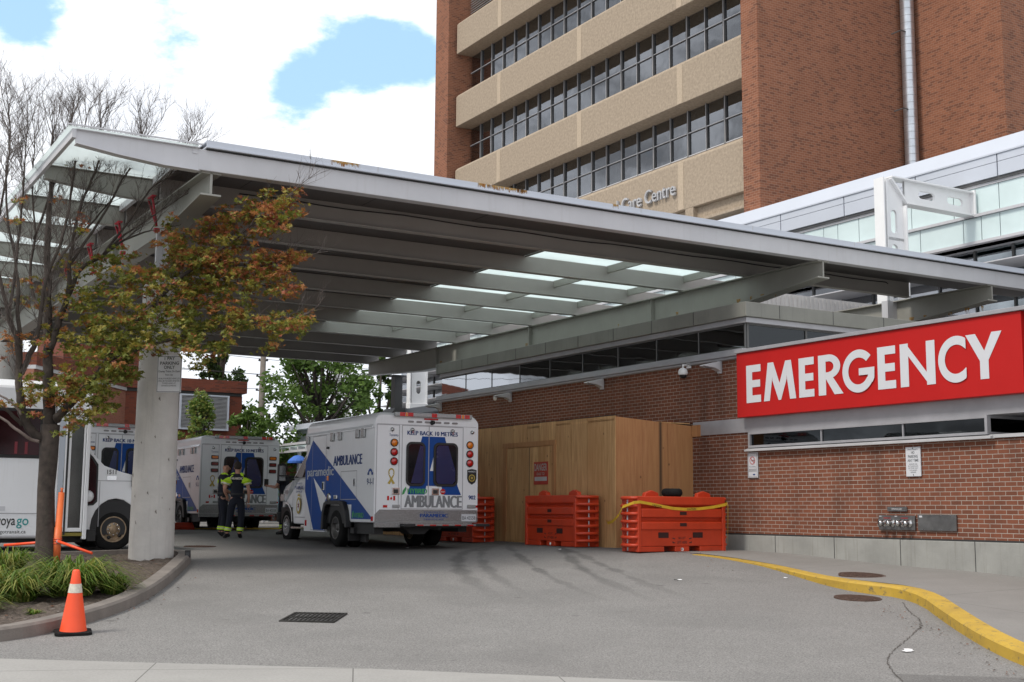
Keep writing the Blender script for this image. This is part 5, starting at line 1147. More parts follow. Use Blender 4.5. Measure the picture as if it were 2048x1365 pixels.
# ---- the maple on the island, half bare
TY = 20.6
def img(px, py, d=0.0):       # world point that the photograph shows at (px, py), at depth TY + d
    X = (px - 1024) / 2532; Y = -(py - 682.5) / 2532; r = _f + _x * X + _u * Y
    return Vector((0, 0, EYE)) + r * ((TY + d) / r.y)
def maple():
    random.seed(77); b0 = img(90, 1128); x, y = b0.x, b0.y; z = soilz(x, y) - .03
    e = thing('maple_tree', 'half bare maple on the planted island with orange and green leaves to the right', 'tree', (x, y, z), frame='W')
    O = Vector((x, y, z)); t = MB(); tw = MB()
    def limb(pp, r0, r1, mb=t, k=9):
        pts = [img(a, c, d) - O for a, c, d in pp]
        # subdivide smoothly
        q = []
        for i in range(len(pts) - 1):
            p0, p1, p2, p3 = pts[max(0, i - 1)], pts[i], pts[i + 1], pts[min(len(pts) - 1, i + 2)]
            for s in range(4):
                u = s / 4; q.append(.5 * ((2 * p1) + (-p0 + p2) * u + (2 * p0 - 5 * p1 + 4 * p2 - p3) * u * u + (-p0 + 3 * p1 - 3 * p2 + p3) * u ** 3))
        q.append(pts[-1]); n = len(q)
        q = [p + Vector((random.uniform(-1, 1), random.uniform(-1, 1), 0)) * .012 for p in q]
        mb.tube(q, [r0 + (r1 - r0) * i / (n - 1) for i in range(n)], k); return q, r0, r1
    base = [O * 0, img(91, 1060) - O, img(92, 980) - O, img(97, 920) - O, img(101, 850) - O]
    t.tube([(0, 0, -.05), (0, 0, .12)] + base[1:], [.24, .17, .145, .135, .145, .15], 14)
    L = []
    L.append(limb([(100, 870, 0), (98, 800, .1), (96, 740, .1), (97, 672, .2), (95, 572, .3), (96, 470, .3), (101, 380, .4), (103, 320, .3), (106, 265, .3)], .105, .018))
    L.append(limb([(92, 880, 0), (68, 868, -.1), (48, 835, -.2), (40, 790, -.3), (38, 740, -.3), (34, 680, -.4), (20, 640, -.5), (8, 590, -.6), (-10, 500, -.7), (-8, 380, -.7)], .085, .016))
    L.append(limb([(38, 740, -.3), (40, 690, -.3), (36, 620, -.4), (34, 540, -.4), (14, 430, -.4), (12, 330, -.4)], .045, .012))
    L.append(limb([(42, 748, -.3), (60, 710, -.2), (72, 680, -.2), (80, 640, -.2), (92, 560, -.2), (120, 490, -.2), (138, 420, -.1), (150, 330, -.1), (172, 250, -.1)], .05, .011))
    L.append(limb([(99, 700, .1), (112, 660, .2), (122, 630, .3), (140, 585, .3), (160, 540, .4), (205, 512, .5), (250, 480, .5), (300, 462, .5)], .065, .012))
    L.append(limb([(120, 636, .3), (135, 590, .2), (140, 530, .1), (150, 460, 0), (170, 390, 0), (195, 330, -.1), (202, 250, -.2)], .045, .011))
    L.append(limb([(205, 512, .5), (250, 470, .4), (310, 430, .3), (370, 390, .2)], .022, .005))
    L.append(limb([(112, 840, 0), (122, 826, -.1), (150, 798, -.2), (184, 764, -.3), (214, 722, -.4), (240, 684, -.4), (272, 645, -.4), (306, 610, -.5), (350, 565, -.5), (410, 520, -.5), (470, 478, -.5), (530, 430, -.4), (575, 395, -.4)], .075, .010))
    L.append(limb([(214, 722, -.4), (270, 700, -.6), (340, 680, -.7), (430, 655, -.8), (520, 645, -.8), (590, 640, -.8)], .035, .006))
    L.append(limb([(306, 610, -.5), (380, 590, -.3), (460, 545, -.2), (540, 530, -.2), (600, 512, -.2)], .030, .006))
    L.append(limb([(100, 640, .2), (70, 600, .8), (60, 540, 1), (70, 470, 1.1), (64, 380, 1.1), (70, 280, 1)], .035, .008))
    L.append(limb([(96, 560, .3), (120, 520, .8), (150, 480, 1), (190, 440, 1.1), (230, 390, 1.1), (260, 330, 1.1)], .03, .007))
    L.append(limb([(205, 512, .5), (260, 440, .3), (300, 380, .2), (340, 350, .1), (366, 305, .0)], .024, .005))
    L.append(limb([(140, 530, .1), (200, 440, .2), (245, 360, .3), (270, 320, .4), (284, 270, .4)], .026, .005))
    L.append(limb([(68, 480, 1.1), (100, 390, .9), (120, 330, .8), (135, 275, .8), (142, 235, .8)], .024, .005))
    L.append(limb([(16, 640, -.5), (32, 520, -.3), (46, 400, -.2), (51, 320, -.1), (56, 245, 0)], .028, .005))
    L.append(limb([(-10, 560, -.6), (-2, 440, -.4), (14, 340, -.2), (20, 280, 0), (18, 230, 0)], .026, .005))
    L.append(limb([(45, 850, -.2), (20, 826, -.4), (0, 812, -.5), (-30, 790, -.6)], .035, .012))
    dead = MB(); limb([(80, 884, -.1), (60, 878, -.2), (36, 862, -.4), (15, 845, -.5), (-10, 828, -.6)], .03, .018, dead, 7)
    limb([(42, 830, -.3), (30, 812, -.4), (10, 797, -.5), (-15, 785, -.6)], .022, .014, dead, 7)
    dead.build('dead_limb', 'bark_dead', e)
    def twig(p, d, ln, r, dep):
        n = 3; pts = [p]; dd = d.normalized()
        for i in range(n):
            dd = (dd + Vector((random.uniform(-1, 1), random.uniform(-1, 1), random.uniform(-.5, 1.0))) * .22).normalized(); pts.append(pts[-1] + dd * ln / n)
        tw.tube(pts, [.82 * r * (1 - .55 * i / n) for i in range(n + 1)], 4 if dep < 2 else 3, False)
        if dep < 3:
            for _ in range(4 if dep else 5):
                q = pts[random.randint(1, n)]; a = (dd + Vector((random.uniform(-1, 1), random.uniform(-1, 1), random.uniform(-.3, .9))) * .9).normalized(); twig(q, a, ln * random.uniform(.45, .75), r * .55, dep + 1)
    for li in (0, 1, 2, 3, 4, 5, 6, 10, 11, 12, 13, 14, 15, 16):
        q, r0, r1 = L[li]; n = len(q)
        for i in range(int(n * .35), n, 1 if li in (0, 3, 5, 10, 11, 12, 13, 14, 15, 16) else 2):
            d = (q[min(n - 1, i + 1)] - q[i - 1]).normalized()
            for _ in range(1):
                twig(q[i], d + Vector((random.uniform(-1, 1), random.uniform(-.8, .8), random.uniform(0, .7))) * .75, random.uniform(.32, .66), .010, 0)
        twig(q[-1], q[-1] - q[-2], .5, .010, 0)
    for li in (7, 8, 9):
        q = L[li][0]; n = len(q)
        for i in range(int(n * .3), n, 2):
            d = (q[min(n - 1, i + 1)] - q[i - 1]).normalized(); twig(q[i], d + Vector((random.uniform(-1, 1), random.uniform(-.8, .8), random.uniform(-.3, .8))) * .6, random.uniform(.35, .7), .009, 1)
    t.build('trunk', 'bark', e); tw.build('twigs', M['twig'], e)
    # leaves : maple shaped five lobed blades
    star = []
    for i in range(10):
        a = pi / 2 + i * 2 * pi / 10; r = 1 if i % 2 == 0 else .42
        if i == 5: r = .30
        star.append((r * cos(a), r * sin(a)))
    f = MB()
    def leaf(p, s, mi):
        a = Vector((random.gauss(0, 1), random.gauss(0, 1), random.gauss(0, .45))).normalized(); bb = a.orthogonal().normalized(); q = a.cross(bb)
        nrm = Vector((random.gauss(0, .8), random.gauss(0, .8), 1)).normalized(); a = nrm.orthogonal().normalized(); bb = nrm.cross(a); w = random.random() * 6.28
        a, bb = a * cos(w) + bb * sin(w), bb * cos(w) - a * sin(w)
        vs = [p + nrm * (-.10 * s)] + [p + a * (x_ * s) + bb * (y_ * s) + nrm * (random.uniform(-.28, .1) * s) for x_, y_ in star]
        f.cm = mi; f.add(vs, [(0, 1 + i, 1 + (i + 1) % 10) for i in range(10)])
    # (px, py, rx, ry, depth, count, colour weights g,y,o,r,b)
    G = (7, 3, .6, 0, .3); Mx = (4, 4, 2, .6, 0); O_ = (2, 4, 4, 2, .3); R_ = (.5, 2.5, 5, 3, .3)
    cl = [(560, 410, 42, 34, -.4, 330, O_), (595, 385, 10, 12, -.4, 25, R_), (535, 440, 34, 30, -.5, 220, O_), (470, 440, 50, 38, -.3, 340, O_), (430, 470, 40, 40, -.3, 260, O_), (400, 510, 60, 45, -.3, 420, O_), (345, 475, 36, 34, -.1, 200, O_), (370, 540, 60, 50, -.2, 420, Mx), (470, 520, 60, 40, -.4, 420, O_), (550, 520, 48, 22, -.2, 240, R_), (600, 510, 24, 14, -.2, 80, R_), (530, 560, 50, 30, -.3, 260, O_), (440, 575, 70, 40, -.5, 420, Mx), (340, 600, 60, 46, -.5, 360, Mx), (280, 560, 40, 40, -.3, 200, Mx), (290, 640, 60, 40, -.6, 330, G), (380, 640, 60, 38, -.7, 360, G), (460, 640, 54, 30, -.8, 320, Mx), (545, 645, 50, 22, -.8, 240, Mx), (600, 640, 26, 20, -.8, 120, Mx), (570, 590, 34, 16, -.8, 60, O_), (440, 690, 34, 26, -.8, 150, G), (540, 690, 20, 16, -.8, 50, G), (350, 680, 60, 26, -.7, 230, G), (270, 690, 50, 34, -.6, 300, G), (210, 660, 50, 40, -.4, 320, G), (160, 690, 40, 36, -.3, 200, G), (230, 720, 60, 34, -.5, 320, G), (255, 745, 26, 16, -.5, 70, G), (150, 760, 44, 34, -.3, 260, Mx), (200, 780, 40, 36, -.4, 260, G), (195, 815, 30, 18, -.4, 110, G), (130, 800, 34, 24, -.2, 140, Mx), (140, 850, 18, 22, -.3, 60, Mx), (70, 780, 34, 30, -.1, 110, Mx), (62, 810, 24, 22, -.1, 60, O_), (60, 680, 50, 30, .2, 80, O_), (130, 610, 50, 34, .4, 130, Mx), (60, 570, 40, 34, .5, 70, O_), (160, 540, 50, 36, .6, 140, Mx), (230, 520, 44, 36, .4, 150, G), (190, 590, 50, 40, .3, 170, G), (250, 600, 40, 40, 0, 190, Mx), (120, 680, 30, 26, .2, 60, Mx), (20, 690, 26, 40, .2, 26, R_), (35, 440, 14, 14, -.3, 14, R_), (150, 330, 18, 12, 0, 16, R_), (160, 440, 16, 18, 0, 26, R_), (40, 400, 12, 16, -.3, 14, R_), (15, 810, 16, 16, -.4, 14, R_), (118, 400, 8, 8, 0, 5, R_), (200, 640, 30, 30, .4, 100, G), (320, 560, 30, 30, 0, 140, Mx), (395, 720, 20, 20, -.6, 50, G), (170, 830, 26, 16, -.4, 60, G)]
    for px, py, rx, ry, d, n, wts in cl:
        subs = []
        for _ in range(max(4, int(n / 7))):
            a = random.random() * 2 * pi; q = random.random() ** .55; rr = 1 + .3 * sin(a * 3 + px) + .2 * sin(a * 5 + py); subs.append((px + rx * q * rr * cos(a), py + ry * q * rr * sin(a), d + random.gauss(0, .38), random.choices(range(5), wts)[0]))
        for _ in range(int(n * 1.9)):
            sx, sy, sd, smi = random.choice(subs)
            p = img(sx + random.gauss(0, 7.5), sy + abs(random.gauss(0, 6)) - 3, sd + random.gauss(0, .07)) - O
            if random.random() < .55: leaf(p, random.uniform(.030, .062), smi); continue
            leaf(p, random.uniform(.030, .062), random.choices(range(5), wts)[0])
    f.build('foliage', ['leaf_g', 'leaf_y', 'leaf_o', 'leaf_r', 'leaf_b'], e)
M['twig'] = mat('twig', (0.11, 0.09, 0.08), 0.9, 0, 0.4, 6)
maple()
# ============================================================ ISLAND PLANTING
def clump(x, y, r, h, n, label, mats=('grass', 'grass2'), seed=0):
    random.seed(seed); z = soilz(x, y) - .02; m = MB()
    for _ in range(n):
        a = random.random() * 2 * pi; q = r * .35 * random.random() ** .5; ox, oy = q * cos(a), q * sin(a)
        a2 = a + random.gauss(0, .75); hh = h * random.choice((.45, .7, .9, 1.0, 1.15)) * random.uniform(.7, 1.15); ou = r * random.uniform(.25, 1.3); w = random.uniform(.008, .016)
        pts = []
        for i in range(6):
            t = i / 5; pts.append(Vector((ox + cos(a2) * ou * t ** 1.4, oy + sin(a2) * ou * t ** 1.4, hh * (1 - (1 - t) ** 2) - hh * .75 * max(0, t - .55) ** 1.3 * 2)))
        s = Vector((-sin(a2), cos(a2), 0)); vs = []
        for i, p in enumerate(pts): ww = w * (1 - (i / 5) ** 2 * .95); vs += [p - s * ww, p + s * ww]
        m.cm = 0 if random.random() < .68 else 1
        m.add(vs, [(2 * i, 2 * i + 1, 2 * i + 3, 2 * i + 2) for i in range(5)], True)
    o = m.build('grass_clump', list(mats)); o.location = (x, y, z)
    tag(o, label, 'plant', 'arching clumps of ornamental grass')
clump(-5.78, 17.0, .72, .50, 800, 'broad arching green grass clump at the right end of the row behind the traffic cone', seed=1)
clump(-6.35, 16.6, .60, .40, 520, 'green grass clump directly behind the traffic cone, left of the broadest one', seed=2)
clump(-6.75, 16.9, .58, .40, 520, 'grass clump at the foot of the maple trunk, nearest to it', seed=3)
clump(-7.1, 16.3, .55, .38, 460, 'grass clump at the left edge of the bed, front row', seed=4)
clump(-5.35, 17.3, .38, .30, 260, 'small grass clump closest to the concrete kerb, right of the broad one', seed=5)
clump(-7.55, 19.3, .55, .40, 340, 'grass clump behind the maple trunk at the back left of the bed', seed=6)
clump(-8.3, 19.0, .55, .40, 320, 'grass clump farthest left at the back of the bed', seed=7)
clump(-6.45, 15.6, .40, .26, 260, 'low scruffy clump near the kerb at the left edge of the photo', seed=8)
clump(-5.75, 15.6, .12, .09, 60, 'tiny tuft of grass in bare soil behind the cone base', seed=9)
random.seed(10); m = MB()
for _ in range(900):
    x, y = random.uniform(-9, -4.9), random.uniform(13.8, 22.5)
    if not inside(x, y, ipoly): continue
    s = random.uniform(.012, .04); z = soilz(x, y); a = random.random() * 6
    m.cm = random.choice((0, 0, 1, 2)); m.add([(x - s * cos(a), y - s * sin(a), z + .01), (x + s * .5 * sin(a), y - s * .5 * cos(a), z + s * .5), (x + s * cos(a), y + s * sin(a), z + .012), (x - s * .5 * sin(a), y + s * .5 * cos(a), z + s * .3)], [(0, 1, 2, 3)])
for x0, y0, n in ((5.0, 16.5, 60), (5.0, 14, 60), (-4.85, 16.2, 30), (-4.8, 18, 30), (3.5, 22.8, 20)):
    for _ in range(n):
        x = x0 + random.gauss(0, .12); y = y0 + random.uniform(-1.6, 1.6); s = random.uniform(.01, .025); a = random.random() * 6; z = gz(x, y) + .012
        m.cm = random.choice((0, 1, 2)); m.add([(x - s * cos(a), y - s * sin(a), z), (x + s * .5 * sin(a), y - s * .5 * cos(a), z + s * .4), (x + s * cos(a), y + s * sin(a), z), (x - s * .5 * sin(a), y + s * .5 * cos(a), z)], [(0, 1, 2, 3)])
tag(m.build('fallen_leaves', ['bark', 'leaf_b', 'conc_kerb']), 'dry fallen leaves and soil crumbs over the bed and along the kerbs', 'leaf litter', None, 'stuff')
# ============================================================ CONE AND ORANGE POST
def cone():
    x, y = -4.94, 14.63; z = gz(x, y)
    e = thing('traffic_cone', 'bright orange traffic cone with one silver band on the road by the kerb', 'traffic cone', (x, y, z), frame='W', rot=.35); e.rotation_euler = (.05, 0, .35)
    m = MB(); s = .20; c = .05; m.prism([(-s + c, -s), (s - c, -s), (s, -s + c), (s, s - c), (s - c, s), (-s + c, s), (-s, s - c), (-s, -s + c)], 'z', 0, .035); m.build('base', 'rubber', e, .008)
    m = MB(); m.lathe([(.15, .035), (.145, .05), (.082, .43), (.059, .57), (.040, .70), (.030, .715), (.0, .715)], (0, 0, 0), 'z', 32); m.build('cone', 'orange', e)
    m = MB(); m.lathe([(.0795, .46), (.0635, .56)], (0, 0, 0), 'z', 32); o = m.build('reflective_band', 'reflective', e)
    m.v = []; 
cone()
def post():
    g = img(110, 1128); x, y = g.x, g.y; z = soilz(x, y)
    e = thing('delineator_post', 'leaning orange delineator post with orange arms tied on, beside the maple trunk', 'post', (x, y, z), frame='W'); O = Vector((x, y, z))
    top = img(123, 985) - O; bot = img(111, 1122) - O; bot.z = .02
    mid = bot.lerp(top, .5)
    m = MB(); m.tube([bot, mid, mid, top], [.068, .062, .055, .048], 18); m.tube([top, top + Vector((.003, 0, .03)), top + Vector((.006, 0, .07))], [.02, .016, .028], 10); m.build('post', 'orange_dull', e)
    c = bot.lerp(top, .28)
    m = MB(); m.tube([c + Vector((.02, -.07, .03)), img(184, 1107, -.3) - O], .022, 10); m.tube([c + Vector((-.05, -.02, .02)), img(9, 1091, .3) - O], .024, 10); m.build_each('arm', 'orange', e)
    m = MB(); m.tube([c + Vector((.02, -.07, .03)), c + Vector((.09, -.08, -.005))], .026, 10); m.tube([c + Vector((-.05, -.02, .02)), c + Vector((-.12, -.02, .01))], .028, 10); m.build_each('clamp', 'galv', e)
    m = MB()
    for dz in (0, .04, .07): m.tube([(c.x + .07 * cos(t), c.y + .07 * sin(t), c.z + dz + .01 * sin(t)) for t in [i * pi / 8 for i in range(17)]], .006, 5)
    m.build('strap', 'orange', e)
    m = MB(); m.lathe([(0, .03), (.14, .03), (.16, 0)], (bot.x, bot.y, -.01), 'z', 18); m.build('base', 'rubber', e)
post()
g = img(345, 1108, 1.0); m = MB(); m.lathe([(0, .12), (.05, .12), (.05, 0)], (0, 0, 0), 'z', 12); o = m.build('standpipe', 'black'); o.location = (-5.42, 21.55, soilz(-5.42, 21.55)); tag(o, 'short black plastic pipe stub in the soil at the foot of the concrete column', 'pipe')
# sign on the column
e = thing('pay_parking_sign', 'white PAY PARKING ONLY sign strapped high on the round concrete column', 'sign', (-5.75, 21.15, 3.52), frame='W', rot=-.12)
m = MB(); m.box(-.215, .215, -.006, .006, 0, .62); m.build('panel', 'sign_white', e, .004)
m = MB()
for a in ((-.205, .205, .01, .016), (-.205, .205, .604, .61), (-.205, -.199, .016, .604), (.199, .205, .016, .604)): m.box(a[0], a[1], -.0085, -.0065, a[2], a[3])
for s, w, a, c, bo in (('1 PAY', .09, .545, .60, .01), ('PARKING', .165, .465, .52, .014), ('ONLY', .095, .395, .45, .014), ('Display Ticket On Dash', .185, .33, .37, .008), ('Face Up', .065, .275, .31, .008), ('UNAUTHORIZED VEHICLES', .185, .22, .245, 0), ('WILL BE TAGGED AND/OR', .185, .18, .205, 0), ('TOWED AWAY AT', .12, .14, .165, 0), ("OWNER'S EXPENSE", .13, .10, .125, 0), ('PPS 416', .05, .025, .037, 0)):
    x = 0 if s != 'PPS 416' else .13
    if s == 'PPS 416': continue
    lettering(m, s, (x - w, -.0095, a), (1, 0, 0), (0, 0, 1), 2 * w, c - a, bo)
m.build('lettering', 'txt_black', e)
# ============================================================ VEHICLES
def rect(m, y, x0, x1, z0, z1): m.quad((x0, y, z0), (x1, y, z0), (x1, y, z1), (x0, y, z1))
def wheel(parent, x, y, r, w, side, name='wheel', rimm='rim', dual=False):
    """side -1: outer face towards -x"""
    t = MB(); s = side; hw = w / 2
    t.lathe([(r * .60, -hw), (r * .78, -hw * 1.02), (r * .93, -hw * .92), (r, -hw * .70), (r, hw * .70), (r * .93, hw * .92), (r * .78, hw * 1.02), (r * .60, hw)], (x, y, r), 'x', 40)
    for k in range(44):
        a = 2 * pi * k / 44
        for q in (-.45, 0, .45): t.tube([(x + q * hw - .02, y + (r - .002) * cos(a), r + (r - .002) * sin(a)), (x + q * hw + .03, y + (r - .002) * cos(a + .05), r + (r - .002) * sin(a + .05))], .008, 3, False, False)
    wt = t.build(name, 'rubber', parent)
    c = MB(); o = x + s * hw
    dp = -.10 if dual else -.02
    c.lathe([(r * .61, 0), (r * .57, s * .004), (r * .52, -s * .02), (r * .50, s * dp), (r * .30, s * (dp - .01 if dual else .01)), (r * .26, s * (dp + .02)), (r * .14, s * (dp + .05)), (r * .12, s * (dp + .07)), (0, s * (dp + .07))], (o, y, r), 'x', 32)
    rr = c.build('rim', rimm, wt)
    n = MB()
    for k in range(8):
        a = 2 * pi * k / 8; n.lathe([(0, s * (dp + .05)), (.016, s * (dp + .045)), (.018, s * (dp + .0))], (o, y + r * .21 * cos(a), r + r * .21 * sin(a)), 'x', 8)
    n.build_each('wheel_nut', 'chrome', wt)
    h = MB()
    for k in range(6 if not dual else 4):
        a = 2 * pi * k / (6 if not dual else 4) + .3; cy, cz = y + r * .41 * cos(a), r + r * .41 * sin(a)
        h.lathe([(0, s * (dp + .004)), (r * .075, s * (dp + .004)), (r * .085, s * (dp - .006))], (o, cy, cz), 'x', 12)
    h.build_each('rim_slot', 'black', wt)
def ambulance(label, loc, rot, number=True, detail=True, round_lights=True):
    e = thing('ambulance', label, 'ambulance', loc, 'ambulances parked under the canopy', 'W', rot)
    Wd = 2.35; Lb = 4.15; H = 2.80
    # ---- box: rounded roof edges, skirt, fender cut out
    def ring(inset=0):      # cross section x,z of the box
        p = [(0, .56), (0, 2.50)]
        for i in range(6): a = pi - (pi / 2) * i / 5; p.append((.16 + .16 * cos(a), 2.62 + .16 * sin(a)))
        for i in range(6): a = pi / 2 - (pi / 2) * i / 5; p.append((Wd - .16 + .16 * cos(a), 2.62 + .16 * sin(a)))
        return p + [(Wd, 2.50), (Wd, .56)]
    m = MB(); pr = ring(); n = len(pr)
    def shrink(q, k, dz): return [(Wd / 2 + (x - Wd / 2) * (1 - k), z if z < 2.45 else 2.45 + (z - 2.45) * (1 - dz)) for x, z in q]
    secs = [(0, 0, .0), (.0, 0, .0)]
    ys = [(0.0, .0, .18), (.05, 0, .05), (.12, 0, 0), (Lb - .12, 0, 0), (Lb - .04, .004, .12), (Lb, .02, .35)]
    vs = []
    for y, k, dz in ys:
        for x, z in shrink(pr, k, dz): vs.append((x, y, z))
    fs = [(i * n + j, i * n + j + 1, (i + 1) * n + j + 1, (i + 1) * n + j) for i in range(len(ys) - 1) for j in range(n - 1)]
    m.add(vs, fs, True)
    m.add([vs[j] for j in range(n)], [tuple(range(n))]); m.add([vs[(len(ys) - 1) * n + j] for j in range(n)], [tuple(range(n))])
    m.box(.01, Wd - .01, .02, Lb - .02, .54, .57)
    # lower skirt ahead of the wheels
    m.box(.0, .05, 2.78, Lb, .30, .557); m.box(Wd - .05, Wd, 2.78, Lb, .30, .557); m.box(.05, Wd - .05, Lb - .05, Lb - .01, .30, .557)
    m.build('body', 'vwhite', e)
    m = MB(); m.prism([(-.035, 2.45), (-.035, 2.475), (.0, 2.53), (.012, 2.50), (.0, 2.45)], 'y', .10, Lb - .04); m.prism([(Wd + .035, 2.45), (Wd + .035, 2.475), (Wd, 2.53), (Wd - .012, 2.50), (Wd, 2.45)], 'y', .10, Lb - .04); m.build('drip_rail', 'vwhite', e)
    # ---- livery
    X = -.004
    def side_poly(pts, x=X): return [(x, a, z) for a, z in pts]
    m = MB(); m.quad(*side_poly([(3.68, 2.36), (.03, .60), (1.22, .60), (1.22, .9), (2.78, .9), (2.78, .32), (3.52, .32), (4.13, 1.20), (4.13, 1.86)])); m.build('blue_livery', 'blue', e)
    m = MB(); m.quad(*side_poly([(3.58, 1.51), (2.72, 1.05), (3.02, .74)], X - .002)); m.quad(*side_poly([(2.84, .33), (2.80, .33), (2.80, .52), (2.87, .52)], X - .002)); m.build('white_wedge', 'vwhite', e)
    D = (0, -1, 0); UZ = (0, 0, 1)
    m = MB(); lettering(m, 'AMBULANCE', (X - .002, 2.34, 1.735), D, UZ, 1.68, .215, .0, fat=.026); lettering(m, '9-1-1', (X - .002, .38, 1.30), D, UZ, .34, .13, .003, fat=.006)
    m.build('lettering', 'navytxt', e)
    m = MB(); lettering(m, 'paramedic', (X - .003, 4.0, 1.47), D, UZ, 1.70, .27, .004, fat=.022); m.build('lettering', M['grey_txt'], e)
    m = MB(); lettering(m, 'HYBRID', (X - .004, 1.04, .63), D, UZ, .52, .10, .005, fat=.010); m.quad((X - .004, 1.16, .63), (X - .004, 1.11, .62), (X - .004, 1.07, .70), (X - .004, 1.08, .78), (X - .004, 1.15, .72)); m.build('lettering', 'green', e)
    m = MB()
    for q in arc(.21, 1.50, .13, .075, radians(15), radians(165), 12): m.quad(*[(X - .002, a, z) for a, z in q])
    m.quad((X - .002, .36, 1.50), (X - .002, .27, 1.50), (X - .002, .27, 1.55), (X - .002, .36, 1.55)); m.quad((X - .002, .15, 1.50), (X - .002, .06, 1.50), (X - .002, .06, 1.55), (X - .002, .15, 1.55)); m.build('phone_emblem', 'blue', e)
    # seams, doors and hatches on the near side
    def frame(m, y0, y1, z0, z1, w=.014, x=X - .004):
        for a, c, p, q in ((y0, y1, z0, z0 + w), (y0, y1, z1 - w, z1), (y0, y0 + w, z0 + w, z1 - w), (y1 - w, y1, z0 + w, z1 - w)): m.quad((x, a, p), (x, c, p), (x, c, q), (x, a, q))
    m = MB(); frame(m, 2.79, 3.68, .325, 2.44); frame(m, .94, 1.86, 1.0, 1.61); m.build('door_seam', 'alu', e)
    for y, z, w, h in ((2.86, 1.31, .13, .19), (1.0, 1.36, .11, .16)):
        m = MB(); m.box(X - .016, X, y, y + w, z - h / 2, z + h / 2); p = m.build('door_latch', 'chrome', e, .006)
        m = MB(); m.box(X - .018, X - .016, y + .02, y + w - .02, z - h / 2 + .03, z + h / 2 - .03); m.build('handle', 'dark', p)
    for y in (3.98, 2.40, 1.95, .92, .60):
        m = MB(); m.box(-.045, 0, y - .095, y + .095, 2.275, 2.47); p = m.build('side_beacon', 'clearlens', e, .02)
    m = MB(); m.box(-.05, 0, 2.62, 2.70, 2.12, 2.17); m.build('side_camera', 'black', e, .01)
    m = MB(); m.box(-.03, 0, 2.60, 2.68, 1.42, 1.53); m.build('side_marker', 'amberlens', e, .01)
    m = MB(); m.box(-.02, 0, .03, .10, .62 - .05, .66); m.box(-.02, 0, 3.98, 4.05, .42, .55); m.build_each('side_reflector', 'redlens', e)
    m = MB(); m.box(-.04, 0, 2.0, 2.2, 1.02, 1.10); m.lathe([(0, -.03), (.09, -.03), (.11, 0)], (0, 2.56, 1.05), 'x', 20); m.build('fuel_filler', 'chrome', e, .008)
    # rear wheel arches in black plastic
    for xs, s in ((0, -1), (Wd, 1)):
        m = MB(); out = [(1.24, .42), (1.36, .78), (1.50, .95), (1.68, .985), (2.50, .985), (2.66, .93), (2.76, .72), (2.80, .36)]
        inn_ = [(1.36, .42), (1.48, .72), (1.60, .86), (1.76, .90), (2.44, .90), (2.57, .85), (2.66, .66), (2.69, .36)]
        x0, x1 = (xs - .10, xs + .03) if s < 0 else (xs - .03, xs + .10)
        vs = [(x0, a, z) for a, z in out] + [(x0, a, z) for a, z in inn_] + [(x1, a, z) for a, z in out] + [(x1, a, z) for a, z in inn_]; k = len(out)
        fs = []
        for i in range(k - 1): fs += [(i, i + 1, k + i + 1, k + i), (2 * k + i, 2 * k + i + 1, 3 * k + i + 1, 3 * k + i), (i, i + 1, 2 * k + i + 1, 2 * k + i), (k + i, k + i + 1, 3 * k + i + 1, 3 * k + i)]
        fs += [(0, k, 3 * k, 2 * k), (k - 1, 2 * k - 1, 4 * k - 1, 3 * k - 1)]
        m.add(vs, fs); m.build('wheel_arch', 'black', e, .012)
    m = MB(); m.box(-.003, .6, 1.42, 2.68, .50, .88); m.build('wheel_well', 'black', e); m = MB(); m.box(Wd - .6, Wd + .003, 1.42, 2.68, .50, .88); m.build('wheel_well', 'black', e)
    m = MB(); m.box(.3, Wd - .3, .1, 6.3, .42, .56); m.prism([(.55, .56), (.9, .30), (1.2, .30), (1.5, .56)], 'y', .15, .6); m.box(.10, .3, .2, 1.3, .30, .56); m.box(Wd - .3, Wd - .1, .3, 1.3, .34, .56); m.box(.25, .32, 1.0, 1.3, .12, .45); m.tube([(1.5, 0.05, .42), (1.5, 2.0, .42)], .04, 8); m.box(.2, Wd - .2, 2.02, 2.16, .32, .46); m.build('chassis', 'dark', e)
    m = MB(); m.box(.03, .33, 1.14, 1.34, .30, .42); m.box(.0, .3, 1.36, 1.38, .14, .40); m.build_each('mud_flap', 'black', e)
    wheel(e, .105, 2.09, .40, .25, -1, dual=True, rimm='rim_dark'); wheel(e, .42, 2.09, .40, .24, -1, dual=True, rimm='rim_dark'); wheel(e, Wd - .105, 2.09, .40, .25, 1, dual=True, rimm='rim_dark'); wheel(e, Wd - .50, 2.09, .40, .24, -1, dual=True, rimm='rim_rust')
    wheel(e, .285, 5.88, .40, .25, -1); wheel(e, Wd - .285, 5.88, .40, .25, 1)
    # ---- rear face
    Y = -.004; R = (1, 0, 0)
    m = MB()
    blue = [[(1.05, 2.31), (1.57, 2.31), (1.66, 1.98), (.96, 1.98)], [(.96, 1.98), (1.34, 1.98), (1.235, 1.60), (.86, 1.60)], [(1.34, 1.98), (1.66, 1.98), (1.80, 1.60), (1.44, 1.60)], [(.86, 1.60), (1.80, 1.60), (1.88, 1.29), (.79, 1.29)], [(.79, 1.29), (1.16, 1.29), (1.12, 1.11), (.74, 1.11)], [(1.50, 1.29), (1.88, 1.29), (1.96, 1.11), (1.56, 1.11)]]
    for p in blue: m.quad(*[(x, Y, z) for x, z in p])
    m.build('blue_letter', 'blue', e)
    m = MB()
    for x0, x1, z0, z1 in ((.59, 2.0, .81, 2.53), (.03, .54, .55, 2.53)):
        for a, c, p, q in ((x0, x1, z0, z0 + .014), (x0, x1, z1 - .014, z1), (x0, x0 + .014, z0, z1), (x1 - .014, x1, z0, z1)): rect(m, Y - .003, a, c, p, q)
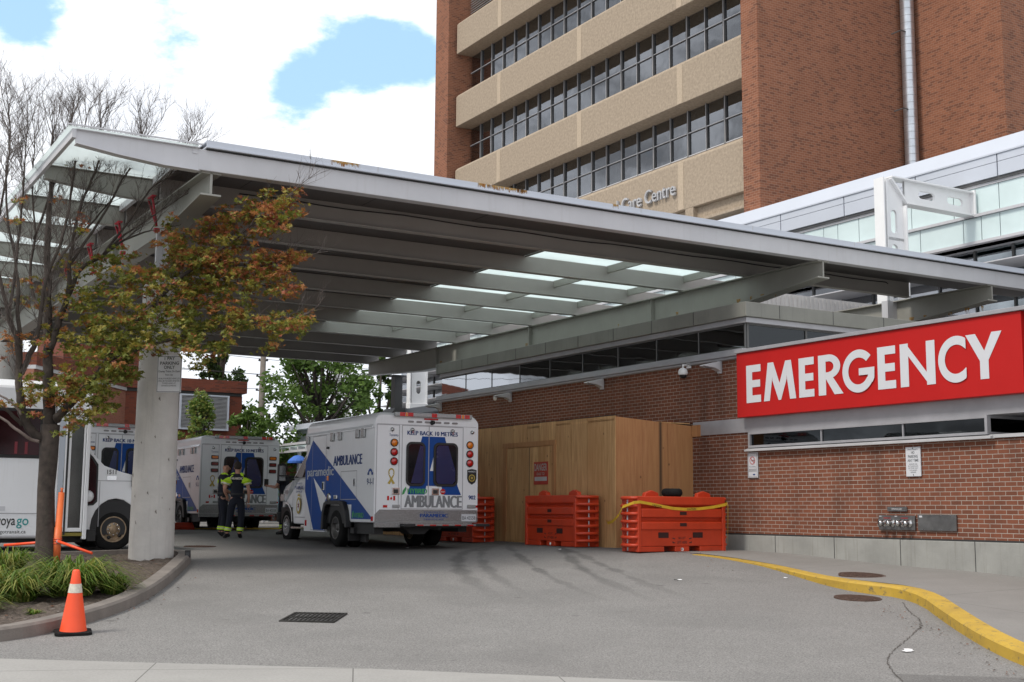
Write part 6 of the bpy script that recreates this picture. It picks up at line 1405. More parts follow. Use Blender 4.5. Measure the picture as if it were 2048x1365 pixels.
    rect(m, Y - .003, 1.195, 1.212, .82, 2.52); rect(m, Y - .003, .04, 2.3, 2.535, 2.543); m.build('door_seam', 'alu', e)
    def rrect(x0, x1, z0, z1, r, n=6):
        p = []
        for cx, cz, a0 in ((x1 - r, z1 - r, 0), (x0 + r, z1 - r, pi / 2), (x0 + r, z0 + r, pi), (x1 - r, z0 + r, 1.5 * pi)):
            for i in range(n + 1): p.append((cx + r * cos(a0 + pi / 2 * i / n), cz + r * sin(a0 + pi / 2 * i / n)))
        return p
    for x0, x1 in ((.69, 1.125), (1.31, 1.875)):
        m = MB(); m.prism(rrect(x0, x1, 1.28, 2.19, .12), 'y', -.022, -.006); p = m.build('rear_window', 'black', e, .006)
        m = MB(); m.prism(rrect(x0 + .045, x1 - .045, 1.325, 2.145, .09), 'y', -.025, -.022); m.build('pane', M['pane_dark'], p)
    m = MB(); m.quad((.80, -.0262, 1.34), (1.00, -.0262, 2.12), (1.075, -.0262, 2.10), (1.075, -.0262, 1.38), (1.03, -.0262, 1.34)); m.quad((1.37, -.0262, 1.40), (1.37, -.0262, 2.07), (1.42, -.0262, 2.13), (1.64, -.0262, 2.13), (1.81, -.0262, 1.62), (1.81, -.0262, 1.40), (1.75, -.0262, 1.335), (1.42, -.0262, 1.335)); m.build('window_film', 'blue_film', e)
    m = MB(); lettering(m, 'KEEP BACK 10 METRES', (.71, Y - .002, 2.33), R, UZ, 1.16, .088, .0, fat=.008)
    if number: lettering(m, '902', (2.135, Y - .002, 1.02), R, UZ, .17, .085, .004, fat=.008)
    lettering(m, 'Toronto', (.31, Y - .002, 2.29), R, UZ, .20, .055, .004)
    m.build('lettering', 'navytxt', e)
    m = MB(); lettering(m, 'AMBULANCE', (.665, Y - .002, .845), R, UZ, 1.315, .25, .0, fat=.030); m.build('lettering', M['grey_dk'], e)
    m = MB(); lettering(m, 'HYBRID', (.735, Y - .005, 1.13), R, UZ, .44, .10, .005, fat=.010); m.quad((.61, Y - .005, 1.10), (.66, Y - .005, 1.12), (.71, Y - .005, 1.22), (.70, Y - .005, 1.27), (.63, Y - .005, 1.19)); m.build('lettering', 'green', e)
    for x in ((.42, 2.155)):
        for i, z in enumerate((2.16, 1.97, 1.78)):
            if round_lights:
                m = MB(); m.lathe([(.082, 0), (.082, -.022), (.068, -.022)], (x, -.004, z), 'y', 22); p = m.build('light_housing', 'black', e)
                m = MB(); m.lathe([(.068, -.016), (.05, -.032), (0, -.038)], (x, -.004, z), 'y', 22); m.build('lens', 'amberlens' if i == 0 else 'redlens', p)
            else:
                m = MB(); m.prism(rrect(x - .11, x + .11, z - .055, z + .055, .03), 'y', -.022, -.004); p = m.build('light_housing', 'black', e)
                m = MB(); m.prism(rrect(x - .085, x + .085, z - .035, z + .035, .02), 'y', -.032, -.022); m.build('lens', 'amberlens' if i == 0 else M['redlens_dk'], p)
        m = MB(); m.lathe([(0, -.05), (.03, -.045), (.045, -.01), (.045, 0)], (x - .05 if x < 1 else x + .05, -.004, 2.43), 'y', 16); m.build('work_lamp', 'chrome', e)
    for x in (.82, 1.74):
        m = MB(); m.lathe([(0, -.06), (.03, -.055), (.045, -.01), (.045, 0)], (x, -.004, 2.44), 'y', 16); m.box(x - .01, x + .01, -.05, 0, 2.37, 2.41); m.build('door_hook', 'chrome', e)
    # light bar
    m = MB(); m.box(.40, 2.17, -.09, 0, 2.70, 2.79); p = m.build('light_bar', 'clearlens', e, .015)
    m = MB()
    for a, c in ((.50, .62), (.68, .80), (1.22, 1.34), (1.78, 1.90), (1.99, 2.10)): m.box(a, c, -.094, -.088, 2.705, 2.785)
    m.build_each('red_lens', 'redlens', p)
    m = MB()
    for a, c in ((.63, .67), (1.92, 1.97)): m.box(a, c, -.094, -.088, 2.705, 2.785)
    m.build_each('amber_lens', 'amberlens', p)
    m = MB(); m.box(1.08, 1.40, -.03, -.0, 2.655, 2.685); m.build('brake_light', 'redlens', e, .008)
    m = MB()
    for i in range(6): x = .72 + i * .19 + (.06 if i > 2 else 0); m.prism(rrect(x, x + .13, 2.585, 2.625, .018, 3), 'y', -.014, -.003)
    m.build_each('marker_lamp', M['lamp_grey'], e)
    m = MB(); m.lathe([(0, -.09), (.035, -.085), (.045, -.03), (.05, 0)], (1.27, -.004, 2.60), 'y', 14); m.build('rear_camera', 'black', e)
    # ribbon, flag, handles, shield, reflectors
    m = MB()
    for q in arc(.37, 1.555, .085, .055, radians(-35), radians(215), 18, .8): m.quad(*[(x, Y - .002, z) for x, z in q])
    m.quad((.30, Y - .002, 1.52), (.335, Y - .002, 1.50), (.455, Y - .002, 1.33), (.40, Y - .002, 1.31)); m.quad((.405, Y - .003, 1.50), (.44, Y - .003, 1.52), (.34, Y - .003, 1.31), (.285, Y - .003, 1.33)); m.build('yellow_ribbon', 'gold', e)
    m = MB(); rect(m, Y - .002, .285, .33, .985, 1.075); rect(m, Y - .002, .42, .465, .985, 1.075); m.quad((.375, Y - .0035, 1.06), (.35, Y - .0035, 1.025), (.365, Y - .0035, 1.0), (.385, Y - .0035, 1.0), (.40, Y - .0035, 1.025)); m.build('flag', 'redlens', e)
    for x in (.47, 1.36):
        m = MB(); m.box(x - .085, x + .085, -.02, -.004, 1.10, 1.25); p = m.build('door_latch', 'chrome', e, .006); m = MB(); m.box(x - .05, x + .05, -.026, -.02, 1.13, 1.21); m.build('handle', 'dark', p)
    m = MB(); m.prism([(1.535 + .062 * cos(i * pi / 4 + pi / 8), 1.175 + .062 * sin(i * pi / 4 + pi / 8)) for i in range(8)], 'y', -.008, -.005); p = m.build('stop_sticker', 'redlens', e); m = MB(); lettering(m, 'STOP', (1.49, -.0095, 1.155), R, UZ, .09, .035, .02); m.build('lettering', 'sign_white', p)
    if number:
        m = MB(); m.quad((2.10, Y - .002, 1.64), (2.21, Y - .002, 1.66), (2.32, Y - .002, 1.64), (2.32, Y - .002, 1.46), (2.29, Y - .002, 1.38), (2.21, Y - .002, 1.33), (2.13, Y - .002, 1.38), (2.10, Y - .002, 1.46)); p = m.build('shield_crest', 'black', e)
        m = MB(); lettering(m, 'PARAMEDIC', (2.12, Y - .004, 1.59), R, UZ, .18, .03, .01); m.build('lettering', 'sign_white', p)
        m = MB()
        for q in arc(2.21, 1.47, .075, .055, 0, 2 * pi, 20): m.quad(*[(x, Y - .004, z) for x, z in q])
        m.prism([(2.21 + (.045 if i % 2 else .018) * cos(i * pi / 6), 1.47 + (.045 if i % 2 else .018) * sin(i * pi / 6)) for i in range(12)], 'y', Y - .006, Y - .004); m.build('crest_star', 'gold', p)
    m = MB(); m.box(.40, .56, -.03, -.004, .84, .90); m.box(2.10, 2.30, -.03, -.004, .84, .91); m.build_each('reverse_lamp', 'clearlens', e, .008)
    m = MB(); m.box(.20, .29, -.015, -.004, .84, .89); m.box(2.31, 2.345, -.015, -.004, .85, .90); m.build_each('rear_reflector', 'redlens', e)
    # diamond plate, step, number plate
    m = MB(); m.prism([(.02, .555), (Wd - .01, .555), (Wd - .01, .80), (.12, .80), (.02, .70)], 'y', -.012, -.001); m.build('diamond_plate', 'plate', e)
    m = MB(); m.box(-.0, .56, -.06, .0, .44, .545); m.box(.56, 2.2, -.06, 0, .50, .55); m.box(.56, 2.42, -.24, -.06, .47, .505); m.build('step', 'plate', e, .006)
    m = MB(); m.box(2.20, 2.52, -.25, -.03, .46, .52); m.box(.56, .82, -.25, -.03, .45, .515); m.build('step_bumper', 'black', e, .01)
    m = MB()
    for i in range(5): x = .86 + i * .285; m.box(x, x + .14, -.244, -.24, .475, .50)
    m.build_each('step_reflector', 'redlens', e)
    m = MB(); lettering(m, 'TORONTO', (1.10, -.015, .735), R, UZ, .46, .03, .006); lettering(m, 'PARAMEDIC', (1.02, -.015, .645), R, UZ, .64, .075, .0, fat=.012); lettering(m, 'SERVICES', (1.10, -.015, .59), R, UZ, .46, .03, .006); m.build('lettering', 'blue', e)
    m = MB(); m.box(1.97, 2.31, -.022, -.013, .565, .715); p = m.build('number_plate', 'sign_white', e, .004)
    m = MB(); lettering(m, 'BA·43558', (1.99, -.0235, .60), R, UZ, .30, .075, .004); m.build('lettering', 'txt_black', p)
    # ---- cab
    XL, XR = .17, Wd - .17
    prof = [(Lb - .02, .45), (5.38, .45)]
    for i in range(9): a = pi - pi * i / 8 * 1.0; prof.append((5.88 + .47 * cos(a), .50 + .42 * sin(a)))
    prof += [(6.42, .50), (6.62, .55), (6.64, .80), (6.60, 1.12), (6.45, 1.26), (6.1, 1.36), (5.58, 1.47), (5.0, 2.02), (4.78, 2.18), (4.55, 2.25), (Lb - .02, 2.27)]
    def inset(y, z):     # plan taper towards the nose and tumblehome above the belt line
        d = 0
        if z > 1.45: d += (z - 1.45) * .16
        if y > 5.7: d += ((y - 5.7) ** 2) * .16
        return d
    m = MB(); n = len(prof); vs = [(XL + inset(y, z), y, z) for y, z in prof] + [(XR - inset(y, z), y, z) for y, z in prof]
    m.add(vs, [tuple(range(n)), tuple(range(n, 2 * n))[::-1]] + [(i, (i + 1) % n, n + (i + 1) % n, n + i) for i in range(n)])
    m.build('cab', 'vwhite', e, .03, seg=3)
    for s, xs in ((-1, XL), (1, XR)):
        def P(y, z, o=.006): return (xs + s * o + (-s) * inset(y, z), y, z)
        m = MB(); m.quad(P(5.40, 1.54), P(4.36, 1.54), P(4.36, 2.12), P(4.72, 2.12), P(4.98, 1.98)); w = m.build('side_window', M['pane_dark'], e)
        m = MB()
        for a, c in (((5.46, .62), (5.46, 1.48)), ((4.28, .62), (4.28, 2.16)), ((4.28, .60), (5.30, .60)), ((4.28, 1.50), (5.50, 1.50))):
            if a[0] == c[0]: m.quad(P(a[0], a[1]), P(a[0] + .014, a[1]), P(a[0] + .014, c[1]), P(a[0], c[1]))
            else: m.quad(P(a[0], a[1]), P(c[0], c[1]), P(c[0], c[1] + .014), P(a[0], a[1] + .014))
        m.build('door_seam', 'alu', e)
        m = MB(); m.box(xs + s * .002 - .012, xs + s * .002 + .012, 4.36, 4.42, 1.18, 1.40); m.build('door_handle', 'black', e, .005)
        m = MB(); m.box(xs + s * .30 - .10, xs + s * .30 + .10, 5.42, 5.52, 1.44, 1.86); p = m.build('door_mirror', 'black', e, .02); m = MB(); m.tube([(xs, 5.40, 1.56), (xs + s * .3, 5.47, 1.58)], .025, 8); m.tube([(xs, 5.40, 1.50), (xs + s * .3, 5.47, 1.50)], .025, 8); m.build('mirror_arm', 'black', p)
        m = MB(); m.box(xs + s * .30 - .075, xs + s * .30 + .075, 5.414, 5.42, 1.60, 1.82); m.box(xs + s * .30 - .075, xs + s * .30 + .075, 5.414, 5.42, 1.47, 1.57); m.build('mirror_glass', 'chrome', p)
        m = MB(); m.box(*(sorted((xs - s * .05, xs + s * .10))), 4.30, 5.30, .33, .38); m.build('running_board', 'chrome', e, .01)
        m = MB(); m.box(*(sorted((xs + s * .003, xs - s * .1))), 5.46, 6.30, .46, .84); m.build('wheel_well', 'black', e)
        m = MB()
        fr = [(5.88 + r * cos(a), .50 + r * .93 * sin(a)) for a in [pi * i / 12 for i in range(13)] for r in (.45, .50)]
        m.add([P(y, z, .035) for y, z in fr], [(2 * i, 2 * i + 1, 2 * i + 3, 2 * i + 2) for i in range(12)]); m.build('fender_lip', 'vwhite', e)
        m = MB(); m.box(*(sorted((xs - s * .06, xs + s * .006 - s * .13))), 6.3, 6.60, .98, 1.16); m.build('headlight', 'clearlens', e, .02)
        m = MB(); m.quad(P(6.22, 1.17, -.01 + .02), P(5.80, 1.17, .012), P(5.80, 1.25, .012), P(6.18, 1.25, .012)); m.build('grey_badge', 'alu', e)
    m = MB(); m.quad((XL + .22, 5.585, 1.48), (XR - .22, 5.585, 1.48), (XR - .28, 5.02, 2.03), (XL + .28, 5.02, 2.03)); m.build('windshield', M['pane_dark'], e)
    m = MB(); m.box(XL + .02, XR - .02, 6.58, 6.78, .48, .72); m.build('front_bumper', 'dark', e, .04); m = MB(); m.box(XL + .35, XR - .35, 6.60, 6.66, .78, 1.14); m.build('grille', 'dark', e, .02)
    m = MB(); lettering(m, 'PARAMEDIC', (XL - .008, 5.34, 1.26), D, UZ, .62, .085, .0, fat=.010); lettering(m, 'TORONTO', (XL - .008, 5.25, 1.375), D, UZ, .44, .045, .006); lettering(m, 'SERVICES', (XL - .008, 5.25, 1.185), D, UZ, .44, .045, .006); m.build('lettering', 'navytxt', e)
    m = MB(); N2 = 18; m.quad(*[(XL - .008, 5.04 + .15 * cos(2 * pi * i / N2), .88 + .20 * sin(2 * pi * i / N2)) for i in range(N2)]); m.quad(*[(XL - .008, 5.04 + a, 1.10 + c) for a, c in ((.08, 0), (.07, .05), (.03, .03), (0, .08), (-.03, .03), (-.07, .05), (-.08, 0))]); p = m.build('door_crest', 'gold', e)
    m = MB(); m.quad(*[(XL - .0095, 5.04 + .10 * cos(2 * pi * i / N2), .88 + .14 * sin(2 * pi * i / N2)) for i in range(N2)]); m.build('crest_field', 'vwhite', p); m = MB(); m.quad(*[(XL - .011, 5.04 + (.085 if i % 2 else .035) * cos(i * pi / 6), .88 + (.10 if i % 2 else .04) * sin(i * pi / 6)) for i in range(12)]); m.build('crest_star', M['maroon'], p)
    m = MB(); m.box(.25, Wd - .25, Lb - .2, Lb + .05, 2.62, 2.78); m.build('front_light_bar', 'redlens', e, .03)
    return e
M['grey_txt'] = mat('grey_txt', (0.42, 0.45, 0.50), 0.5); M['grey_dk'] = mat('grey_dk', (0.20, 0.21, 0.22), 0.45); M['pane_dark'] = mat('pane_dark', (0.006, 0.007, 0.009), 0.1, 0, .1, 1, spec=.35)
M['redlens_dk'] = mat('redlens_dk', (0.16, 0.01, 0.01), 0.2, coat=.8); M['lamp_grey'] = mat('lamp_grey', (0.22, 0.22, 0.22), 0.3, .3); M['maroon'] = mat('maroon', (0.18, 0.02, 0.03), 0.5)
ambulance('nearest white and blue ambulance, numbered 902, its rear doors facing the camera', (-2.77, 25.8, .80), .4995)
ambulance('white and blue ambulance farther back with the two paramedics standing at its rear doors', (-8.95, 36.6, .91), .50, False, round_lights=False)
ambulance('ambulance partly hidden between the transit bus and the concrete column', (-10.75, 31.2, .90), .66, False, round_lights=False)

# ============================================================ TRANSIT BUS (side faces the camera, nose to the right)
def bus():
    u0 = 24.7; z0 = .79; e = thing('shuttle_bus', 'white cutaway shuttle bus with voyago lettering behind the maple tree', 'bus', (4.9, u0, z0)); 
    # local use of building coordinates: across = v (forwards), along = u (away)
    def Z(z): return z0 + z
    m = MB(); m.box(-3.0, 4.84, u0, u0 + 2.35, Z(.24), Z(3.05)); m.build('body', 'vwhite', e, .06)
    m = MB(); m.prism([(u0 + .06, Z(3.05)), (u0 + .22, Z(3.16)), (u0 + 2.13, Z(3.16)), (u0 + 2.3, Z(3.05))], 'x', -3.0, 4.84); m.build('roof', 'vwhite', e)
    # entry door section
    m = MB(); m.box(4.85, 5.44, u0 + .02, u0 + 2.33, Z(2.55), Z(3.0)); m.box(4.85, 5.44, u0 + 1.2, u0 + 2.33, Z(.3), Z(2.5)); m.build('door_surround', 'vwhite', e)
    m = MB(); m.box(5.40, 5.475, u0 - .03, u0 + .10, Z(.22), Z(2.95)); m.build('door_post', 'vwhite', e, .01)
    for a, c in ((4.86, 5.06), (5.08, 5.39)):
        m = MB()
        for q in ((a, a + .05, .36, 2.5), (c - .035, c, .36, 2.5), (a + .05, c - .035, .36, .43), (a + .05, c - .035, 2.43, 2.5)): m.box(q[0], q[1], u0 - .02, u0 + .01, Z(q[2]), Z(q[3]))
        p = m.build('entry_door', 'vwhite', e, .006); m = MB(); m.box(a + .05, c - .035, u0 - .008, u0 - .002, Z(.43), Z(2.43)); m.build('pane', 'glass_dark', p)
    m = MB(); m.box(5.05, 5.085, u0 - .025, u0 + .01, Z(.30), Z(2.5)); m.build('door_gasket', 'black', e)
    m = MB(); m.box(4.86, 5.40, u0 - .02, u0 + .6, Z(.28), Z(.34)); m.build('step_edge', M['dull_yellow'], e)
    m = MB(); m.tube([(5.15, u0 + .35, Z(1.35)), (5.20, u0 + .35, Z(1.15)), (5.33, u0 + .35, Z(.95))], .015, 6); m.tube([(5.13, u0 + .4, Z(1.8)), (5.2, u0 + .4, Z(1.7))], .05, 8); m.build('grab_rail', 'steel', e)
    m = MB(); m.box(4.9, 5.4, u0 + 1.15, u0 + 1.19, Z(.3), Z(2.5)); m.box(5.12, 5.34, u0 + .9, u0 + 1.1, Z(.95), Z(1.6)); m.build('interior', 'room', e)
    # passenger window with a red tinted interior
    m = MB(); m.box(-2.6, 4.62, u0 - .012, u0 - .002, Z(1.70), Z(2.62)); p = m.build('window_band', 'black', e, .004)
    m = MB()
    for a, c in ((-2.5, -.9), (-.8, .8), (.9, 2.5), (2.6, 3.55), (3.62, 4.55)): m.box(a, c, u0 - .016, u0 - .012, Z(1.76), Z(2.56))
    m.build('pane', M['pane_red'], p)
    m = MB()
    for a in (3.70, 4.12, 4.3): m.box(a, a + .05, u0 - .019, u0 - .016, Z(1.78), Z(2.0)); 
    m.box(3.64, 3.82, u0 - .0185, u0 - .016, Z(1.78), Z(2.25)); m.build_each('window_detail', M['maroon'], p)
    m = MB(); m.box(-3, 4.83, u0 - .006, u0 - .002, Z(.685), Z(.70)); m.box(-3, 4.83, u0 - .006, u0 - .002, Z(.26), Z(.275)); m.box(4.62, 4.72, u0 - .02, u0, Z(1.0), Z(1.1)); m.build('body_seam', 'alu', e)
    def bl(m, s, v, z, w, h, b=.01, yy=-.008): lettering(m, s, (v, u0 + yy, Z(z)), (1, 0, 0), (0, 0, 1), w, h, b)
    m = MB(); bl(m, 'voya', 3.88, .42, .33, .18, .008); bl(m, 'voyagotransit.ca', 3.77, .31, .63, .08, 0); m.build('lettering', 'txt_black', e)
    m = MB(); bl(m, 'go', 4.23, .42, .21, .18, .008); m.build('lettering', M['teal'], e)
    m = MB(); m.box(3.75, 4.02, u0 - .008, u0 - .003, Z(.74), Z(.82)); m.build_each('sticker', 'sign_white', e)
    # cab: nose of the van
    pr = [(5.44, .36), (5.58, .36)]
    for i in range(11): a = pi - pi * i / 10; pr.append((6.02 + .46 * cos(a), .42 + .56 * sin(a)))
    pr += [(6.50, .42), (6.86, .45), (6.90, .75), (6.88, 1.15), (6.80, 1.27), (6.45, 1.40), (6.10, 1.49), (5.78, 1.60), (5.62, 1.76), (5.44, 2.02)]
    m = MB(); m.prism([(v, Z(z)) for v, z in pr], 'y', u0 + .08, u0 + 2.24); m.build('nose', 'vwhite', e, .05, seg=3)
    m = MB(); m.quad(*[(v, u0 + .072, Z(z)) for v, z in ((5.45, 1.86), (5.56, 1.76), (5.66, 1.62), (5.67, .92), (5.60, .85), (5.45, .84))]); m.build('side_window', 'black', e); m = MB(); m.quad(*[(v, u0 + .068, Z(z)) for v, z in ((5.45, 1.80), (5.54, 1.72), (5.63, 1.58), (5.64, .96), (5.58, .88), (5.45, .88))]); m.build('side_pane', M['pane_red'], e)
    m = MB(); m.lathe([(0, -.05), (.08, -.04), (.11, 0), (.11, .04)], (5.49, u0 + .05, Z(1.02)), 'y', 16); m.build('inner_mirror', 'vwhite', e)
    m = MB(); bl(m, '1511', 5.83, 1.44, .17, .085, .01, .072); m.build('lettering', 'txt_black', e)
    m = MB(); m.box(5.83, 6.01, u0 + .068, u0 + .078, Z(1.33), Z(1.41)); m.build('badge', 'chrome', e)
    m = MB(); m.box(6.30, 6.40, u0 - .02, u0 + .1, Z(1.20), Z(1.50)); m.build('mirror', 'black', e, .02)
    m = MB(); m.quad(*[(v, u0 + .074, Z(z)) for v, z in ((5.67, 1.31), (6.6, 1.31), (6.6, 1.322), (5.67, 1.322))]); m.quad(*[(v, u0 + .074, Z(z)) for v, z in ((5.70, .45), (5.712, .45), (5.712, 1.3), (5.70, 1.3))]); m.build('body_seam', 'alu', e)
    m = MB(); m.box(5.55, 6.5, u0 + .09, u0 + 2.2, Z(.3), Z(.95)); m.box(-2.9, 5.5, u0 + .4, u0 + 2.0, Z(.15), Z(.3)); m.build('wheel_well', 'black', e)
    m = MB(); m.box(5.50, 5.66, u0 + .02, u0 + .12, Z(.18), Z(.40)); m.build('splash_guard', 'black', e, .01)
    # steered front wheel and the rest
    for uu, s in ((u0 + .22, -1), (u0 + 2.1, 1)):
        w = bpy.data.objects.new('wheel_mount', None)
        sub = thing('tmp', '', '', (0, 0, 0), frame='W'); bpy.data.objects.remove(sub)
        t = MB(); x0 = len(bpy.data.objects)
        class F: pass
        wheel_b(e, 6.0, uu, z0, .40, .26, s)
    for uu, s in ((u0 + .22, -1), (u0 + 2.1, 1)): wheel_b(e, 1.2, uu, z0, .40, .26, s)
def wheel_b(parent, v, u, z, r, w, side, steer=0.0):
    t = MB(); hw = w / 2; c = (v, u, z + r)
    t.lathe([(r * .60, -hw), (r * .78, -hw * 1.02), (r * .93, -hw * .92), (r, -hw * .70), (r, hw * .70), (r * .93, hw * .92), (r * .78, hw * 1.02), (r * .60, hw)], c, 'y', 40); wt = t.build('wheel', 'rubber', parent)
    m = MB(); s = side; o = (v, u + s * hw, z + r); m.lathe([(r * .61, 0), (r * .57, s * .006), (r * .52, -s * .02), (r * .46, -s * .06), (r * .36, -s * .02), (r * .30, s * .01), (r * .20, s * .015), (r * .17, s * .05), (0, s * .05)], o, 'y', 32); m.build('rim', 'rim_rust', wt)
    m = MB()
    for k in range(5): a = 2 * pi * k / 5 + .5; m.lathe([(0, -s * .012), (r * .085, -s * .012), (r * .09, -s * .03)], (v + r * .42 * cos(a), u + s * hw, z + r + r * .42 * sin(a)), 'y', 12)
    m.build_each('rim_slot', 'black', wt); m = MB()
    for k in range(8): a = 2 * pi * k / 8; m.lathe([(0, s * .035), (.016, s * .03), (.018, s * .0)], (v + r * .25 * cos(a), u + s * hw, z + r + r * .25 * sin(a)), 'y', 8)
    m.build_each('wheel_nut', 'chrome', wt)
M['dull_yellow'] = mat('dull_yellow', (0.22, 0.18, 0.03), .7); M['teal'] = mat('teal', (0.01, 0.28, 0.28), .5)
M['pane_red'] = mat('pane_red', (0.030, 0.006, 0.008), 0.15, 0, .8, 1.2, spec=.2)
bus()
# ============================================================ PEOPLE
def skinmesh(name, mt, parent, pts, edges, radii, root=0, sub=2):
    me = bpy.data.meshes.new(name); me.from_pydata(pts, edges, []); me.materials.append(M[mt] if isinstance(mt, str) else mt)
    ob = bpy.data.objects.new(name, me); COL.objects.link(ob); ob.parent = parent
    bm = bmesh.new(); bm.from_mesh(me); ly = bm.verts.layers.skin.verify(); bm.verts.ensure_lookup_table()
    for i, v in enumerate(bm.verts):
        r = radii[i]; v[ly].radius = (r, r) if isinstance(r, (int, float)) else r; v[ly].use_root = (i == root)
    bm.to_mesh(me); bm.free()
    s = ob.modifiers.new('skin', 'SKIN'); s.use_smooth_shade = True; u = ob.modifiers.new('sub', 'SUBSURF'); u.levels = sub; u.render_levels = sub
    return ob
def person(label, loc, rot, J, hair='short', vest=True, holding=None, face_turn=0.0):
    """J: joints in local metres, figure faces +y"""
    e = thing('person', label, 'person', loc, frame='W', rot=rot)
    P, E, Rr, ix = [], [], [], {}
    def node(k, p, r): ix[k] = len(P); P.append(tuple(p)); Rr.append(r)
    def link(*ks):
        for a, c in zip(ks, ks[1:]): E.append((ix[a], ix[c]))
    V_ = {k: Vector(v) for k, v in J.items()}
    node('pel', V_['pel'], (.11, .09)); node('waist', V_['pel'] + (V_['chest'] - V_['pel']) * .4, (.10, .08)); node('chest', V_['chest'], (.11, .09)); node('neck', V_['neck'], .06)
    node('head0', V_['head'] + Vector((0, 0, -.09)), .062); node('head1', V_['head'] + Vector((0, .01, 0)), (.080, .095)); node('head2', V_['head'] + Vector((0, -.005, .075)), (.072, .085))
    link('pel', 'waist', 'chest', 'neck', 'head0', 'head1', 'head2')
    for s in 'lr':
        node('hip' + s, V_['hip' + s], .075); node('knee' + s, V_['knee' + s], .060); node('calf' + s, V_['knee' + s].lerp(V_['ankle' + s], .3), .058); node('ankle' + s, V_['ankle' + s], .040); node('toe' + s, V_['toe' + s], .035); link('pel', 'hip' + s, 'knee' + s, 'calf' + s, 'ankle' + s, 'toe' + s)
        node('sh' + s, V_['sh' + s], .062); node('el' + s, V_['el' + s], .043); node('fore' + s, V_['el' + s].lerp(V_['wr' + s], .3), .041); node('wr' + s, V_['wr' + s], .027)
        d = (V_['wr' + s] - V_['el' + s]).normalized(); node('palm' + s, V_['wr' + s] + d * .06, (.034, .018)); link('chest', 'sh' + s, 'el' + s, 'fore' + s, 'wr' + s, 'palm' + s)
    skinmesh('body', 'skin', e, P, E, Rr)
    # separate fingers and thumb, slightly curled
    for s in 'lr':
        w = V_['wr' + s]; d = (w - V_['el' + s]).normalized(); q = Vector((0, 0, 1)).cross(d); q = q.normalized() if q.length > .2 else Vector((0, 1, 0)); cu = d.cross(q).normalized() * (1 if s == 'l' else -1)
        m = MB()
        for k, ln in enumerate((.072, .080, .075, .058)):
            b0 = w + d * .085 + q * (.024 - .016 * k); m.tube([b0, b0 + d * ln * .45 + cu * .006, b0 + d * ln * .8 + cu * .022, b0 + d * ln * .95 + cu * .040], [.0085, .008, .0075, .006], 6)
        b0 = w + d * .03 + q * .03; m.tube([b0, b0 + d * .03 + q * .022, b0 + d * .062 + q * .026], [.011, .010, .008], 6); m.build('fingers', 'skin', e)
    h = V_['head']
    # face : nose, ears, brow, mouth
    m = MB(); m.tube([h + Vector((0, .085, .03)), h + Vector((0, .112, -.012)), h + Vector((0, .088, -.028))], [.010, .015, .012], 8)
    for s in (-1, 1): m.lathe([(.004, -.012), (.028, -.006), (.030, .004), (.012, .010)], (h.x + s * .083, h.y - .005, h.z - .005), 'x', 12)
    m.build('face_detail', 'skin', e)
    m = MB()
    for s in (-1, 1): m.lathe([(0, .008), (.010, .004), (.012, 0)], (h.x + s * .032, h.y + .082, h.z + .018), 'y', 8); m.box(h.x + s * .034 - .016, h.x + s * .034 + .016, h.y + .080, h.y + .092, h.z + .036, h.z + .042)
    m.box(h.x - .024, h.x + .024, h.y + .082, h.y + .090, h.z - .050, h.z - .043); m.build('eyes_and_mouth', 'hair', e)
    if hair != 'bald':
        m = MB(); k = 16; top = []
        for a in range(7):
            ph = a / 6 * (pi * .70); rr = sin(ph); zz = cos(ph)
            top.append([(h.x + .094 * rr * cos(t), h.y - .012 + .108 * rr * sin(t) * (1 if sin(t) < 0 else .86), h.z + .050 + .108 * zz + .30 * (.108 * rr * sin(t))) for t in [2 * pi * j / k for j in range(k)]])
        vs = [p for r_ in top for p in r_]; m.add(vs, [(i * k + j, i * k + (j + 1) % k, (i + 1) * k + (j + 1) % k, (i + 1) * k + j) for i in range(6) for j in range(k)], True); m.build('hair', 'hair', e)
    # clothing follows the limbs with a little more bulk
    p2 = [V_['pel'] + Vector((0, 0, .10)), V_['pel'], V_['hipl'], V_['kneel'], V_['anklel'] + Vector((0, 0, .03)), V_['hipr'], V_['kneer'], V_['ankler'] + Vector((0, 0, .03))]
    skinmesh('trousers', 'cloth_navy', e, [tuple(p) for p in p2], [(0, 1), (1, 2), (2, 3), (3, 4), (1, 5), (5, 6), (6, 7)], [(.155, .125), (.170, .14), .118, .088, .075, .118, .088, .075], 1)
    p3 = [V_['pel'] + Vector((0, 0, -.02)), V_['pel'] + (V_['chest'] - V_['pel']) * .55, V_['chest'], V_['chest'].lerp(V_['neck'], .55), V_['neck'] + Vector((0, 0, .0))]
    sl = .62
    for s in 'lr': p3 += [V_['sh' + s], V_['sh' + s].lerp(V_['el' + s], sl)]
    skinmesh('shirt', 'cloth_navy' if vest != 'yellow' else 'hiviz', e, [tuple(p) for p in p3], [(0, 1), (1, 2), (2, 3), (3, 4), (3, 5), (5, 6), (3, 7), (7, 8)], [(.175, .145), (.168, .14), (.19, .155), (.15, .12), .082, .095, .08, .095, .08], 1)
    if vest:
        for s in 'lr':      # bright yoke and sleeves, slightly proud of the shirt
            a = V_['sh' + s]; c = a.lerp(V_['el' + s], sl); n_ = V_['neck'] + Vector((0, 0, -.05))
            skinmesh('hi_vis_sleeve', 'hiviz', e, [tuple(n_.lerp(a, .18) + Vector((0, 0, .012))), tuple(a.lerp(n_, .05) + Vector((0, 0, .004))), tuple(c)], [(0, 1), (1, 2)], [.095, .108, .092], 1)
            m = MB(); k1 = a.lerp(V_['el' + s], .44); k2 = a.lerp(V_['el' + s], .56); m.tube([k1, k2], .098, 16, False); m.build('reflective_band', 'reflective', e)
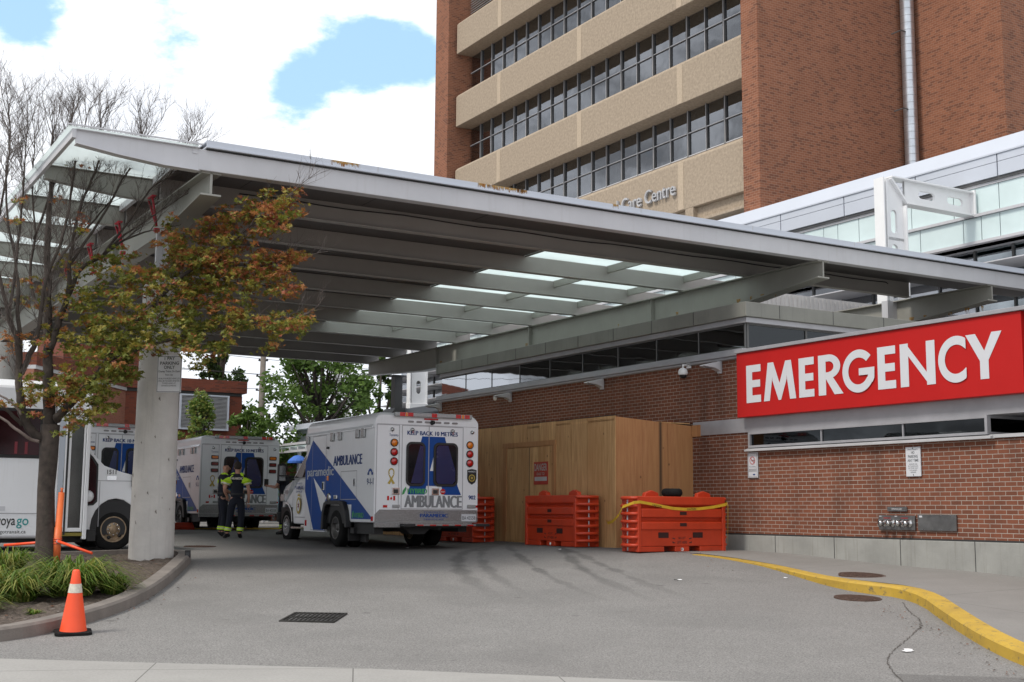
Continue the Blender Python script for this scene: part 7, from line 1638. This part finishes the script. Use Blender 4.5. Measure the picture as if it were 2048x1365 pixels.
        m = MB(); c = V_['chest']; lettering(m, 'PARAMEDIC', (c.x - .15, c.y - .176, c.z + .03), (1, 0, 0), (0, 0, 1), .30, .055, .004, fat=.006); m.build('lettering', 'reflective', e)
    for s in 'lr':
        k = V_['knee' + s]; a = V_['ankle' + s]; m = MB(); m.tube([k.lerp(a, .62), k.lerp(a, .82)], .084, 16, False); p = m.build('trouser_band', 'hiviz', e)
        m = MB(); m.tube([k.lerp(a, .69), k.lerp(a, .75)], .086, 16, False); m.build('reflective_band', 'reflective', p)
        t_ = V_['toe' + s]; skinmesh('boot', 'black', e, [tuple(a + Vector((0, -.02, .02))), tuple(a + Vector((0, -.01, -.035))), tuple(t_ + Vector((0, 0, .0))), tuple(t_ + (t_ - a).normalized() * .05)], [(0, 1), (1, 2), (2, 3)], [.056, .055, .046, .036], 1)
    m = MB(); c = V_['pel'] + Vector((0, 0, .085)); m.lathe([(.158, -.02), (.163, 0), (.158, .02)], (0, 0, 0), 'z', 20); m.v = [(c.x + a, c.y + bb * .86, c.z + z) for a, bb, z in m.v]; m.box(c.x + .12, c.x + .19, c.y - .05, c.y + .04, c.z - .10, c.z + .02); m.build('belt', 'black', e)
    return e
g1 = gz(-7.0, 31.0)
# back view: facing away from the camera, left knee easy, arms hanging
JB = dict(pel=(0, 0, .98), chest=(0, .01, 1.38), neck=(0, .0, 1.56), head=(.0, .03, 1.70), hipl=(-.10, 0, .92), kneel=(-.15, .03, .52), anklel=(-.20, -.02, .10), toel=(-.27, .10, .045), hipr=(.10, 0, .92), kneer=(.12, .06, .52), ankler=(.09, .02, .10), toer=(.11, .16, .045), shl=(-.21, 0, 1.46), ell=(-.30, -.03, 1.16), wrl=(-.24, .14, .98), shr=(.21, 0, 1.46), elr=(.28, -.02, 1.16), wrr=(.28, .05, .90))
person('paramedic seen from behind in a navy and yellow shirt reading PARAMEDIC', (-6.66, 31.0, g1), .10, JB)
JC = dict(pel=(0, 0, .98), chest=(0, .01, 1.38), neck=(0, .02, 1.55), head=(.0, .05, 1.69), hipl=(-.10, 0, .92), kneel=(-.11, .03, .52), anklel=(-.11, -.02, .10), toel=(-.13, .11, .045), hipr=(.10, 0, .92), kneer=(.11, .04, .52), ankler=(.12, 0, .10), toer=(.15, .14, .045), shl=(-.20, 0, 1.46), ell=(-.27, -.02, 1.17), wrl=(-.12, .20, 1.08), shr=(.20, 0, 1.46), elr=(.27, -.02, 1.17), wrr=(.15, .20, 1.06))
person('shaven headed paramedic facing sideways, half hidden behind his colleague', (-7.16, 31.7, gz(-7.1, 31.75)), -1.15, JC, hair='bald')
JD = dict(pel=(0, 0, .98), chest=(0, .01, 1.38), neck=(0, .02, 1.56), head=(.0, .05, 1.70), hipl=(-.10, 0, .92), kneel=(-.11, .03, .52), anklel=(-.11, -.02, .10), toel=(-.13, .11, .045), hipr=(.10, 0, .92), kneer=(.11, .04, .52), ankler=(.12, 0, .10), toer=(.15, .14, .045), shl=(-.20, 0, 1.46), ell=(-.22, .16, 1.22), wrl=(-.12, .40, 1.26), shr=(.20, 0, 1.46), elr=(.22, .16, 1.22), wrr=(.10, .40, 1.26))
person('person in dark clothes holding a tablet, mostly hidden behind the ambulance mirror', (-5.93, 33.4, gz(-5.9, 33.4)), 1.35, JD, vest=False)
e = thing('tablet', 'dark tablet held out in both hands beside the ambulance hood', 'tablet', (-6.44, 33.5, gz(-6.4, 33.5) + 1.25), frame='W', rot=1.35)
m = MB(); m.box(-.13, .13, -.012, 0, 0, .19); m.build('case', 'black', e, .008); m = MB(); m.box(-.115, .115, -.014, -.0125, .015, .175); m.build('screen', 'dark', e)
# ---- bits beyond the ambulances
m = MB(); m.box(9.0, 14.5, 37.6, 37.75, .85, 1.02); solo(m, 'yellow_kerb_far', 'kerb_yellow', 'short yellow kerb seen under the rear of the second ambulance', 'kerb', (11, 37.6, .9))
e = thing('floor_barrier', 'low red plastic barrier lying behind the paramedics feet', 'barrier', (10.4, 37.0, .93))
m = MB(); m.prism([(9.3, .93), (11.3, .93), (11.2, 1.18), (9.4, 1.18)], 'y', 36.9, 37.3); m.box(9.4, 11.2, 36.86, 37.34, 1.0, 1.05); m.build('body', M['barrier'], e, .02)
m = MB(); m.quad((10.1, 36.85, 1.05), (10.35, 36.85, 1.05), (10.35, 36.85, 1.25), (10.1, 36.85, 1.25)); m.build('label', 'sign_white', e)
def umbrella():
    p = img(596, 914, 27); e = thing('parasol', 'blue parasol under the covered walkway beyond the ambulance hood', 'parasol', (p.x, p.y, gz(p.x, p.y)), frame='W'); h = p.z - gz(p.x, p.y)
    m = MB(); m.lathe([(.38, -.16), (.3, -.08), (.15, .03), (0, .06)], (0, 0, h), 'z', 16, False); m.lathe([(.38, -.24), (.38, -.16)], (0, 0, h), 'z', 16, False); m.build('canopy', 'blue2', e); m = MB(); m.tube([(0, 0, 0), (0, 0, h)], .03, 8); m.build('pole', 'steel', e)
M['blue2'] = mat('blue2', (0.04, 0.14, 0.5), .7)
umbrella()
